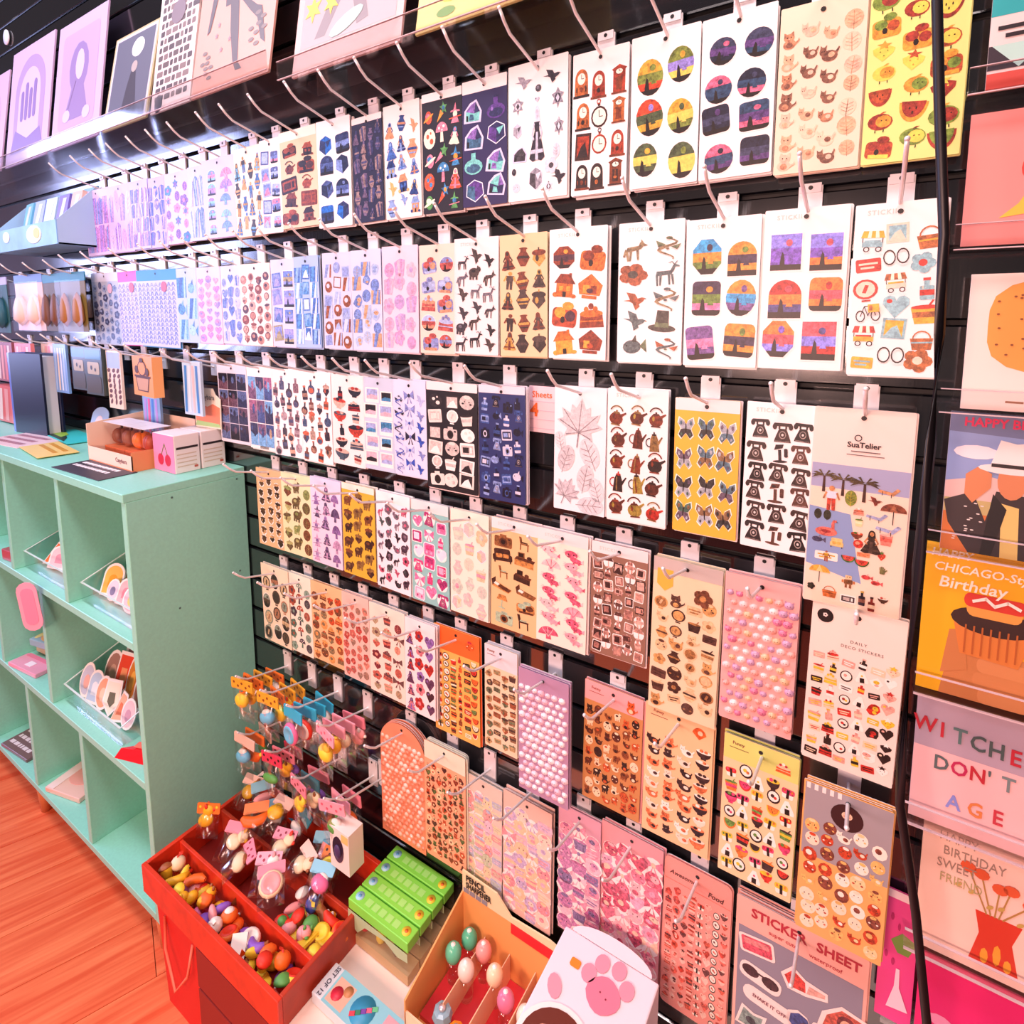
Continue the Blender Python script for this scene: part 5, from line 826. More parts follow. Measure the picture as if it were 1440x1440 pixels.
CN = {'#f2b21c': 'golden', '#f6d23a': 'yellow', '#ee6a1c': 'orange', '#e2341c': 'red', '#8a5ac0': 'violet', '#f4d8b0': 'cream', '#e86a9a': 'pink', '#f2a0a0': 'rose', '#3a4a9a': 'navy', '#5aa04a': 'green', '#f8ece0': 'white', '#a05a30': 'brown', '#6ab8d8': 'sky blue'}
ER = {}; USED = set()
def eraser(kind, c1, c2, loc, rot, where, sc_=1.35):
    while '%s%s%s%s' % (kind, c1, c2, where) in USED:
        kind, c1, c2 = rr.choice(kinds), rr.choice(warm), rr.choice(['#f8ece0', '#e2341c', '#f6d23a', '#5aa04a', '#a05a30', '#8a5ac0', '#ee6a1c', '#f2a0a0', '#6ab8d8'])
    USED.add('%s%s%s%s' % (kind, c1, c2, where)); key = (kind, c1, c2)
    if key not in ER:
        a, b = er_parts(kind, c1, c2); ER[key] = (a.mesh('body', RUBBER), b.mesh('detail', RUBBER))
    o = empty('novelty_eraser', loc, rot); tag(o, '%s %s eraser with %s detail %s' % (CN[c1], KN[kind], CN[c2], where), 'eraser', 'novelty erasers in the red tray')
    link('body', ER[key][0], o); link('detail', ER[key][1], o); o.scale = (sc_, sc_, sc_); return o
rr = random.Random(21)
warm = ['#f2b21c', '#f6d23a', '#ee6a1c', '#e2341c', '#f4d8b0', '#f2b21c', '#ee6a1c', '#e2341c', '#8a5ac0', '#e86a9a', '#f8ece0', '#f6d23a', '#f2a0a0']
kinds = ['bun', 'fruit', 'banana', 'pet', 'donut', 'cup', 'mushroom', 'fish', 'block', 'bun', 'fruit']
for layer in range(2):
    nx = 14 if layer == 0 else 13
    for i in range(nx):
        for j in range(2):
            if layer == 1 and rr.random() < .12: continue
            x = -1.162+(i+.5)*(.40/nx)+rr.uniform(-.003, .003)+layer*.004; y = .494+j*.027+rr.uniform(-.003, .003)+(.005 if layer else 0)*(1-2*j)
            z = .2675+layer*.024+rr.uniform(0, .004)
            eraser(rr.choice(kinds), rr.choice(warm), rr.choice(['#f8ece0', '#e2341c', '#f6d23a', '#5aa04a', '#a05a30', '#8a5ac0', '#ee6a1c']), (x, y, z), (rr.uniform(-.5, .5), rr.uniform(-.5, .5), rr.uniform(0, 6.28)), ('lying on top in' if layer else 'lying low in')+' the front tray lane')
for layer in range(2):
    for i in range(5):
        for j in range(3):
            if layer and rr.random() < .25: continue
            x = -.868+i*.025+rr.uniform(-.003, .003); y = .563+j*.026+rr.uniform(-.003, .003)
            eraser(rr.choice(kinds), rr.choice(['#f2b21c', '#e2341c', '#3a4a9a', '#f2a0a0', '#f8ece0', '#ee6a1c', '#a05a30', '#f6d23a']), rr.choice(['#f8ece0', '#e2341c', '#f6d23a', '#5aa04a']), (x, y, .2675+layer*.021+rr.uniform(0, .004)), (rr.uniform(-.5, .5), rr.uniform(-.5, .5), rr.uniform(0, 6.28)), 'near the right end of the middle tray lane')
# ---------------------------------------------------------------- small bagged toys (header card + clear bag + toy)
def bag_parts(root, w_, h_, hc, c1, c2, kind, hdr_h=.02, scale=1.0, dots=None, thick=.007):
    hd = MB().prism(RB(-w_/2, -hdr_h, w_/2, 0, .002), -.0012, .0012, hc)
    hd.build('header_card', INK, root)
    if dots:
        dm = MB()
        for i in range(5): dm.flat(E(-w_*.36+i*w_*.18, -hdr_h*(.35+.3*(i % 2)), hdr_h*.13, hdr_h*.13, 8), -.0014, dots)
        tag(dm.build('header_print', INK, root), kind='stuff')
    n = 5; vs = []
    zs = [-hdr_h*.8, -h_*.35, -h_*.65, -h_*.9, -h_]; th = [.0008, thick, thick*1.3, thick, .0006]
    for z, t in zip(zs, th): vs += [(-w_*.48, 0, z), (0, -t, z), (w_*.48, 0, z), (0, t, z)]
    fs = []
    for i in range(n-1):
        for k in range(4): fs.append((i*4+k, i*4+(k+1) % 4, (i+1)*4+(k+1) % 4, (i+1)*4+k))
    MB().add(vs, fs, '#ffffff', True).build('clear_bag', BAG, root)
    a, b = er_parts(kind, c1, c2)
    flat_ = kind in ('donut', 'fish', 'banana', 'block')
    t = a.build('toy', RUBBER, root, (0, 0, -h_*.66 if not flat_ else -h_*.5), (math.pi/2 if flat_ else 0, 0 if flat_ else rr.uniform(-.4, .4), 0), (scale, scale, scale*.7) if flat_ else (scale, scale*.6, scale)); b.build('toy_detail', RUBBER, t)
HC = {'#ee7a2c': 'orange', '#ef8a9c': 'pink', '#8cc8dc': 'pale blue', '#f2b030': 'yellow', '#2fb4d8': 'cyan', '#f0a8b8': 'pale pink', '#3a7a88': 'teal', '#d8385a': 'crimson', '#f4c8b8': 'peach'}
def laid_bag(x, y, z, rz, tilt, hc, c1, c2, kind, where, w_=.05, h_=.07, dots=None):
    o = empty('bagged_eraser', (x, y, z), (tilt, 0, rz)); tag(o, '%s-headed bag with %s toy %s' % (HC[hc], CN[c1], where), 'toy bag', 'bagged erasers in the red tray')
    bag_parts(o, w_, h_, hc, c1, c2, kind, .021, 1.7, dots, .011); return o
laid = [(-1.135, .585, .395, .5, -.25, '#ee7a2c', '#f2b21c', '#e2341c', 'pet', 'standing at the left end of the tray', '#f6d23a'),
 (-1.075, .615, .345, .35, -1.0, '#ef8a9c', '#f4d8b0', '#f2b21c', 'pet', 'in the middle lane beside the orange one', None),
 (-1.0, .60, .340, -.45, -1.15, '#ef8a9c', '#f4d8b0', '#a05a30', 'bun', 'just right of the cross divider', '#a03048'),
 (-.955, .605, .350, .6, -1.0, '#f0a8b8', '#f8ece0', '#f2a0a0', 'pet', 'lying diagonally over the middle lane', '#a03048'),
 (-.93, .59, .352, .9, -1.1, '#ef8a9c', '#f4d8b0', '#f2a0a0', 'donut', 'at the centre of the middle lane', None),
 (-1.155, .705, .35, .2, -.9, '#f4c8b8', '#f2b21c', '#a05a30', 'pet', 'in the back left corner of the tray', None),
 (-1.12, .70, .358, 1.0, -.8, '#8cc8dc', '#f2a0a0', '#f8ece0', 'fish', 'standing against the back tray wall', None),
 (-1.06, .69, .35, .9, -1.0, '#8cc8dc', '#f8ece0', '#f2a0a0', 'cup', 'along the back lane by the blue striped one', None),
 (-1.068, .652, .366, .8, -1.1, '#ee7a2c', '#ee6a1c', '#f6d23a', 'banana', 'in the back lane next to a blue header', None),
 (-1.018, .692, .372, .1, -1.2, '#f4c8b8', '#f2b21c', '#f6d23a', 'bun', 'holding a round toy at mid back lane', None),
 (-.968, .655, .352, .3, -1.1, '#ef8a9c', '#f4d8b0', '#e2341c', 'pet', 'at the middle of the back lane', '#8a1f30'),
 (-.96, .70, .36, -.3, -.7, '#3a7a88', '#f8ece0', '#6ab8d8', 'fish', 'dark against the slat wall at the back', None),
 (-.90, .70, .345, .5, -1.0, '#8cc8dc', '#f2a0a0', '#6ab8d8', 'cup', 'right of the back cross divider', None),
 (-.855, .685, .345, .3, -1.0, '#ee7a2c', '#a05a30', '#f6d23a', 'donut', 'with dotted print beside the green cartons', '#3a1c14'),
 (-.845, .65, .35, .3, -1.0, '#8cc8dc', '#e86a9a', '#f8ece0', 'bun', 'right before the green cartons', None),
 (-.895, .66, .345, -.3, -1.1, '#f4c8b8', '#f4d8b0', '#a05a30', 'pet', 'behind the second tray divider', None)]
for (x, y, z, rz, ti, hc, c1, c2, k, wh, dt) in laid: laid_bag(x, y, z+(.012 if ti < -.6 else 0), rz, ti, hc, c1, c2, k, wh, dots=dt)
# charms hanging on hooks beside the cabinet
CH = [(-1.125, 5, '#f2b030', '#f6d23a', 'fruit'), (-1.045, 5, '#f2b030', '#6ab8d8', 'bun'), (-.955, 5, '#2fb4d8', '#e86a9a', 'donut'), (-.865, 5, '#f0a8b8', '#f2b21c', 'bun')]
KW = {'fruit': 'round', 'bun': 'round', 'donut': 'ring', 'pet': 'animal', 'fish': 'fish', 'cup': 'cup', 'mushroom': 'mushroom', 'banana': 'long'}
def charm(x, z, off, hc, c1, c2, k, where, w_=.062, h_=.098, dots=None):
    o = empty('bagged_charm', (x, WALL-off, z), (rr.uniform(-.06, .06), rr.uniform(-.12, .12), rr.uniform(-.2, .2)))
    tag(o, '%s-headed clear bag with %s %s toy, %s' % (HC[hc], CN[c1], KW[k], where), 'toy bag', 'bagged charms hanging by the cabinet')
    bag_parts(o, w_, h_, hc, c1, c2, k, .024, 1.7, dots, .0085); return o
ordn = ['front one', 'second one', 'third one', 'rear one', 'rearmost one']
def charm_hook(x, z, desc, where, packs):
    hook(x, 5, 'wire display hook carrying '+desc, z=z, length=1.05)
    for i, (hc, c1, c2, k, dt) in enumerate(packs):
        off = .114-i*.0245
        charm(x+rr.uniform(-.004, .004), z-.030+off*.25-.001, off, hc, c1, c2, k, ordn[min(i, 4)]+' on the '+where, dots=dt)
Y, O_, C_, Pk = '#f2b030', '#ee7a2c', '#2fb4d8', '#f0a8b8'
charm_hook(-1.100, ROWZ[5]+.0, 'orange headers next to the cabinet', 'first upper hook', [(Y, '#f6d23a', '#ee6a1c', 'fruit', '#8a4a14'), (O_, '#f2b21c', '#a05a30', 'pet', '#8a2f14'), (Y, '#f4d8b0', '#e2341c', 'bun', '#8a4a14'), (O_, '#f2a0a0', '#f8ece0', 'cup', '#8a2f14')])
charm_hook(-1.015, ROWZ[5]+.0, 'yellow headers over round toys', 'second upper hook', [(Y, '#6ab8d8', '#f8ece0', 'bun', '#8a4a14'), (O_, '#f6d23a', '#5aa04a', 'fruit', '#8a2f14'), (Y, '#f2b21c', '#e2341c', 'pet', '#8a4a14'), (Y, '#f8ece0', '#ee6a1c', 'mushroom', '#8a4a14')])
charm_hook(-0.930, ROWZ[5]+.0, 'cyan headers', 'third upper hook', [(C_, '#e86a9a', '#6ab8d8', 'donut', None), (C_, '#e2341c', '#f8ece0', 'donut', None), (C_, '#f8ece0', '#6ab8d8', 'bun', None), (C_, '#6ab8d8', '#f8ece0', 'cup', None)])
charm_hook(-0.840, ROWZ[5]-.003, 'pale pink headers', 'fourth upper hook', [(Pk, '#f6d23a', '#f2b21c', 'bun', '#d8607a'), (Pk, '#f2b21c', '#f6d23a', 'fruit', None), (Pk, '#f4d8b0', '#f2a0a0', 'bun', None), ('#ef8a9c', '#f2a0a0', '#f8ece0', 'pet', None)])
zl = ROWZ[5]-.1524
charm_hook(-1.105, zl+.02, 'peach headers low by the cabinet', 'first lower hook', [('#f4c8b8', '#6ab8d8', '#f8ece0', 'bun', None), ('#ee7a2c', '#ee6a1c', '#f6d23a', 'banana', None), ('#f4c8b8', '#5aa04a', '#f8ece0', 'fish', None)])
charm_hook(-1.010, zl+.02, 'crimson headers', 'second lower hook', [('#d8385a', '#5aa04a', '#f8ece0', 'fish', '#3a1018'), ('#ef8a9c', '#f2b21c', '#a05a30', 'pet', '#3a1018'), ('#d8385a', '#8a5ac0', '#f8ece0', 'fish', None)])
charm_hook(-0.925, zl+.0, 'teal and pink headers', 'third lower hook', [('#ef8a9c', '#f6d23a', '#a05a30', 'pet', '#8a1f30'), ('#3a7a88', '#f4d8b0', '#a05a30', 'pet', None), ('#ef8a9c', '#8a5ac0', '#3a4a9a', 'fish', None)])
charm_hook(-0.830, zl-.0, 'pink headers over a green ball', 'fourth lower hook', [('#f0a8b8', '#5aa04a', '#f8ece0', 'bun', '#d8607a'), ('#f0a8b8', '#5aa04a', '#f6d23a', 'fruit', None), ('#ef8a9c', '#ee6a1c', '#f8ece0', 'fish', None)])
# boxed figure hanging in front of the tray's back lane
bf = empty('boxed_figure', (-.80, .665, .455)); tag(bf, 'small white windowed box with a dark figure hanging above the tray', 'toy box')
MB().box(-.026, -.018, -.085, .026, .018, 0).build('carton', mat('#f2e2d8', .5), bf); MB().prism(E(-.004, -.042, .0155, .027, 18), -.0186, -.0181, '#2a1c30').build('window', GLOSSINK, bf)
MB().ball(-.004, -.0195, -.045, .009, .004, .014, '#4a3460').build('figure', RUBBER, bf); MB().box(.006, -.0186, -.02, .024, -.0182, -.004, '#e8c878').build('yellow_label', INK, bf)
hook(-.80, 5, 'wire display hook carrying the small white windowed toy box', z=.508)

# ---------------------------------------------------------------- green cartons
for i in range(4):
    y0 = .632+i*.033
    g = empty('pencil_carton', (-.69, y0+.016, .2605)); tag(g, ['green-topped clear carton nearest the camera on the white table', 'second green-topped carton from the camera', 'third green-topped carton from the camera', 'green-topped carton tucked against the slat wall'][i], 'carton', 'green-topped cartons')
    MB().box(-.073, -.0155, 0, .073, .0155, .066).build('clear_body', ACRYL, g)
    MB().box(-.0725, -.015, .001, .0725, .015, .02, '#6a5a30').build('inner_tray', mat('#c9a878', .6), g)
    bevel(MB().box(-.074, -.0150, .066, .074, .0150, .086).build('green_lid', mat('#8ae24e', .4), g), .0015)
    # wavy lower edge of the printed sleeve
    pts = [(-.074, .066), (.074, .066), (.074, .05), (.05, .046), (.02, .058), (-.03, .052), (-.05, .03), (-.074, .04)]
    MB().prism(pts, -.0166, -.0161, '#b8c89a').build('printed_sleeve', INK, g)
    for k, (nm, cc, cx) in enumerate((('blue_emblem', '#a8d8e8', -.058), ('yellow_emblem', '#f2d23a', .058))):
        MB().lathe([(.0085, 0), (.0085, .0004)], 14, cc).build(nm, INK, g, (cx, 0, .0862))
        MB().lathe([(.0035, 0), (.0035, .0003)], 10, '#e8742a' if k else '#6ab0d8').build('emblem_centre', INK, g, (cx, 0, .0868))
    lm = MB()
    for k in range(5): lm.box(-.040+k*.017, -.007, 0, -.027+k*.017, .006, .0003, '#a8ec78')
    tag(lm.build('pale_lettering_blocks', INK, g, (0, 0, .0862)), kind='stuff')
    for k in range(3):
        q = MB().ball(0, 0, 0, .010, .010, .014, ['#d8484a', '#e8c84a', '#8a6a4a'][k]); q.build('pencil_topper', RUBBER, g, (-.045+k*.04, 0, .036))

# ---------------------------------------------------------------- kraft display box of sharpeners
kx0, kx1, ky0, ky1, kz = -.572, -.362, .578, .735, .2605
kd = empty('display_box', ((kx0+kx1)/2, (ky0+ky1)/2, kz)); tag(kd, 'open kraft cardboard display box of pencil sharpeners on the white table', 'display box')
KR = mat('#eba45c', .6, 0, .05, 60); wx, wy = (kx1-kx0)/2, (ky1-ky0)/2
MB().box(-wx, -wy, 0, wx, wy, .004).build('base', KR, kd)
MB().prism([(0, 0), (2*wy, 0), (2*wy, .124), (0, .07)], -.0015, .0015).build('side_wall', KR, kd, (-wx, -wy, 0), (0, 0, math.pi/2)); MB().prism([(0, 0), (2*wy, 0), (2*wy, .124), (0, .07)], -.0015, .0015).build('side_wall', KR, kd, (wx, -wy, 0), (0, 0, math.pi/2))
MB().box(-wx, wy-.003, 0, wx, wy, .124).build('back_wall', KR, kd); MB().box(-wx, -wy, 0, wx, -wy+.003, .05).build('front_wall', mat('#f4cfa4', .6), kd)
hdp = MB().prism([(-wx, .124), (wx, .124), (wx, .132), (wx-.03, .138), (.0, .134), (-.03, .162), (-wx, .166)], wy-.003, wy).build('header_panel', mat('#f2d9a8', .6), kd)
text('PENCIL', .0165, '#1c1416', kd, (-wx+.030, wy-.0045, .1555), bold=.03, wx=.8); text('SHARPENER', .0165, '#1c1416', kd, (-wx+.036, wy-.0045, .1415), bold=.03, wx=.62)
gm = MB()
for i in range(4): gm.box(-wx+.003+i*.0135, wy-.0040, .1255, -wx+.0145+i*.0135, wy-.0032, .1335, '#8f8a90')
tag(gm.build('grey_pictures', INK, kd), kind='stuff')
MB().box(.0, wy-.0042, .105, wx-.004, wy-.0032, .124, '#e02a30').build('red_banner', INK, kd)
MB().box(-wx+.004, -wy+.03, .004, wx-.004, wy-.004, .012).build('red_liner', mat('#d8303a', .5), kd)
for i in range(3): MB().box(-wx+.05+i*.052, -wy+.035, .004, -wx+.0515+i*.052, wy-.004, .062).build('card_divider', mat('#f4c49a', .6), kd)
shc = [('#5ab890', 'mint', -.075, .055), ('#6ac8a0', 'seafoam', -.085, .022), ('#f2a09a', 'salmon', -.042, .052), ('#f6e0d0', 'cream and orange', -.05, .012), ('#f4d8b0', 'pale yellow', -.005, .032), ('#e07a9a', 'rose', .03, .012), ('#f6e4c8', 'ivory', .068, .01), ('#f0b050', 'amber', .095, -.005), ('#f4e0d8', 'white', .08, .05)]
for c, nme, x, y in shc:
    o = empty('egg_sharpener', ((kx0+kx1)/2+x, (ky0+ky1)/2+y, kz+.0125)); tag(o, nme+' egg-shaped pencil sharpener in the kraft display box', 'sharpener', 'egg sharpeners in the kraft box')
    MB().lathe([(.011, 0), (.0125, .012), (.013, .04)], 14, c).build('tube_base', ACRYL, o)
    MB().ball(0, 0, .052, .0145, .0145, .018, c, 14, 9).build('egg_top', mat(c, .25), o); MB().ball(0, 0, .064, .006, .006, .0075, '#fdf2ea', 10, 6).build('tip', mat('#fdf2ea', .25), o)
for c, nme, x, y in (('#8fb0bc', 'grey-blue', -.055, -.045), ('#f08a1c', 'orange', -.02, -.055), ('#f4a02c', 'amber', .02, -.045), ('#e83a5a', 'crimson', .075, -.05)):
    o = empty('gem_sharpener', ((kx0+kx1)/2+x, (ky0+ky1)/2+y, kz+.0125)); tag(o, nme+' faceted pencil sharpener at the front of the kraft display box', 'sharpener', 'faceted sharpeners in the kraft box')
    q = MB().lathe([(.004, 0), (.017, .028), (.014, .038), (.009, .040)], 8, c); q.sm = [False]*len(q.sm); q.build('gem_body', mat(c, .15), o); MB().lathe([(.006, .040), (.006, .044), (.001, .046)], 8, '#f6efe8').build('blade_cap', mat('#d8d4d4', .3, .6), o)

# ---------------------------------------------------------------- boxed set lying on the table
st = empty('stationery_set', (-.645, .555, .2605)); tag(st, 'flat pale blue SET OF 12 box lying on the white table', 'box')
bevel(MB().box(-.095, -.027, 0, .095, .027, .022).build('carton', mat('#d6dfe4', .3), st), .002)
MB().box(-.072, -.0265, .022, .0945, .0265, .0224, '#8fd0dc').build('blue_panel', INK, st)
text('SET OF 12', .011, '#4a4a58', st, (-.082, 0, .0226), (0, 0, -math.pi/2), bold=.02)
q = MB(); q.box(-.068, -.022, .0225, -.03, .016, .0227, '#e8b8a0'); q.build('picture', INK, st); MB().lathe([(.011, 0), (.011, .0003)], 12, '#d8304a').build('red_figure', INK, st, (-.055, -.006, .0229)); MB().lathe([(.0085, 0), (.0085, .0003)], 12, '#c88a5a').build('brown_figure', INK, st, (-.04, .006, .0229))
MB().lathe([(.022, 0), (.022, .0003)], 20, '#3aa0c8').build('round_print', INK, st, (.0, 0, .0226))
for k, c in enumerate(('#e8485a', '#3a8a6a', '#7a4aa8', '#e86a8a', '#6ac890')): MB().box(-.005, -.0035, 0, .005, .0035, .0004, c).build('candy_print', INK, st, (-.012+.007*k, -.012+.006*k, .0232), (0, 0, .6))
q = MB(); q.box(.04, -.02, .0225, .08, .02, .0227, '#d8a8b0'); q.build('picture', INK, st)

# ---------------------------------------------------------------- white paw box
pw = empty('paw_box', (-.272, .622, .2605)); tag(pw, 'white display box with pink paw print and round window at the bottom edge', 'box')
PWM = mat('#fbeaf0', .4)
bevel(MB().box(-.073, -.08, 0, .073, .076, .232).build('carton', PWM, pw), .002)
def up(mb, z): return MB().add([(v[0], v[2], z-v[1]) for v in mb.v], [f for f in mb.f], '#ffffff')
def topflat(poly, z, col, name, par=pw, m=INK):
    n = len(poly); a = sum(poly[i][0]*poly[(i+1) % n][1]-poly[(i+1) % n][0]*poly[i][1] for i in range(n))
    if a < 0: poly = poly[::-1]
    vs = [(p[0], p[1], z) for p in poly]+[(p[0], p[1], z-.0008) for p in poly]
    return MB().add(vs, [tuple(range(n))]+[(i, i+n, (i+1) % n+n, (i+1) % n) for i in range(n)], col).build(name, m, par)
topflat(E(.0, .076, .062, .022, 16, 0, 180), .2325, '#fdeef2', 'scalloped_flap')
topflat(E(-.02, -.07, .052, .052, 24), .2335, '#fff6ee', 'window_rim'); topflat(E(-.02, -.07, .045, .045, 24), .2342, '#6a2c1c', 'round_window')
for (x, y, r) in ((-.04, -.06, .014), (-.015, -.05, .017), (-.005, -.085, .016), (.012, -.062, .012)): topflat(E(x, y, r, r*.5, 9, rot=40), .235, '#e8a888', 'window_print')
topflat([(.012+.022*math.cos(t)*(1+.12*math.cos(2*t)), .02+.024*math.sin(t)) for t in [i*.42 for i in range(15)]], .2337, '#f2849c', 'paw_pad')
for (x, y) in ((-.016, .035), (-.004, .056), (.02, .060), (.038, .042)): topflat(E(x, y, .0105, .013, 14), .2337, '#f49cae', 'paw_toe')
topflat(E(-.05, -.005, .010, .016, 12, rot=30), .2335, '#f2a0b0', 'petal_print'); topflat(RB(-.045, .03, -.03, .042, .003), .2335, '#f0902c', 'orange_label')
topflat(P(.045, -.02, .072, .0, .07, -.07, .05, -.06), .2335, '#e8523a', 'red_print')
text('\u00b7 \u00b7', .02, '#8a2f44', pw, (.012, .018, .2345), (0, 0, -.4), 'paw_eyes')

# ---------------------------------------------------------------- price sign
ps = empty('price_sign', (-.40, WALL-.006, 1.279)); tag(ps, 'pink price sign reading Sheets 4 behind the leaf sheet', 'sign')
MB().box(-.052, -.0015, -.036, .052, .0015, .036).build('card', mat('#f6cfd6', .5), ps)
text('Sheets', .0135, '#ec6a2a', ps, (-.0285, -.0022, .023), bold=.01); text('4', .028, '#ec6a2a', ps, (-.042, -.0022, -.002), bold=.035)
for k in range(4): MB().box(-.05, -.0019, -.03+.014*k, .05, -.0017, -.0295+.014*k, '#c8a8c4').build('ruled_line', INK, ps)

# ---------------------------------------------------------------- greeting cards in acrylic ledges on the right
def ledge(x0, x1, z, off, label, name='acrylic_ledge', lip=.024):
    o = empty(name, ((x0+x1)/2, WALL, z)); tag(o, label, 'ledge', 'clear acrylic ledges'); w2 = (x1-x0)/2
    MB().box(-w2, -off, 0, w2, -.0005, .0028).build('base', ACRYL, o); MB().box(-w2, -off-.0028, 0, w2, -off, lip).build('front_lip', ACRYL, o); MB().box(-w2, -.0034, .0028, w2, -.0006, lip*2.2).build('back_plate', ACRYL, o); MB().box(-w2, -off-.003, lip, w2, -off+.0002, lip+.0008).build('edge_highlight', mat('#d9bfc2', .2), o); MB().box(-w2, -off-.003, -.0004, w2, -off+.0002, .0008).build('edge_highlight', mat('#d9bfc2', .2), o)  # opaque pale strips paint highlight lines along the lip's top and bottom edges
    return o
def card(key, x0, z0, w_, h_, bg, label, drawer, off=.035, sleeve=True):
    o = empty('greeting_card', (x0+w_/2, WALL-off, z0), (-.06, 0, 0)); tag(o, label, 'greeting card', 'greeting cards on the right')
    MB().box(-w_/2, -.0012, 0, w_/2, .0012, h_, bg).build('card_stock', INK, o)
    drawer(o, w_, h_, -.0014)
    if sleeve: MB().flat(B(-w_/2-.004, -.001, w_/2+.003, h_+.003), -.004, '#ffffff').build('clear_sleeve', CLEAR, o)
    return o
def pf(o, polys, w_, h_, y, name='print', m=INK):
    for i, (nm, col, pts) in enumerate(polys): MB().flat([(-w_/2+p[0]*w_, p[1]*h_) for p in pts], y-.00012*i, col).build(nm or name, m, o)
def d_teal(o, w_, h_, y): pf(o, [('teal_block', '#2fb0b4', B(.0, .45, 1, .8)), ('teal_block', '#48c0c0', B(0, .82, 1, 1)), ('dark_band', '#3a2f3a', B(0, .12, 1, .27)), ('pale_triangle', '#bfe6dc', P(.02, .27, .4, .27, .2, .12)), ('red_band', '#e2584e', B(0, 0, 1, .1)), ('text_bar', '#2a2026', B(.05, .36, .5, .385)), ('text_bar', '#2a2026', B(.1, .31, .6, .335))], w_, h_, y)
def d_pink(o, w_, h_, y): pf(o, [('red_circle', '#e2463c', E(.50, .56, .14, .13, 20)), ('inner_ring', '#f2766a', E(.50, .56, .10, .095, 18)), ('yellow_shape', '#f0c84a', P(.24, .2, .36, .3, .44, .44, .6, .4, .62, .2, .4, .22))], w_, h_, y)
def d_orange(o, w_, h_, y):
    pf(o, [('orange_fruit', '#eaa048', [(.5+.40*math.cos(t)*(1+.1*math.cos(3*t)), .62+.34*math.sin(t)) for t in [i*.35 for i in range(18)]]), ('lower_lobe', '#e89a50', E(.72, .24, .2, .18, 14))], w_, h_, y)
    m = MB(); q = random.Random(5)
    for i in range(26): m.flat([(-w_/2+w_*p[0], h_*p[1]) for p in E(.46+q.uniform(-.26, .26), .62+q.uniform(-.24, .24), .012, .008, 6)], y-.0008, '#8a4a24')
    tag(m.build('speckles', INK, o), kind='stuff'); pf(o, [('footer_mark', '#a06a50', B(.3, .06, .42, .075)), ('footer_mark', '#a06a50', B(.5, .05, .62, .065))], w_, h_, y)
def d_bday(o, w_, h_, y):
    pf(o, [('sky', '#8fa4d4', B(0, .5, 1, 1)), ('grey_cloud', '#6f7aa0', P(0, .86, .5, .84, 1, .8, 1, 1, 0, 1)), ('white_cloud', '#f4eef4', E(.2, .72, .16, .05, 12)), ('white_cloud', '#f4eef4', E(.66, .68, .2, .05, 12)), ('pale_hills', '#e8c4bc', P(0, .5, .3, .56, .6, .5, 1, .54, 1, .38, 0, .38)), ('grass', '#c8b478', B(0, .28, 1, .38)), ('orange_ground', '#d97a3c', B(0, 0, 1, .28)),
      ('dark_jacket', '#3a2e30', P(.0, .36, .2, .44, .3, .24, .36, .46, .62, .44, .86, .4, .96, 0, .2, 0, .04, .2)), ('yellow_shirt', '#e8c878', P(.4, .38, .52, .36, .54, 0, .42, 0)), ('scarf', '#1f1a1c', P(.34, .44, .44, .34, .36, .0, .28, .0)), ('hand', '#d88a5c', P(.14, .42, .2, .36, .32, .48, .32, .58, .22, .62, .14, .56)), ('face', '#d98a5e', E(.46, .54, .10, .13, 16)), ('hat_brim', '#f2ece8', E(.44, .62, .22, .035, 16)), ('hat_crown', '#f6f0ec', P(.3, .63, .62, .63, .58, .82, .47, .8, .36, .82)), ('hat_band', '#2a2224', B(.31, .63, .61, .655))], w_, h_, y)
    q = random.Random(2)
    for i in range(14): MB().flat([(-w_/2+w_*p[0], h_*p[1]) for p in E(.08+q.uniform(0, .2), .08+q.uniform(0, .28), .014, .005, 6)], y-.0022, '#e8dcd4').build('sequin', INK, o)
    text('HAPPY BIRTHDAY', .0125, '#d8245a', o, (0, y-.002, h_*.93), bold=.03, wx=.92)
def d_yellow(o, w_, h_, y):
    sh = lambda L: [(a_, b_, [(p[0]-.2, p[1]) for p in q_]) for a_, b_, q_ in L]
    pf(o, sh([('cuff_arm', '#c8804a', P(.36, .0, .42, .34, .62, .3, .9, .34, 1, .24, 1, 0)), ('finger', '#d68e58', RB(.6, .2, .98, .3, .04)), ('finger', '#cf8650', RB(.58, .1, .96, .2, .04)), ('finger', '#d68e58', RB(.62, .0, .94, .1, .04)), ('thumb', '#c8804a', P(.36, .14, .4, .44, .5, .46, .54, .2)), ('cake_cup', '#d9823c', P(.48, .3, .86, .28, .94, .5, .42, .52)), ('chocolate_top', '#3a221e', E(.68, .54, .28, .09, 18)), ('bun', '#e8a04a', RB(.5, .56, .86, .68, .05)), ('sausage', '#cf3a2c', RB(.48, .62, .88, .71, .04))]), w_, h_, y)
    for i in range(7): MB().flat([(-w_/2+w_*p[0], h_*p[1]) for p in B(.3+i*.055, .31, .312+i*.055, .5)], y-.0018, '#b5602a').build('cup_pleat', INK, o)
    for l in LN([(.34, .66), (.42, .69), (.48, .65), (.56, .69), (.64, .66)], .02, '#f4ecdc'): MB().flat([(-w_/2+w_*p[0], h_*p[1]) for p in l[1]], y-.0019, l[0]).build('mustard_line', INK, o)
    for s_, fx, fz, z in (('HAPPY', -.33, .94, .0115), ('CHICAGO-Style', -.10, .85, .0125), ('Birthday', -.18, .75, .0165)): text(s_, z, '#fbf2e0', o, (fx*w_, y-.002, fz*h_), shear=.15, bold=.015)
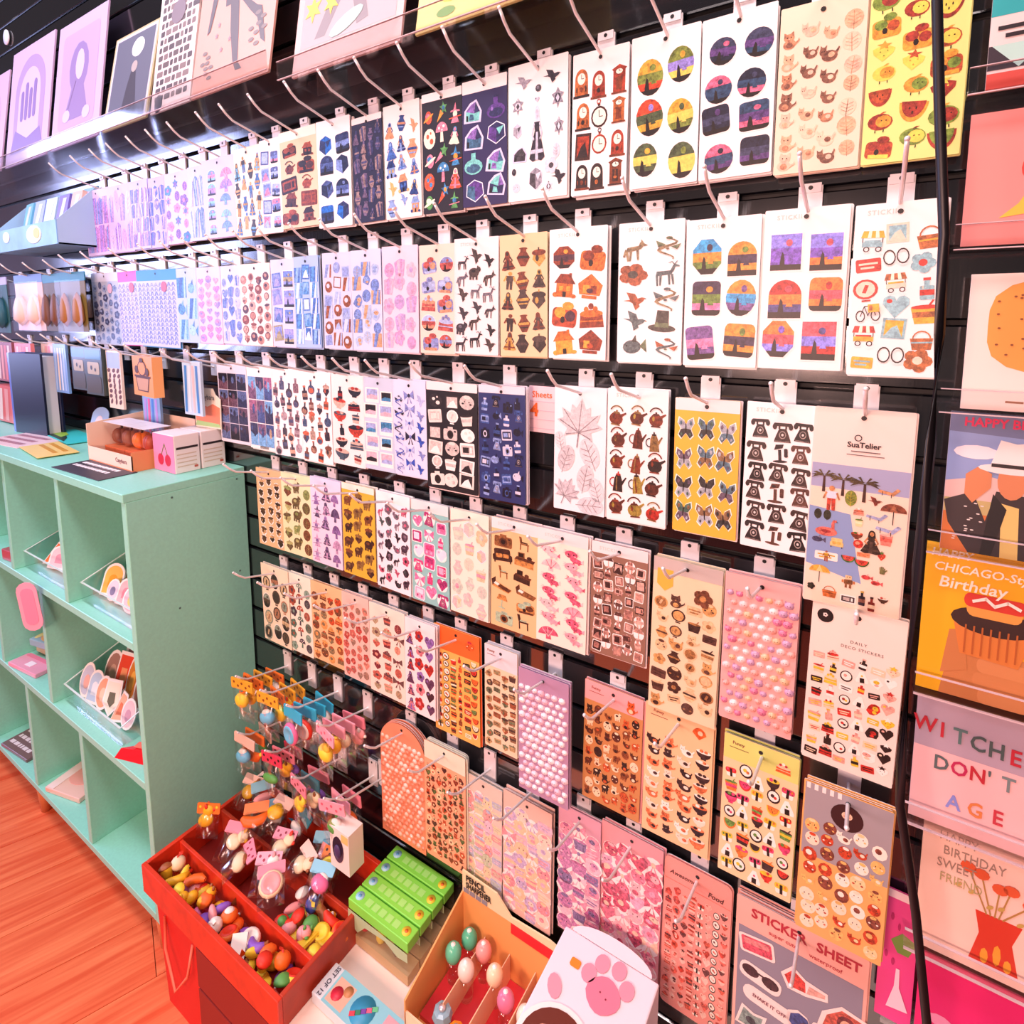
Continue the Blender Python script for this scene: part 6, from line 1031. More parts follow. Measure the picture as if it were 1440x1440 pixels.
def d_witch(o, w_, h_, y):
    pf(o, [('grey_wash', '#b8a4b4', B(0, .6, 1, 1)), ('pink_wash', '#f4c4c4', B(0, 0, 1, .6))], w_, h_, y)
    cc = ['#c02a3a', '#c02a3a', '#5a7a78', '#4a5a58', '#4a5a58', '#c02a3a', '#8a2a4a']
    for i, ch in enumerate('WITCHES'): text(ch, .0235, cc[i], o, (-w_*.43+i*w_*.128, y-.001, h_*(.78-.012*i)), bold=.02, wx=.85, name='letter')
    for i, ch in enumerate("DON'T"): text(ch, .022, ['#5a6a6a', '#c02a5a', '#c02a3a', '#5a6a6a', '#7a8a8a'][i], o, (-w_*.29+i*w_*.13+(0 if i < 3 else -.006), y-.001, h_*.5), bold=.02, wx=.85, name='letter')
    for i, ch in enumerate('AGE'): text(ch, .022, ['#8a94d8', '#e0864a', '#c83a48'][i], o, (-w_*.18+i*w_*.155, y-.001, h_*.22), bold=.02, wx=.85, name='letter')
def d_sweet(o, w_, h_, y):
    for i, (s_, c) in enumerate((('HAPPY', '#a08a7c'), ('BIRTHDAY', '#a08a7c'), ('SWEET', '#a08a7c'), ('FRIEND', '#b8a878'))): text(s_, .0145, c, o, (-w_*.5+.008+len(s_)*.0047, y-.001, h_*(.92-.105*i)), wx=.78)
    pf(o, [('red_vase', '#d8402c', P(.42, .08, .78, .08, .72, .3, .78, .46, .44, .46, .48, .3)), ('yellow_motif', '#f0a83a', E(.53, .14, .03, .06, 8)), ('yellow_motif', '#f0a83a', E(.62, .18, .03, .08, 8)), ('yellow_motif', '#f0a83a', E(.7, .13, .03, .05, 8))], w_, h_, y)
    for i, (x, z) in enumerate(((.36, .76), (.46, .74), (.6, .68), (.68, .7), (.82, .64))):
        for l in LN([(.56+.03*i-.04, .46), (x, z)], .012, '#b58a4a'): MB().flat([(-w_/2+w_*p[0], h_*p[1]) for p in l[1]], y-.0006, l[0]).build('stem', INK, o)
        MB().flat([(-w_/2+w_*p[0], h_*p[1]) for p in E(x, z, .06, .04, 10)], y-.0009, '#e2623a').build('blossom', INK, o)
        MB().flat([(-w_/2+w_*p[0], h_*p[1]) for p in E(x-.06, z-.16, .03, .015, 8, rot=30)], y-.0009, '#c8a85a').build('leaf_print', INK, o)
def d_mag(o, w_, h_, y): pf(o, [('white_edge', '#fbe0e4', B(0, .94, 1, 1)), ('green_leaf', '#7aa04a', P(.3, .62, .6, .7, 1, .66, .8, .54, .5, .54)), ('petal', '#b82a6a', E(.2, .5, .05, .03, 8)), ('petal', '#b82a6a', E(.4, .46, .05, .03, 8)), ('petal', '#b82a6a', E(.3, .8, .05, .03, 8)), ('petal', '#b82a6a', E(.5, .74, .04, .03, 8)), ('white_gown', '#f4dcec', P(.3, .1, .9, .12, .62, .28, .6, .42, .5, .42, .48, .28))], w_, h_, y)
def d_mag2(o, w_, h_, y): pf(o, [('pale_flower', '#f6a0c4', E(.2, .5, .1, .05, 10)), ('pale_flower', '#f6a0c4', E(.42, .42, .12, .05, 10)), ('red_streak', '#e0204a', P(.5, .5, .7, .6, .72, .3, .56, .2))], w_, h_, y)
CARDS = [('teal', .072, 1.632, .115, .15, '#f3e0dc', 'teal patterned greeting card at the top right corner', d_teal), ('pink', .064, 1.487, .115, .127, '#f49a94', 'pink greeting card with red circle and yellow shape', d_pink),
 ('orange', .076, 1.325, .115, .135, '#fbe6dc', 'cream greeting card with speckled orange fruit', d_orange), ('bday', .070, 1.176, .115, .145, '#e8d4d4', 'HAPPY BIRTHDAY card showing a person in a white cowboy hat', d_bday),
 ('yellow', .060, 1.016, .125, .162, '#f0b418', 'yellow HAPPY CHICAGO-Style Birthday card with hand holding cupcake', d_yellow), ('witch', .064, .862, .120, .140, '#f2c8cc', "lilac and pink WITCHES DON'T AGE card", d_witch),
 ('sweet', .080, .708, .115, .150, '#fbd6c6', 'pale BIRTHDAY SWEET FRIEND card with red flower vase', d_sweet), ('magtwo', .088, .545, .115, .148, '#ea2a78', 'hot pink floral card in the lowest right ledge', d_mag2)]
for k, x0, z0, w_, h_, bg, lb, fn in CARDS:
    card(k, x0, z0+.003, w_, h_, bg, lb, fn)
    ledge(.058 if k != 'sweet' else .07, .36, z0-.001, .045, 'clear acrylic ledge holding the '+{'teal': 'teal patterned card', 'pink': 'pink card with red circle', 'orange': 'speckled orange fruit card', 'bday': 'cowboy hat birthday card', 'yellow': 'yellow cupcake card', 'witch': 'coloured letters card', 'sweet': 'red flower vase card', 'magtwo': 'hot pink floral card'}[k])
card('mag', .050, .575, .036, .165, '#ea4a94', 'narrow magenta card with green leaf and white gown behind the cable', d_mag, off=.018, sleeve=False)
# black cable
cb = MB().tube([(.012, .628, 2.2), (.018, .628, 1.9), (.024, .628, 1.685), (.032, .628, 1.598), (.043, .628, 1.491), (.046, .628, 1.405), (.047, .628, 1.31), (.045, .628, 1.189), (.046, .628, .993), (.048, .628, .95), (.068, .628, .843), (.085, .628, .729), (.10, .628, .55), (.11, .63, .262)], .0042, 10)
tag(cb.build('power_cable', mat('#120d12', .4)), 'black power cable hanging down in front of the cards', 'cable')

# ---------------------------------------------------------------- art prints on acrylic ledges, upper left
ledge(-2.95, -.955, 1.862, .085, 'long clear acrylic ledge under the lilac art prints', lip=.032); ledge(-.925, -.25, 1.836, .085, 'clear acrylic ledge under the flower print near the top', lip=.03)
def art_print(x0, x1, z0, z1, bg, label, fn, off0=.07, off1=.02):
    w_, h_ = x1-x0, z1-z0; a = -math.atan2(off0-off1, h_)
    o = empty('art_print', ((x0+x1)/2, WALL-off0, z0), (a, 0, 0)); tag(o, label, 'art print', 'art prints on the acrylic ledges')
    MB().box(-w_/2, -.002, 0, w_/2, .002, h_, bg).build('print_board', INK, o); fn(o, w_, h_, -.0023)
    return o
def a_arch(c):
    def f(o, w_, h_, y):
        pf(o, [('arch_shape', c[0], B(.14, .1, .86, .1)[:2]+E(.5, .6, .36, .3, 16, 0, 180)), ('arch_inner', c[1], B(.24, .12, .76, .12)[:2]+E(.5, .56, .26, .24, 14, 0, 180)), ('ground', c[2], P(.1, .1, .9, .1, .8, .26, .5, .2, .2, .3))], w_, h_, y)
        for i in range(4): pf(o, [('finger_shape', c[2], RB(.3+.1*i, .36, .37+.1*i, .62+.06*(i % 2), .03))], w_, h_, y-.0006)
    return f
def a_bust(c):
    def f(o, w_, h_, y): pf(o, [('panel', c[0], RB(.12, .14, .88, .9, .05)), ('figure_hair', c[1], E(.5, .6, .2, .2, 14)), ('figure_body', c[1], P(.24, .2, .76, .2, .62, .46, .38, .46)), ('figure_face', c[2], E(.52, .62, .09, .12, 12)), ('flower_print', c[2], E(.3, .24, .08, .05, 10)), ('flower_print', c[2], E(.72, .22, .08, .05, 10)), ('sleeve_lines', c[1], P(.3, .3, .34, .3, .46, .5, .42, .5))], w_, h_, y)
    return f
def a_dark(o, w_, h_, y): pf(o, [('mount', '#d8cfd8', B(.03, .02, .97, .98)), ('night_panel', '#6a6a7c', B(.07, .04, .93, .95)), ('moon', '#f2f0ee', E(.58, .8, .14, .1, 18)), ('figure', '#4a4450', P(.36, .06, .74, .06, .64, .4, .6, .56, .5, .56, .44, .4)), ('figure_head', '#b8a8a4', E(.56, .6, .07, .06, 12))], w_, h_, y)
def a_text(o, w_, h_, y):
    q = random.Random(9)
    for r in range(14):
        z = .08+r*.062
        m = MB(); x = .08
        while x < .88:
            l = q.uniform(.06, .16); m.flat([(-w_/2+w_*p[0], h_*p[1]) for p in RB(x, z, x+l, z+.042, .012)], y, q.choice(['#6a5a5a', '#8a7472', '#5a4c50'])); x += l+.03
        tag(m.build('letter_row', INK, o), kind='stuff')
    pf(o, [('drop_print', '#4a4048', E(.2, .06, .1, .07, 10)), ('orb_print', '#8a7a84', E(.5, .72, .18, .09, 14))], w_, h_, y-.0006)
def a_witch(o, w_, h_, y):
    D_ = '#6a5f66'
    pf(o, [('dancer_torso', D_, P(.36, .62, .56, .62, .6, .8, .56, 1, .4, 1, .34, .8)), ('dancer_leg', D_, P(.42, .66, .53, .66, .57, .4, .6, .16, .66, .1, .58, .1, .53, .18, .46, .42)), ('dancer_leg', D_, P(.48, .7, .57, .66, .78, .52, .84, .5, .8, .42, .7, .5)), ('dancer_leg', D_, P(.84, .5, .78, .46, .86, .26, .92, .22, .9, .3)), ('dancer_arm', D_, P(.4, .96, .38, .86, .24, .7, .18, .48, .14, .46, .18, .74)), ('dancer_arm', D_, P(.56, .98, .58, .88, .72, .98, .74, 1))], w_, h_, y)
    for (x, z, r) in ((.14, .2, 1), (.2, .12, .5), (.78, .24, -.6), (.86, .34, -1)):
        for k in range(4): pf(o, [('leaf_print', '#8a7a78', E(x+.02*k*r*.5+.03*(-1)**k, z+.04*k, .035, .016, 8))], w_, h_, y-.0004)
    for x, z in ((.3, .5), (.28, .42), (.68, .74), (.82, .78), (.36, .3), (.46, .36)): pf(o, [('star_print', '#a88a94', STAR(x, z, .025, 5))], w_, h_, y-.0004)
def a_flowers(o, w_, h_, y): pf(o, [('grey_panel', '#b5a4a4', B(.06, .16, .94, 1)), ('arm_print', '#8f7f80', P(.2, .2, .3, .2, .5, .5, .4, .56)), ('arm_print', '#8f7f80', P(.6, .2, .7, .22, .6, .56, .5, .5)), ('pink_bloom', '#ee7a84', E(.72, .42, .1, .07, 12)), ('yellow_bloom', '#f0c83a', STAR(.16, .4, .09, 6)), ('yellow_bloom', '#f0c83a', STAR(.34, .4, .08, 6)), ('pale_leaf', '#a8c0b8', E(.5, .24, .16, .05, 12, rot=20))], w_, h_, y)
def a_yellow(o, w_, h_, y): pf(o, [('yellow_bloom', '#f0cc3a', E(.25, .2, .1, .07, 12)), ('green_mark', '#7aa04a', E(.22, .08, .07, .03, 10)), ('ochre_shape', '#d8a04a', E(.7, .16, .16, .08, 12)), ('pale_shape', '#f8e4b8', P(.4, .3, .8, .34, .9, .9, .3, .9))], w_, h_, y)
art_print(-2.62, -2.30, 1.866, 2.18, '#dcb8d8', 'pale pink art print at the far left of the ledge', a_arch(['#d8b0d4', '#e8ccE4'.lower(), '#b89ac4']))
art_print(-2.26, -1.96, 1.866, 2.21, '#d8b8dc', 'lilac art print of raised hands under an arch', a_arch(['#b898cc', '#dcc0e0', '#9478b4']))
art_print(-1.93, -1.65, 1.866, 2.20, '#d4b6dc', 'mauve art print of a veiled figure with flowers', a_bust(['#c4a6d0', '#9a80b4', '#dcc4e0']))
art_print(-1.625, -1.415, 1.866, 2.10, '#cdb98a', 'gold-framed dark art print of a figure under the moon', a_dark)
art_print(-1.395, -1.235, 1.866, 2.16, '#f0dcd8', 'narrow art print covered with dark hand lettering', a_text)
art_print(-1.23, -.97, 1.866, 2.14, '#e4a898', 'peach art print of a dancing grey figure among leaves', a_witch)
art_print(-.905, -.645, 1.840, 2.12, '#e8b4ac', 'pink and grey art print with yellow flowers', a_flowers)
art_print(-.615, -.36, 1.840, 2.10, '#f4d884', 'yellow art print with green mark, partly cut off at the top', a_yellow)
ws = MB().lathe([(.022, 0), (.022, .003)], 20).build('round_tag', mat('#f4eef0', .5), None, (-2.36, WALL-.003, 2.29), (math.pi/2, 0, 0)); tag(ws, 'small round white tag high on the far left slats', 'tag')

# ---------------------------------------------------------------- blue display box with wand packs
db = empty('hanging_display', (-2.05, WALL-.005, 1.612)); tag(db, 'sky blue cardboard display tray hanging at the far left', 'display box')
DBM = mat('#8cc4ea', .5, 0, 0, 12, .5, .25)
MB().box(-.225, -.004, 0, .225, 0, .165).build('back_board', DBM, db); MB().box(-.225, -.105, 0, .225, -.004, .004).build('base', DBM, db); MB().box(-.225, -.108, 0, .225, -.105, .062).build('front_pocket', DBM, db)
for s in (-1, 1): MB().prism([(0, 0), (.1, 0), (.1, .165), (0, .062)], -.0015, .0015).build('side_wing', mat('#b4d8f2', .5), db, (s*.2235, -.105, 0), (0, 0, math.pi/2))
topf = MB().prism(E(.08, .034, .05, .024, 18), -.1092, -.1082, '#f6ecc0'); topf.build('glow_print', INK, db); MB().prism(E(.1, .036, .02, .014, 14), -.1098, -.1092, '#f4c84a').build('yellow_print', INK, db); MB().prism(E(-.12, .04, .025, .016, 14), -.1092, -.1082, '#e8f4fa').build('pale_print', INK, db)
for i, c in enumerate(('#7fd0e8', '#a8b8f0', '#c8e4f4', '#8a7ad8', '#f0c8b0')):
    o = empty('wand_pack', (-2.05-.17+i*.083, WALL-.06, 1.618), (-.22, 0, rr.uniform(-.1, .1))); tag(o, ['turquoise', 'periwinkle', 'ice blue', 'violet', 'peach-tipped'][i]+' slim pack standing in the blue display tray', 'pack', 'slim packs in the blue tray')
    MB().box(-.034, -.005, 0, .034, .005, .15, c).build('foil_pouch', GLOSSINK, o); MB().prism(P(-.022, .02, .0, .02, .018, .14, -.004, .14), -.0058, -.0052, '#e4f0fc').build('pale_stripe', GLOSSINK, o)
# ---------------------------------------------------------------- toy packs far left
def toy_pack(x, z, w_, h_, hc, body, label, c1, c2, off=.06, n=2, hdr=.025):
    o = empty('toy_pack', (x, WALL-off, z), (0, 0, rr.uniform(-.08, .08))); tag(o, label, 'toy pack', 'toy packs at the far left')
    MB().prism(RB(-w_/2, -hdr, w_/2, 0, .003), -.0015, .0015, hc).build('header_card', INK, o); MB().box(-w_/2+.002, -.0008, -h_, w_/2-.002, .0008, -hdr, body).build('backing_card', INK, o)
    MB().flat(B(-w_/2, -h_-.003, w_/2, -hdr*.9), -.014, '#ffffff').build('clear_front', CLEAR, o)
    for i in range(n):
        cx = -w_/2+w_*(i+.5)/n
        t = MB().lathe([(.001, 0), (w_*.18/n*2, h_*.12), (w_*.16/n*2, h_*.34), (w_*.1/n*2, h_*.5), (.001, h_*.58)], 12, c1, 0, 0, 1, .5).build('toy', RUBBER, o, (cx, -.0072, -h_*.92)); MB().ball(0, -.002, h_*.36, w_*.1/n*2, .004, h_*.1, c2, 10, 6).build('toy_detail', RUBBER, t)
    hook(x, 1, 'wire display hook carrying the '+' '.join(label.split()[:8]), z=z+.012)
    return o
toy_pack(-1.90, 1.545, .135, .165, '#1f7f96', '#7a6a34', 'teal-headed pack of brown and green squeeze toys', '#a8703a', '#d8b070'); toy_pack(-2.04, 1.545, .13, .165, '#2a8aa4', '#6a5a30', 'teal-headed pack of darker brown toys, the left one', '#7a4a2a', '#9aa04a')
toy_pack(-2.21, 1.55, .2, .17, '#6a94dc', '#f2d4c8', 'blue-headed pack of peach striped toys', '#f6dcd0', '#e8a890'); toy_pack(-2.44, 1.55, .13, .18, '#c4c0ea', '#3a6a6a', 'lavender-headed pack of dark green toys at the left edge', '#2a6a7a', '#4ac0d8', n=1)
def flat_pack(name, x, z, w_, h_, off, bg, label, cat, fn=None, d_=.006, rot=(0, 0, 0), hk=None):
    o = empty(name, (x, WALL-off, z), rot); tag(o, label, cat)
    MB().box(-w_/2, -d_/2, -h_, w_/2, d_/2, 0, bg).build('body', GLOSSINK, o)
    if fn: fn(o, w_, h_, -d_/2-.0004)
    if hk: hook(x, 2, 'wire display hook carrying the '+hk, z=z+.013, length=max(1, (off+.02)/.1))
    return o
def f_pot(o, w_, h_, y):
    m = [('pot_outline', '#5a3226', P(-.3, -.88, .28, -.88, .38, -.52, -.4, -.52)), ('pot', '#c89a7a', P(-.26, -.85, .24, -.85, .33, -.55, -.35, -.55)), ('pot_rim', '#5a3226', B(-.44, -.53, .44, -.48)), ('cactus', '#5a3226', E(0, -.3, .24, .2, 14)), ('cactus_fill', '#ec9a5c', E(0, -.3, .2, .165, 14)), ('cactus_arm', '#5a3226', E(-.3, -.34, .1, .1, 10)), ('cactus_arm', '#5a3226', E(.28, -.38, .1, .1, 10)), ('cactus_bloom', '#5a3226', E(0, -.1, .1, .06, 10))]
    for i, (nm, c, p) in enumerate(m): MB().flat([(q[0]*w_*.9, q[1]*h_) for q in p], y-.0002*i, c).build(nm, INK, o)
def f_giraffe(o, w_, h_, y):
    q = random.Random(4)
    for r in range(7):
        for c in range(3): MB().flat([(-w_*.33+c*w_*.33+p[0], -h_*.34-r*h_*.09+p[1]) for p in E(q.uniform(-.003, .003), 0, w_*.12, h_*.036, 7, rot=q.uniform(0, 90))], y, '#6a3a34').build('brown_spot', INK, o)
    MB().flat(B(-w_*.46, -h_*.3, w_*.46, -.004), y, '#a8c0ec').build('blue_header', INK, o)
def f_stripes(c):
    def f(o, w_, h_, y):
        for i in range(4): MB().flat([(p[0]*w_, p[1]*h_) for p in P(-.45+.23*i, -.95, -.33+.23*i, -.95, -.25+.2*i, -.08, -.38+.2*i, -.08)], y, c[i % len(c)]).build('stripe_print', GLOSSINK, o)
    return f
def f_dark(o, w_, h_, y):
    for i, (c, p) in enumerate((('#1f6a80', B(-.46, -.24, .46, -.04)), ('#b8a888', RB(-.34, -.56, .34, -.3, .05)), ('#4a4434', RB(-.42, -.95, .42, -.6, .08)), ('#2a2420', E(-.1, -.42, .06, .05, 8)), ('#2a2420', E(.12, -.46, .05, .04, 8)))): MB().flat([(q[0]*w_, q[1]*h_) for q in p], y-.0002*i, c).build(['teal_header', 'cream_label', 'dark_toy', 'dark_mark', 'dark_mark'][i], GLOSSINK, o)
flat_pack('stamp_block', -1.445, 1.33, .125, .094, .095, '#eda565', 'orange wooden stamp block with a potted cactus drawing', 'stamp', f_pot, .022, (0, 0, -.12), 'cactus stamp block')
flat_pack('spotted_strip', -1.655, 1.335, .075, .15, .075, '#f2dcc8', 'cream strip with brown giraffe-like spots and blue header', 'pack', f_giraffe, .006, (0, 0, .0), 'brown spotted strip')
flat_pack('blue_pack', -1.555, 1.325, .075, .085, .05, '#b4d4e8', 'pale blue pack half hidden behind the cactus stamp block', 'pack', f_stripes(['#5aa0e0', '#e8f0fa', '#a8c8a0']), .006, (0, 0, 0), 'pale blue pack by the stamp'); flat_pack('violet_pack', -1.53, 1.225, .085, .10, .05, '#8ab8ec', 'violet and blue foil pack below the cactus stamp block', 'pack', f_stripes(['#b89aec', '#e06aa8', '#4a8ae0']), .006, (0, 0, 0))
flat_pack('blue_pack', -1.325, 1.32, .075, .125, .055, '#c4dcf0', 'pale blue foil pack right of the cactus stamp block', 'pack', f_stripes(['#4a90d8', '#dfeaf8', '#f0c8d0']), .006, (0, 0, 0), 'foil pack right of the stamp')
flat_pack('dark_pack', -1.75, 1.34, .10, .125, .08, '#3f4a48', 'dark green pack with teal header and cream label, right one', 'pack', f_dark, .012, (0, 0, 0), 'right dark green pack'); flat_pack('dark_pack', -1.865, 1.34, .09, .12, .07, '#464c4e', 'dark green pack with teal header, left one', 'pack', f_dark, .012, (0, 0, 0), 'left dark green pack')
flat_pack('clip_pack', -1.965, 1.345, .085, .14, .08, '#7aa4dc', 'blue pack with a glossy grey cylinder at the bottom', 'pack', f_stripes(['#a8c4ec', '#f2d8c4', '#dfe6f4']), .006, (0, 0, 0), 'blue pack with grey cylinder')
for i, (x, z, w_, h_, c, lb) in enumerate(((-2.14, 1.345, .1, .15, '#f2c8b8', 'peach pack hanging left of the navy binder'), (-2.26, 1.34, .13, .14, '#ec8a90', 'coral pink pack hanging at the far left'), (-2.42, 1.34, .14, .13, '#a8606a', 'dusky rose pack at the left image edge'), (-2.34, 1.20, .24, .12, '#e4625a', 'red boxed pack standing on the cabinet at far left'))):
    flat_pack('pink_pack', x, z, w_, h_, .07 if i else .045, c, lb, 'pack', f_stripes(['#f8dcd0', '#f0a098', '#e87880']), .01 if i < 3 else .05, (0, 0, 0), lb if i < 3 else None)
# ---------------------------------------------------------------- things on top of the cabinet
Z0 = CT+.0003
bd = empty('ring_binder', (-2.19, .66, Z0), (0, 0, .12)); tag(bd, 'navy blue binder standing upright at the far end of the cabinet', 'binder')
MB().box(-.02, -.02, 0, .0, .02, .24).build('spine', mat('#6a80d0', .2), bd); MB().box(0, -.024, 0, .17, -.018, .24).build('front_cover', mat('#101530', .35), bd); MB().box(0, .018, 0, .17, .024, .24).build('back_cover', mat('#141a3a', .35), bd); MB().box(.004, -.016, .004, .16, .016, .232).build('pages', mat('#e8e4ec', .7), bd)
def sheet_on(name, x, y, w_, h_, rz, c, label, cat, dz=0, fn=None, t=.0015):
    o = empty(name, (x, y, Z0+dz), (0, 0, rz)); tag(o, label, cat)
    MB().box(-w_/2, -h_/2, 0, w_/2, h_/2, t, c).build('card', INK, o)
    if fn: fn(o, w_, h_, t+.0003)
    return o
def tq(o, polys, z):
    for i, (nm, c, p) in enumerate(polys): topflat(p, z+.0008+.0002*i, c, nm, o)
def t_lines(c, n=3):
    def f(o, w_, h_, z):
        for r in range(n):
            q = random.Random(r); x = -w_*.42; m = MB()
            while x < w_*.3:
                l = q.uniform(.008, .02); m.box(x, h_*(.26-.26*r)-h_*.06, z, x+l, h_*(.26-.26*r)+h_*.06, z+.0004, c); x += l+.004
            tag(m.build('text_line', INK, o), kind='stuff')
    return f
sheet_on('yellow_notice', -1.80, .585, .19, .085, -.12, '#f4cf7a', 'yellow and peach notice card on the cabinet top', 'notice', .003, t_lines('#d89a34', 2))
sheet_on('black_notice', -1.485, .562, .22, .078, .03, '#3a343c', 'black notice card with white lettering on the cabinet corner', 'notice', .0, t_lines('#f4eef0', 2))
sheet_on('pink_leaflet', -2.02, .60, .22, .12, .1, '#f4cfd0', 'pink printed leaflets at the far end of the cabinet top', 'leaflet', 0, t_lines('#b8808a', 3))
sheet_on('teal_folder', -1.95, .69, .24, .08, -.1, '#3fd0cc', 'iridescent teal folder lying on the cabinet top', 'folder', .0025, lambda o, w_, h_, z: tq(o, [('dark_edge', '#1a3a30', P(-w_*.48, -h_*.45, w_*.3, -h_*.45, w_*.1, -h_*.2, -w_*.4, h_*.1)), ('green_shape', '#9ac84a', P(-w_*.4, -h_*.3, w_*.0, -h_*.3, -w_*.1, h_*.0, -w_*.34, h_*.1))], z))
o = empty('leaning_card', (-1.88, .725, Z0+.005), (-.3, 0, .2)); tag(o, 'pale blue arched card leaning behind the teal folder', 'card'); MB().prism(B(-.035, 0, .035, 0)[:2]+E(0, .06, .035, .025, 12, 0, 180), -.001, .001, '#a8c4f0').build('card', INK, o); MB().prism(E(0, .04, .016, .02, 12), -.0016, -.0011, '#f0dce4').build('portrait_print', INK, o)
o = empty('leaning_card', (-1.78, .715, Z0+.005), (-.75, 0, -.3)); tag(o, 'white card with grey oval drawing leaning on the cabinet top', 'card'); MB().box(-.04, -.001, 0, .04, .001, .06, '#f2eef4').build('card', INK, o); MB().prism(E(0, .03, .018, .02, 12), -.0016, -.0011, '#a8b0c8').build('oval_print', INK, o)
# pumpkin display box
px0, px1, py0, py1 = -1.60, -1.385, .598, .745
pb = empty('pumpkin_display', ((px0+px1)/2, (py0+py1)/2, Z0)); tag(pb, 'orange open-front display carton of clear boxed figures', 'display box')
w2, h2 = (px1-px0)/2, (py1-py0)/2; OR = mat('#e08a58', .5); CRM = mat('#f6d8c0', .5)
MB().box(-w2, -h2, 0, w2, h2, .004).build('base', OR, pb); MB().box(w2-.002, -h2, .004, w2, h2, .045).build('side_wall', OR, pb)
MB().prism([(0, 0), (2*h2, 0), (2*h2, .105), (0, .09)], -.001, .001).build('tall_side_wall', CRM, pb, (-w2, -h2, .0), (0, 0, math.pi/2)); MB().box(-w2, -h2, .004, w2, -h2+.002, .036).build('front_lip', CRM, pb); MB().box(-w2, h2-.002, .004, w2, h2, .1).build('back_wall', CRM, pb)
text('Capybara', .014, '#7a4a4a', pb, (w2-.05, -h2-.0004, .02), bold=.02)
for i, (c, nme) in enumerate((('#8a4a34', 'brown pumpkin'), ('#9a5a40', 'russet animal'), ('#f07a1c', 'bright orange pumpkin'), ('#b5482c', 'dark red pumpkin'))):
    o = empty('boxed_pumpkin', (-1.566+.0505*i, .66, Z0+.0045)); tag(o, 'clear cube box with %s figure in the orange carton' % nme, 'figure box', 'boxed pumpkin figures')
    MB().box(-.025, -.03, 0, .025, .03, .086).build('clear_cube', CLEAR, o); MB().box(-.0245, -.0295, .0, .0245, .0295, .028).build('lower_sleeve', mat('#e8794a', .5), o)
    q = MB()
    for k in range(6): q.ball(.009*math.cos(k*1.047), .009*math.sin(k*1.047), .05, .0125, .0125, .019, c, 10, 7)
    q.build('pumpkin', RUBBER, o); MB().tube([(0, 0, .066), (.002, 0, .076)], .003, 6, '#4a3020').build('stem', RUBBER, o)
    MB().box(-.0245, -.0295, .0862, .0245, .0295, .0872, '#e4d8dc').build('printed_top', INK, o)
# white cherry boxes
for i, (y0, y1) in enumerate(((.642, .698), (.702, .758))):
    o = empty('cherry_box', (-1.328, (y0+y1)/2, Z0)); tag(o, ['white blind box with pink cherry end, the front one', 'white blind box behind the front one by the wall'][i], 'box', 'white boxes on the cabinet')
    hy = (y1-y0)/2
    bevel(MB().box(-.05, -hy, 0, .04, hy, .086).build('carton', mat('#f6e6e4', .45), o), .0015)
    MB().box(.0402, -hy+.004, .054, .0406, hy-.004, .059, '#2a2024').build('black_bar', INK, o)
    for k in range(4): MB().box(.0402, -hy+.005, .014+.009*k, .0405, hy-.008, .0165+.009*k, '#dcc0ac').build('text_line', INK, o)
    MB().box(.0402, hy-.014, .008, .0407, hy-.006, .013, '#c85a4a').build('red_mark', INK, o)
    if i == 0:
        MB().box(-.049, -hy-.0006, .001, .039, -hy-.0002, .085, '#f08ab4').build('pink_front', INK, o)
        for sx in (-.018, .012): MB().prism(E(sx, .028, .012, .013, 14), -hy-.0012, -hy-.0007, '#c8244a').build('cherry_print', INK, o)
        MB().prism(P(-.016, .038, .0, .066, .012, .04, .010, .04, .0, .062, -.014, .038), -hy-.0012, -hy-.0007, '#4a7a3a').build('stem_print', INK, o)
hc = empty('header_card', (-1.315, .738, Z0+.0865), (0, 0, .1)); tag(hc, 'scalloped Capybara header card with coral drawing standing on the white boxes', 'card')
MB().prism([(-.045, 0), (.045, 0), (.047, .07), (.03, .08), (.022, .094), (-.022, .094), (-.03, .08), (-.047, .07)], -.001, .001, '#f8ecd8').build('card', INK, hc)
MB().prism([(-.042, .006), (.042, .006), (.044, .05), (.02, .058), (.0, .05), (-.02, .056), (-.044, .048)], -.0016, -.0011, '#f08a6a').build('coral_print', INK, hc); MB().prism(P(-.044, .004, .044, .004, .04, .012, -.04, .016), -.0022, -.0017, '#a8d088').build('green_print', INK, hc); text('Capybara', .0165, '#6a6a70', hc, (0, -.003, .073), bold=.02, wx=.9)
# ---------------------------------------------------------------- things inside the cabinet cells
def bin_(x0, x1, z, label, h_=.075, tall=.12):
    o = empty('clear_bin', ((x0+x1)/2, .615, z+.0003)); tag(o, label, 'bin', 'clear bins in the cabinet'); w2 = (x1-x0)/2
    MB().box(-w2, -.08, 0, w2, .12, .003).build('base', ACRYL, o); MB().box(-w2, -.08, .003, w2, -.077, h_*.6).build('front_wall', ACRYL, o); MB().box(-w2, .117, .003, w2, .12, tall).build('back_wall', ACRYL, o)
    RM = mat('#dfeeee', .25)  # pale strips paint the bright lines along the clear bin edges
    MB().box(-w2, -.0805, h_*.6, w2, -.0765, h_*.6+.0012).build('rim', RM, o)
    for s in (-1, 1): MB().prism([(0, h_*.6), (.194, tall), (.194, tall+.0014), (0, h_*.6+.0014)], -.0018, .0018).build('rim', RM, o, (s*(w2-.0015), -.077, 0), (0, 0, math.pi/2))
    for s in (-1, 1): MB().prism([(0, .003), (.194, .003), (.194, tall), (0, h_*.6)], -.0015, .0015).build('side_wall', ACRYL, o, (s*(w2-.0015), -.077, 0), (0, 0, math.pi/2))
    return o
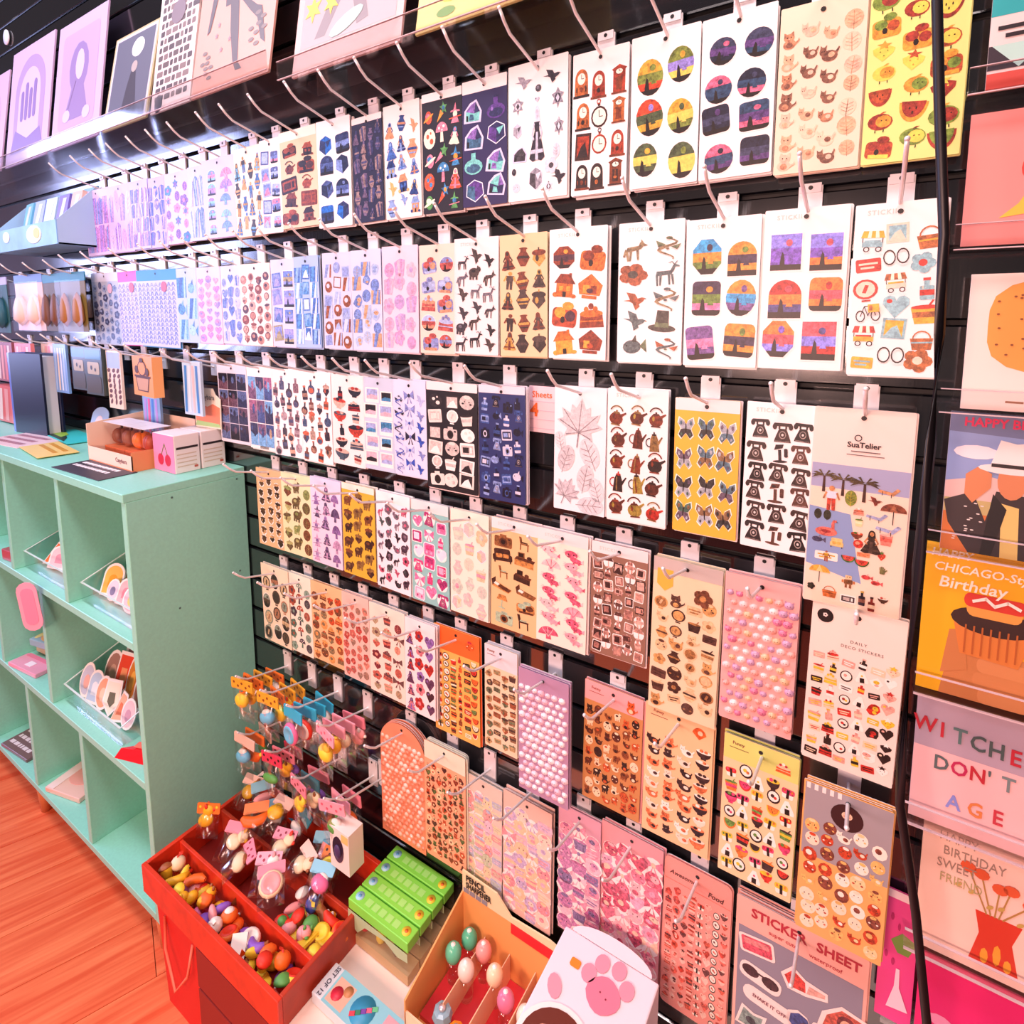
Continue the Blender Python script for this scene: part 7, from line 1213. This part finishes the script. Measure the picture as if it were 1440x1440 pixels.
bin_(-1.54, -1.255, SHZ[2], 'clear acrylic bin of peach stickers in the upper right cell'); bin_(-1.88, -1.60, SHZ[2], 'clear acrylic bin of pink toys in the second upper cell'); bin_(-1.70, -1.40, SHZ[1], 'clear acrylic bin of die-cut stickers in the middle right cell')
def diecut(x, y, z, w_, h_, c1, c2, shape, label, tilt=-.35, rz=0.):
    o = empty('die_cut_sticker', (x, y, z), (tilt, 0, rz)); tag(o, label, 'sticker', 'die-cut stickers in the cabinet')
    k = {'oval': E(0, h_/2, w_/2, h_/2, 18), 'shield': P(0, 0, w_/2, h_*.35, w_*.42, h_, -w_*.42, h_, -w_/2, h_*.35), 'tomb': B(-w_/2, 0, w_/2, 0)[:2]+E(0, h_*.65, w_/2, h_*.35, 12, 0, 180), 'wedge': P(-w_/2, 0, w_/2, h_*.1, w_*.35, h_*.9, 0, h_)}[shape]
    MB().prism(k, -.0008, .0008, '#f8f0f0').build('backing', INK, o); cx, cz = 0, h_/2
    MB().prism([(p[0]*.84, cz+(p[1]-cz)*.84) for p in k], -.0013, -.0009, c1).build('printed_face', INK, o); MB().prism([(p[0]*.4, cz*.9+(p[1]-cz)*.4) for p in k], -.0018, -.0014, c2).build('inner_motif', INK, o)
dz = SHZ[2]+.006
for (x, y, w_, h_, c1, c2, sh, lb) in ((-1.498, .575, .06, .075, '#f4bc5a', '#f0a02a', 'tomb', 'golden bread-shaped die-cut sticker in the upper right bin'), (-1.475, .62, .10, .085, '#d89a62', '#8a5a34', 'tomb', 'tan teapot die-cut sticker behind the golden one'), (-1.42, .665, .10, .105, '#eab070', '#c8783a', 'shield', 'peach die-cut sticker at the back of the upper right bin'), (-1.468, .565, .04, .05, '#e8d4e8', '#8a80a8', 'oval', 'small lilac oval sticker in the upper right bin'), (-1.42, .57, .06, .06, '#f6b8c0', '#f28a9a', 'tomb', 'pink die-cut sticker in the upper right bin'), (-1.37, .56, .055, .06, '#f4c4d0', '#f0d080', 'oval', 'pale pink oval sticker at the right of the upper bin'), (-1.36, .61, .08, .09, '#f0c050', '#7a5a30', 'oval', 'yellow oval sticker in the upper right bin corner'),
   (-1.82, .575, .07, .06, '#f0743a', '#f4a070', 'wedge', 'orange wedge sticker in the second upper bin'), (-1.78, .625, .09, .085, '#e8709a', '#f4a0bc', 'shield', 'rose pink bag in the second upper bin'), (-1.775, .57, .075, .06, '#f6ccd4', '#e89aac', 'tomb', 'pale pink sticker in the second upper bin'), (-1.71, .565, .06, .06, '#f0b0d0', '#c880b0', 'oval', 'mauve oval sticker in the second upper bin')): diecut(x, y, dz, w_, h_, c1, c2, sh, lb, -.4, rr.uniform(.1, .5))
dz = SHZ[1]+.006
MS = (('grey oval figure sticker at the left of the middle bin', .0, 0, .05, .085, '#c8c8e0', '#e8b0a8', 'oval'), ('pale blue jar sticker in the middle bin', .045, 0, .052, .08, '#b8d0ec', '#e4ecf8', 'tomb'), ('peach oval sticker in the middle bin', .09, 0, .05, .08, '#f0a888', '#f6d0b8', 'oval'), ('white lettered sticker in the middle bin', .135, 0, .055, .085, '#f4ecdc', '#6a6a5a', 'shield'), ('salmon wedge sticker in the middle bin', .18, 0, .05, .075, '#f0b498', '#d87a5a', 'wedge'), ('dusty pink oval sticker at the right of the middle bin', .22, 0, .05, .07, '#e8c8d0', '#c89ab0', 'oval'),
 ('brown round sticker behind the blue jar', .03, 1, .065, .10, '#a87a70', '#c8a090', 'oval'), ('red pointed sticker at the back of the middle bin', .085, 1, .06, .11, '#e8482c', '#f4a070', 'shield'), ('amber bottle sticker at the back of the middle bin', .13, 1, .045, .12, '#d8862c', '#f0b850', 'oval'), ('brown and green oval sticker in the middle bin', .18, 1, .06, .10, '#a8705c', '#8ac8a0', 'oval'), ('large plum bag at the back of the middle bin', .07, 2, .12, .13, '#8a5a60', '#a87a7c', 'tomb'), ('rosy plum bag beside the large one in the middle bin', .185, 2, .09, .125, '#a06a70', '#c08a8c', 'tomb'))
for lb, dx, rw, w_, h_, c1, c2, sh in MS: diecut(-1.665+dx, .562+.045*rw, dz+.004*rw, w_, h_, c1, c2, sh, lb, -.35, rr.uniform(.1, .3))
o = empty('red_packet', (-1.33, .555, SHZ[1]+.0004), (0, 0, .35)); tag(o, 'glossy red triangular packet lying on the middle shelf', 'packet')
MB().add([(-.06, -.025, 0), (.05, -.03, 0), (.045, .035, 0), (-.05, -.015, .018), (.045, -.018, .026), (.04, .025, .02)], [(0, 2, 1), (3, 4, 5), (0, 1, 4, 3), (1, 2, 5, 4), (2, 0, 3, 5)]).build('foil_body', mat('#e0202c', .2), o); MB().box(-.02, -.012, .0225, .03, .004, .0235, '#f47a6a').build('label', GLOSSINK, o)
def packet(name, x, y, z, w_, h_, c, label, cat, rz=0., t=.012, fn=None, mm=GLOSSINK):
    o = empty(name, (x, y, z+.0004), (0, 0, rz)); tag(o, label, cat); bevel(MB().box(-w_/2, -h_/2, 0, w_/2, h_/2, t, c).build('body', mm, o), .002)
    if fn: fn(o, w_, h_, t+.0002)
    return o
packet('peach_pouch', -1.968, .612, SHZ[1]+.034, .11, .075, '#9ab8d0', 'blue and peach pouch on the middle shelf, second column', 'pouch', .2, .02, lambda o, w_, h_, z: tq(o, [('peach_print', '#f2b078', E(0, -.005, .036, .026, 16)), ('yellow_print', '#f0e09a', E(-.042, -.008, .010, .022, 10))], z))
packet('card_box', -1.97, .617, SHZ[1], .13, .055, '#d8b8a0', 'flat kraft box under the blue and peach pouch', 'box', .1, .033, None, INK)
packet('pink_pouch', -1.945, .545, SHZ[1], .14, .05, '#f0a0b8', 'pink pouch at the front of the middle shelf', 'pouch', .12, .012, lambda o, w_, h_, z: tq(o, [('white_mark', '#fbe8ee', B(-.012, -.012, .016, .006)), ('rose_band', '#e8809c', B(-.06, .015, .06, .026))], z))
packet('knit_pouch', -2.09, .565, SHZ[0], .15, .09, '#7a5a5c', 'dark patterned pouch in the lowest shelf, second column', 'pouch', .1, .01, t_lines('#e8d8d8', 3))
packet('pale_pouch', -1.795, .59, SHZ[0], .13, .12, '#f2c4b4', 'pale pink pouch lying in the lowest shelf', 'pouch', .25, .014, lambda o, w_, h_, z: tq(o, [('rose_print', '#f2a89a', E(0, 0, .04, .03, 14)), ('clear_band', '#f8dcd4', B(-.062, -.058, -.035, .058))], z))
packet('rose_packet', -1.955, .56, SHZ[2], .09, .07, '#b84a5a', 'dark rose boxed packet in the third upper cell', 'packet', .1, .03)
# pink paddle tag hanging from the shelf edge
o = empty('paddle_tag', (-1.705, CY0-.030, SHZ[2]+.004), (0, -.10, .75)); tag(o, 'pink paddle-shaped tag hanging from the cabinet shelf edge', 'tag')
MB().prism(RB(-.022, -.105, .022, .02, .0215), -.001, .001, '#f6a8c4').build('tag_body', INK, o); MB().prism(RB(-.014, -.09, .014, .005, .0135), -.0016, -.0011, '#f290b4').build('inner_panel', INK, o)
o = empty('shelf_notice', (-1.925, CY0-.006, CT-.075)); tag(o, 'pale lilac notice taped to the cabinet top edge at left', 'notice'); MB().box(-.04, -.001, 0, .028, .001, .07, '#e8d8ee').build('card', INK, o); MB().box(-.03, -.0016, .02, .02, -.0011, .03, '#b89ac8').build('violet_line', INK, o)
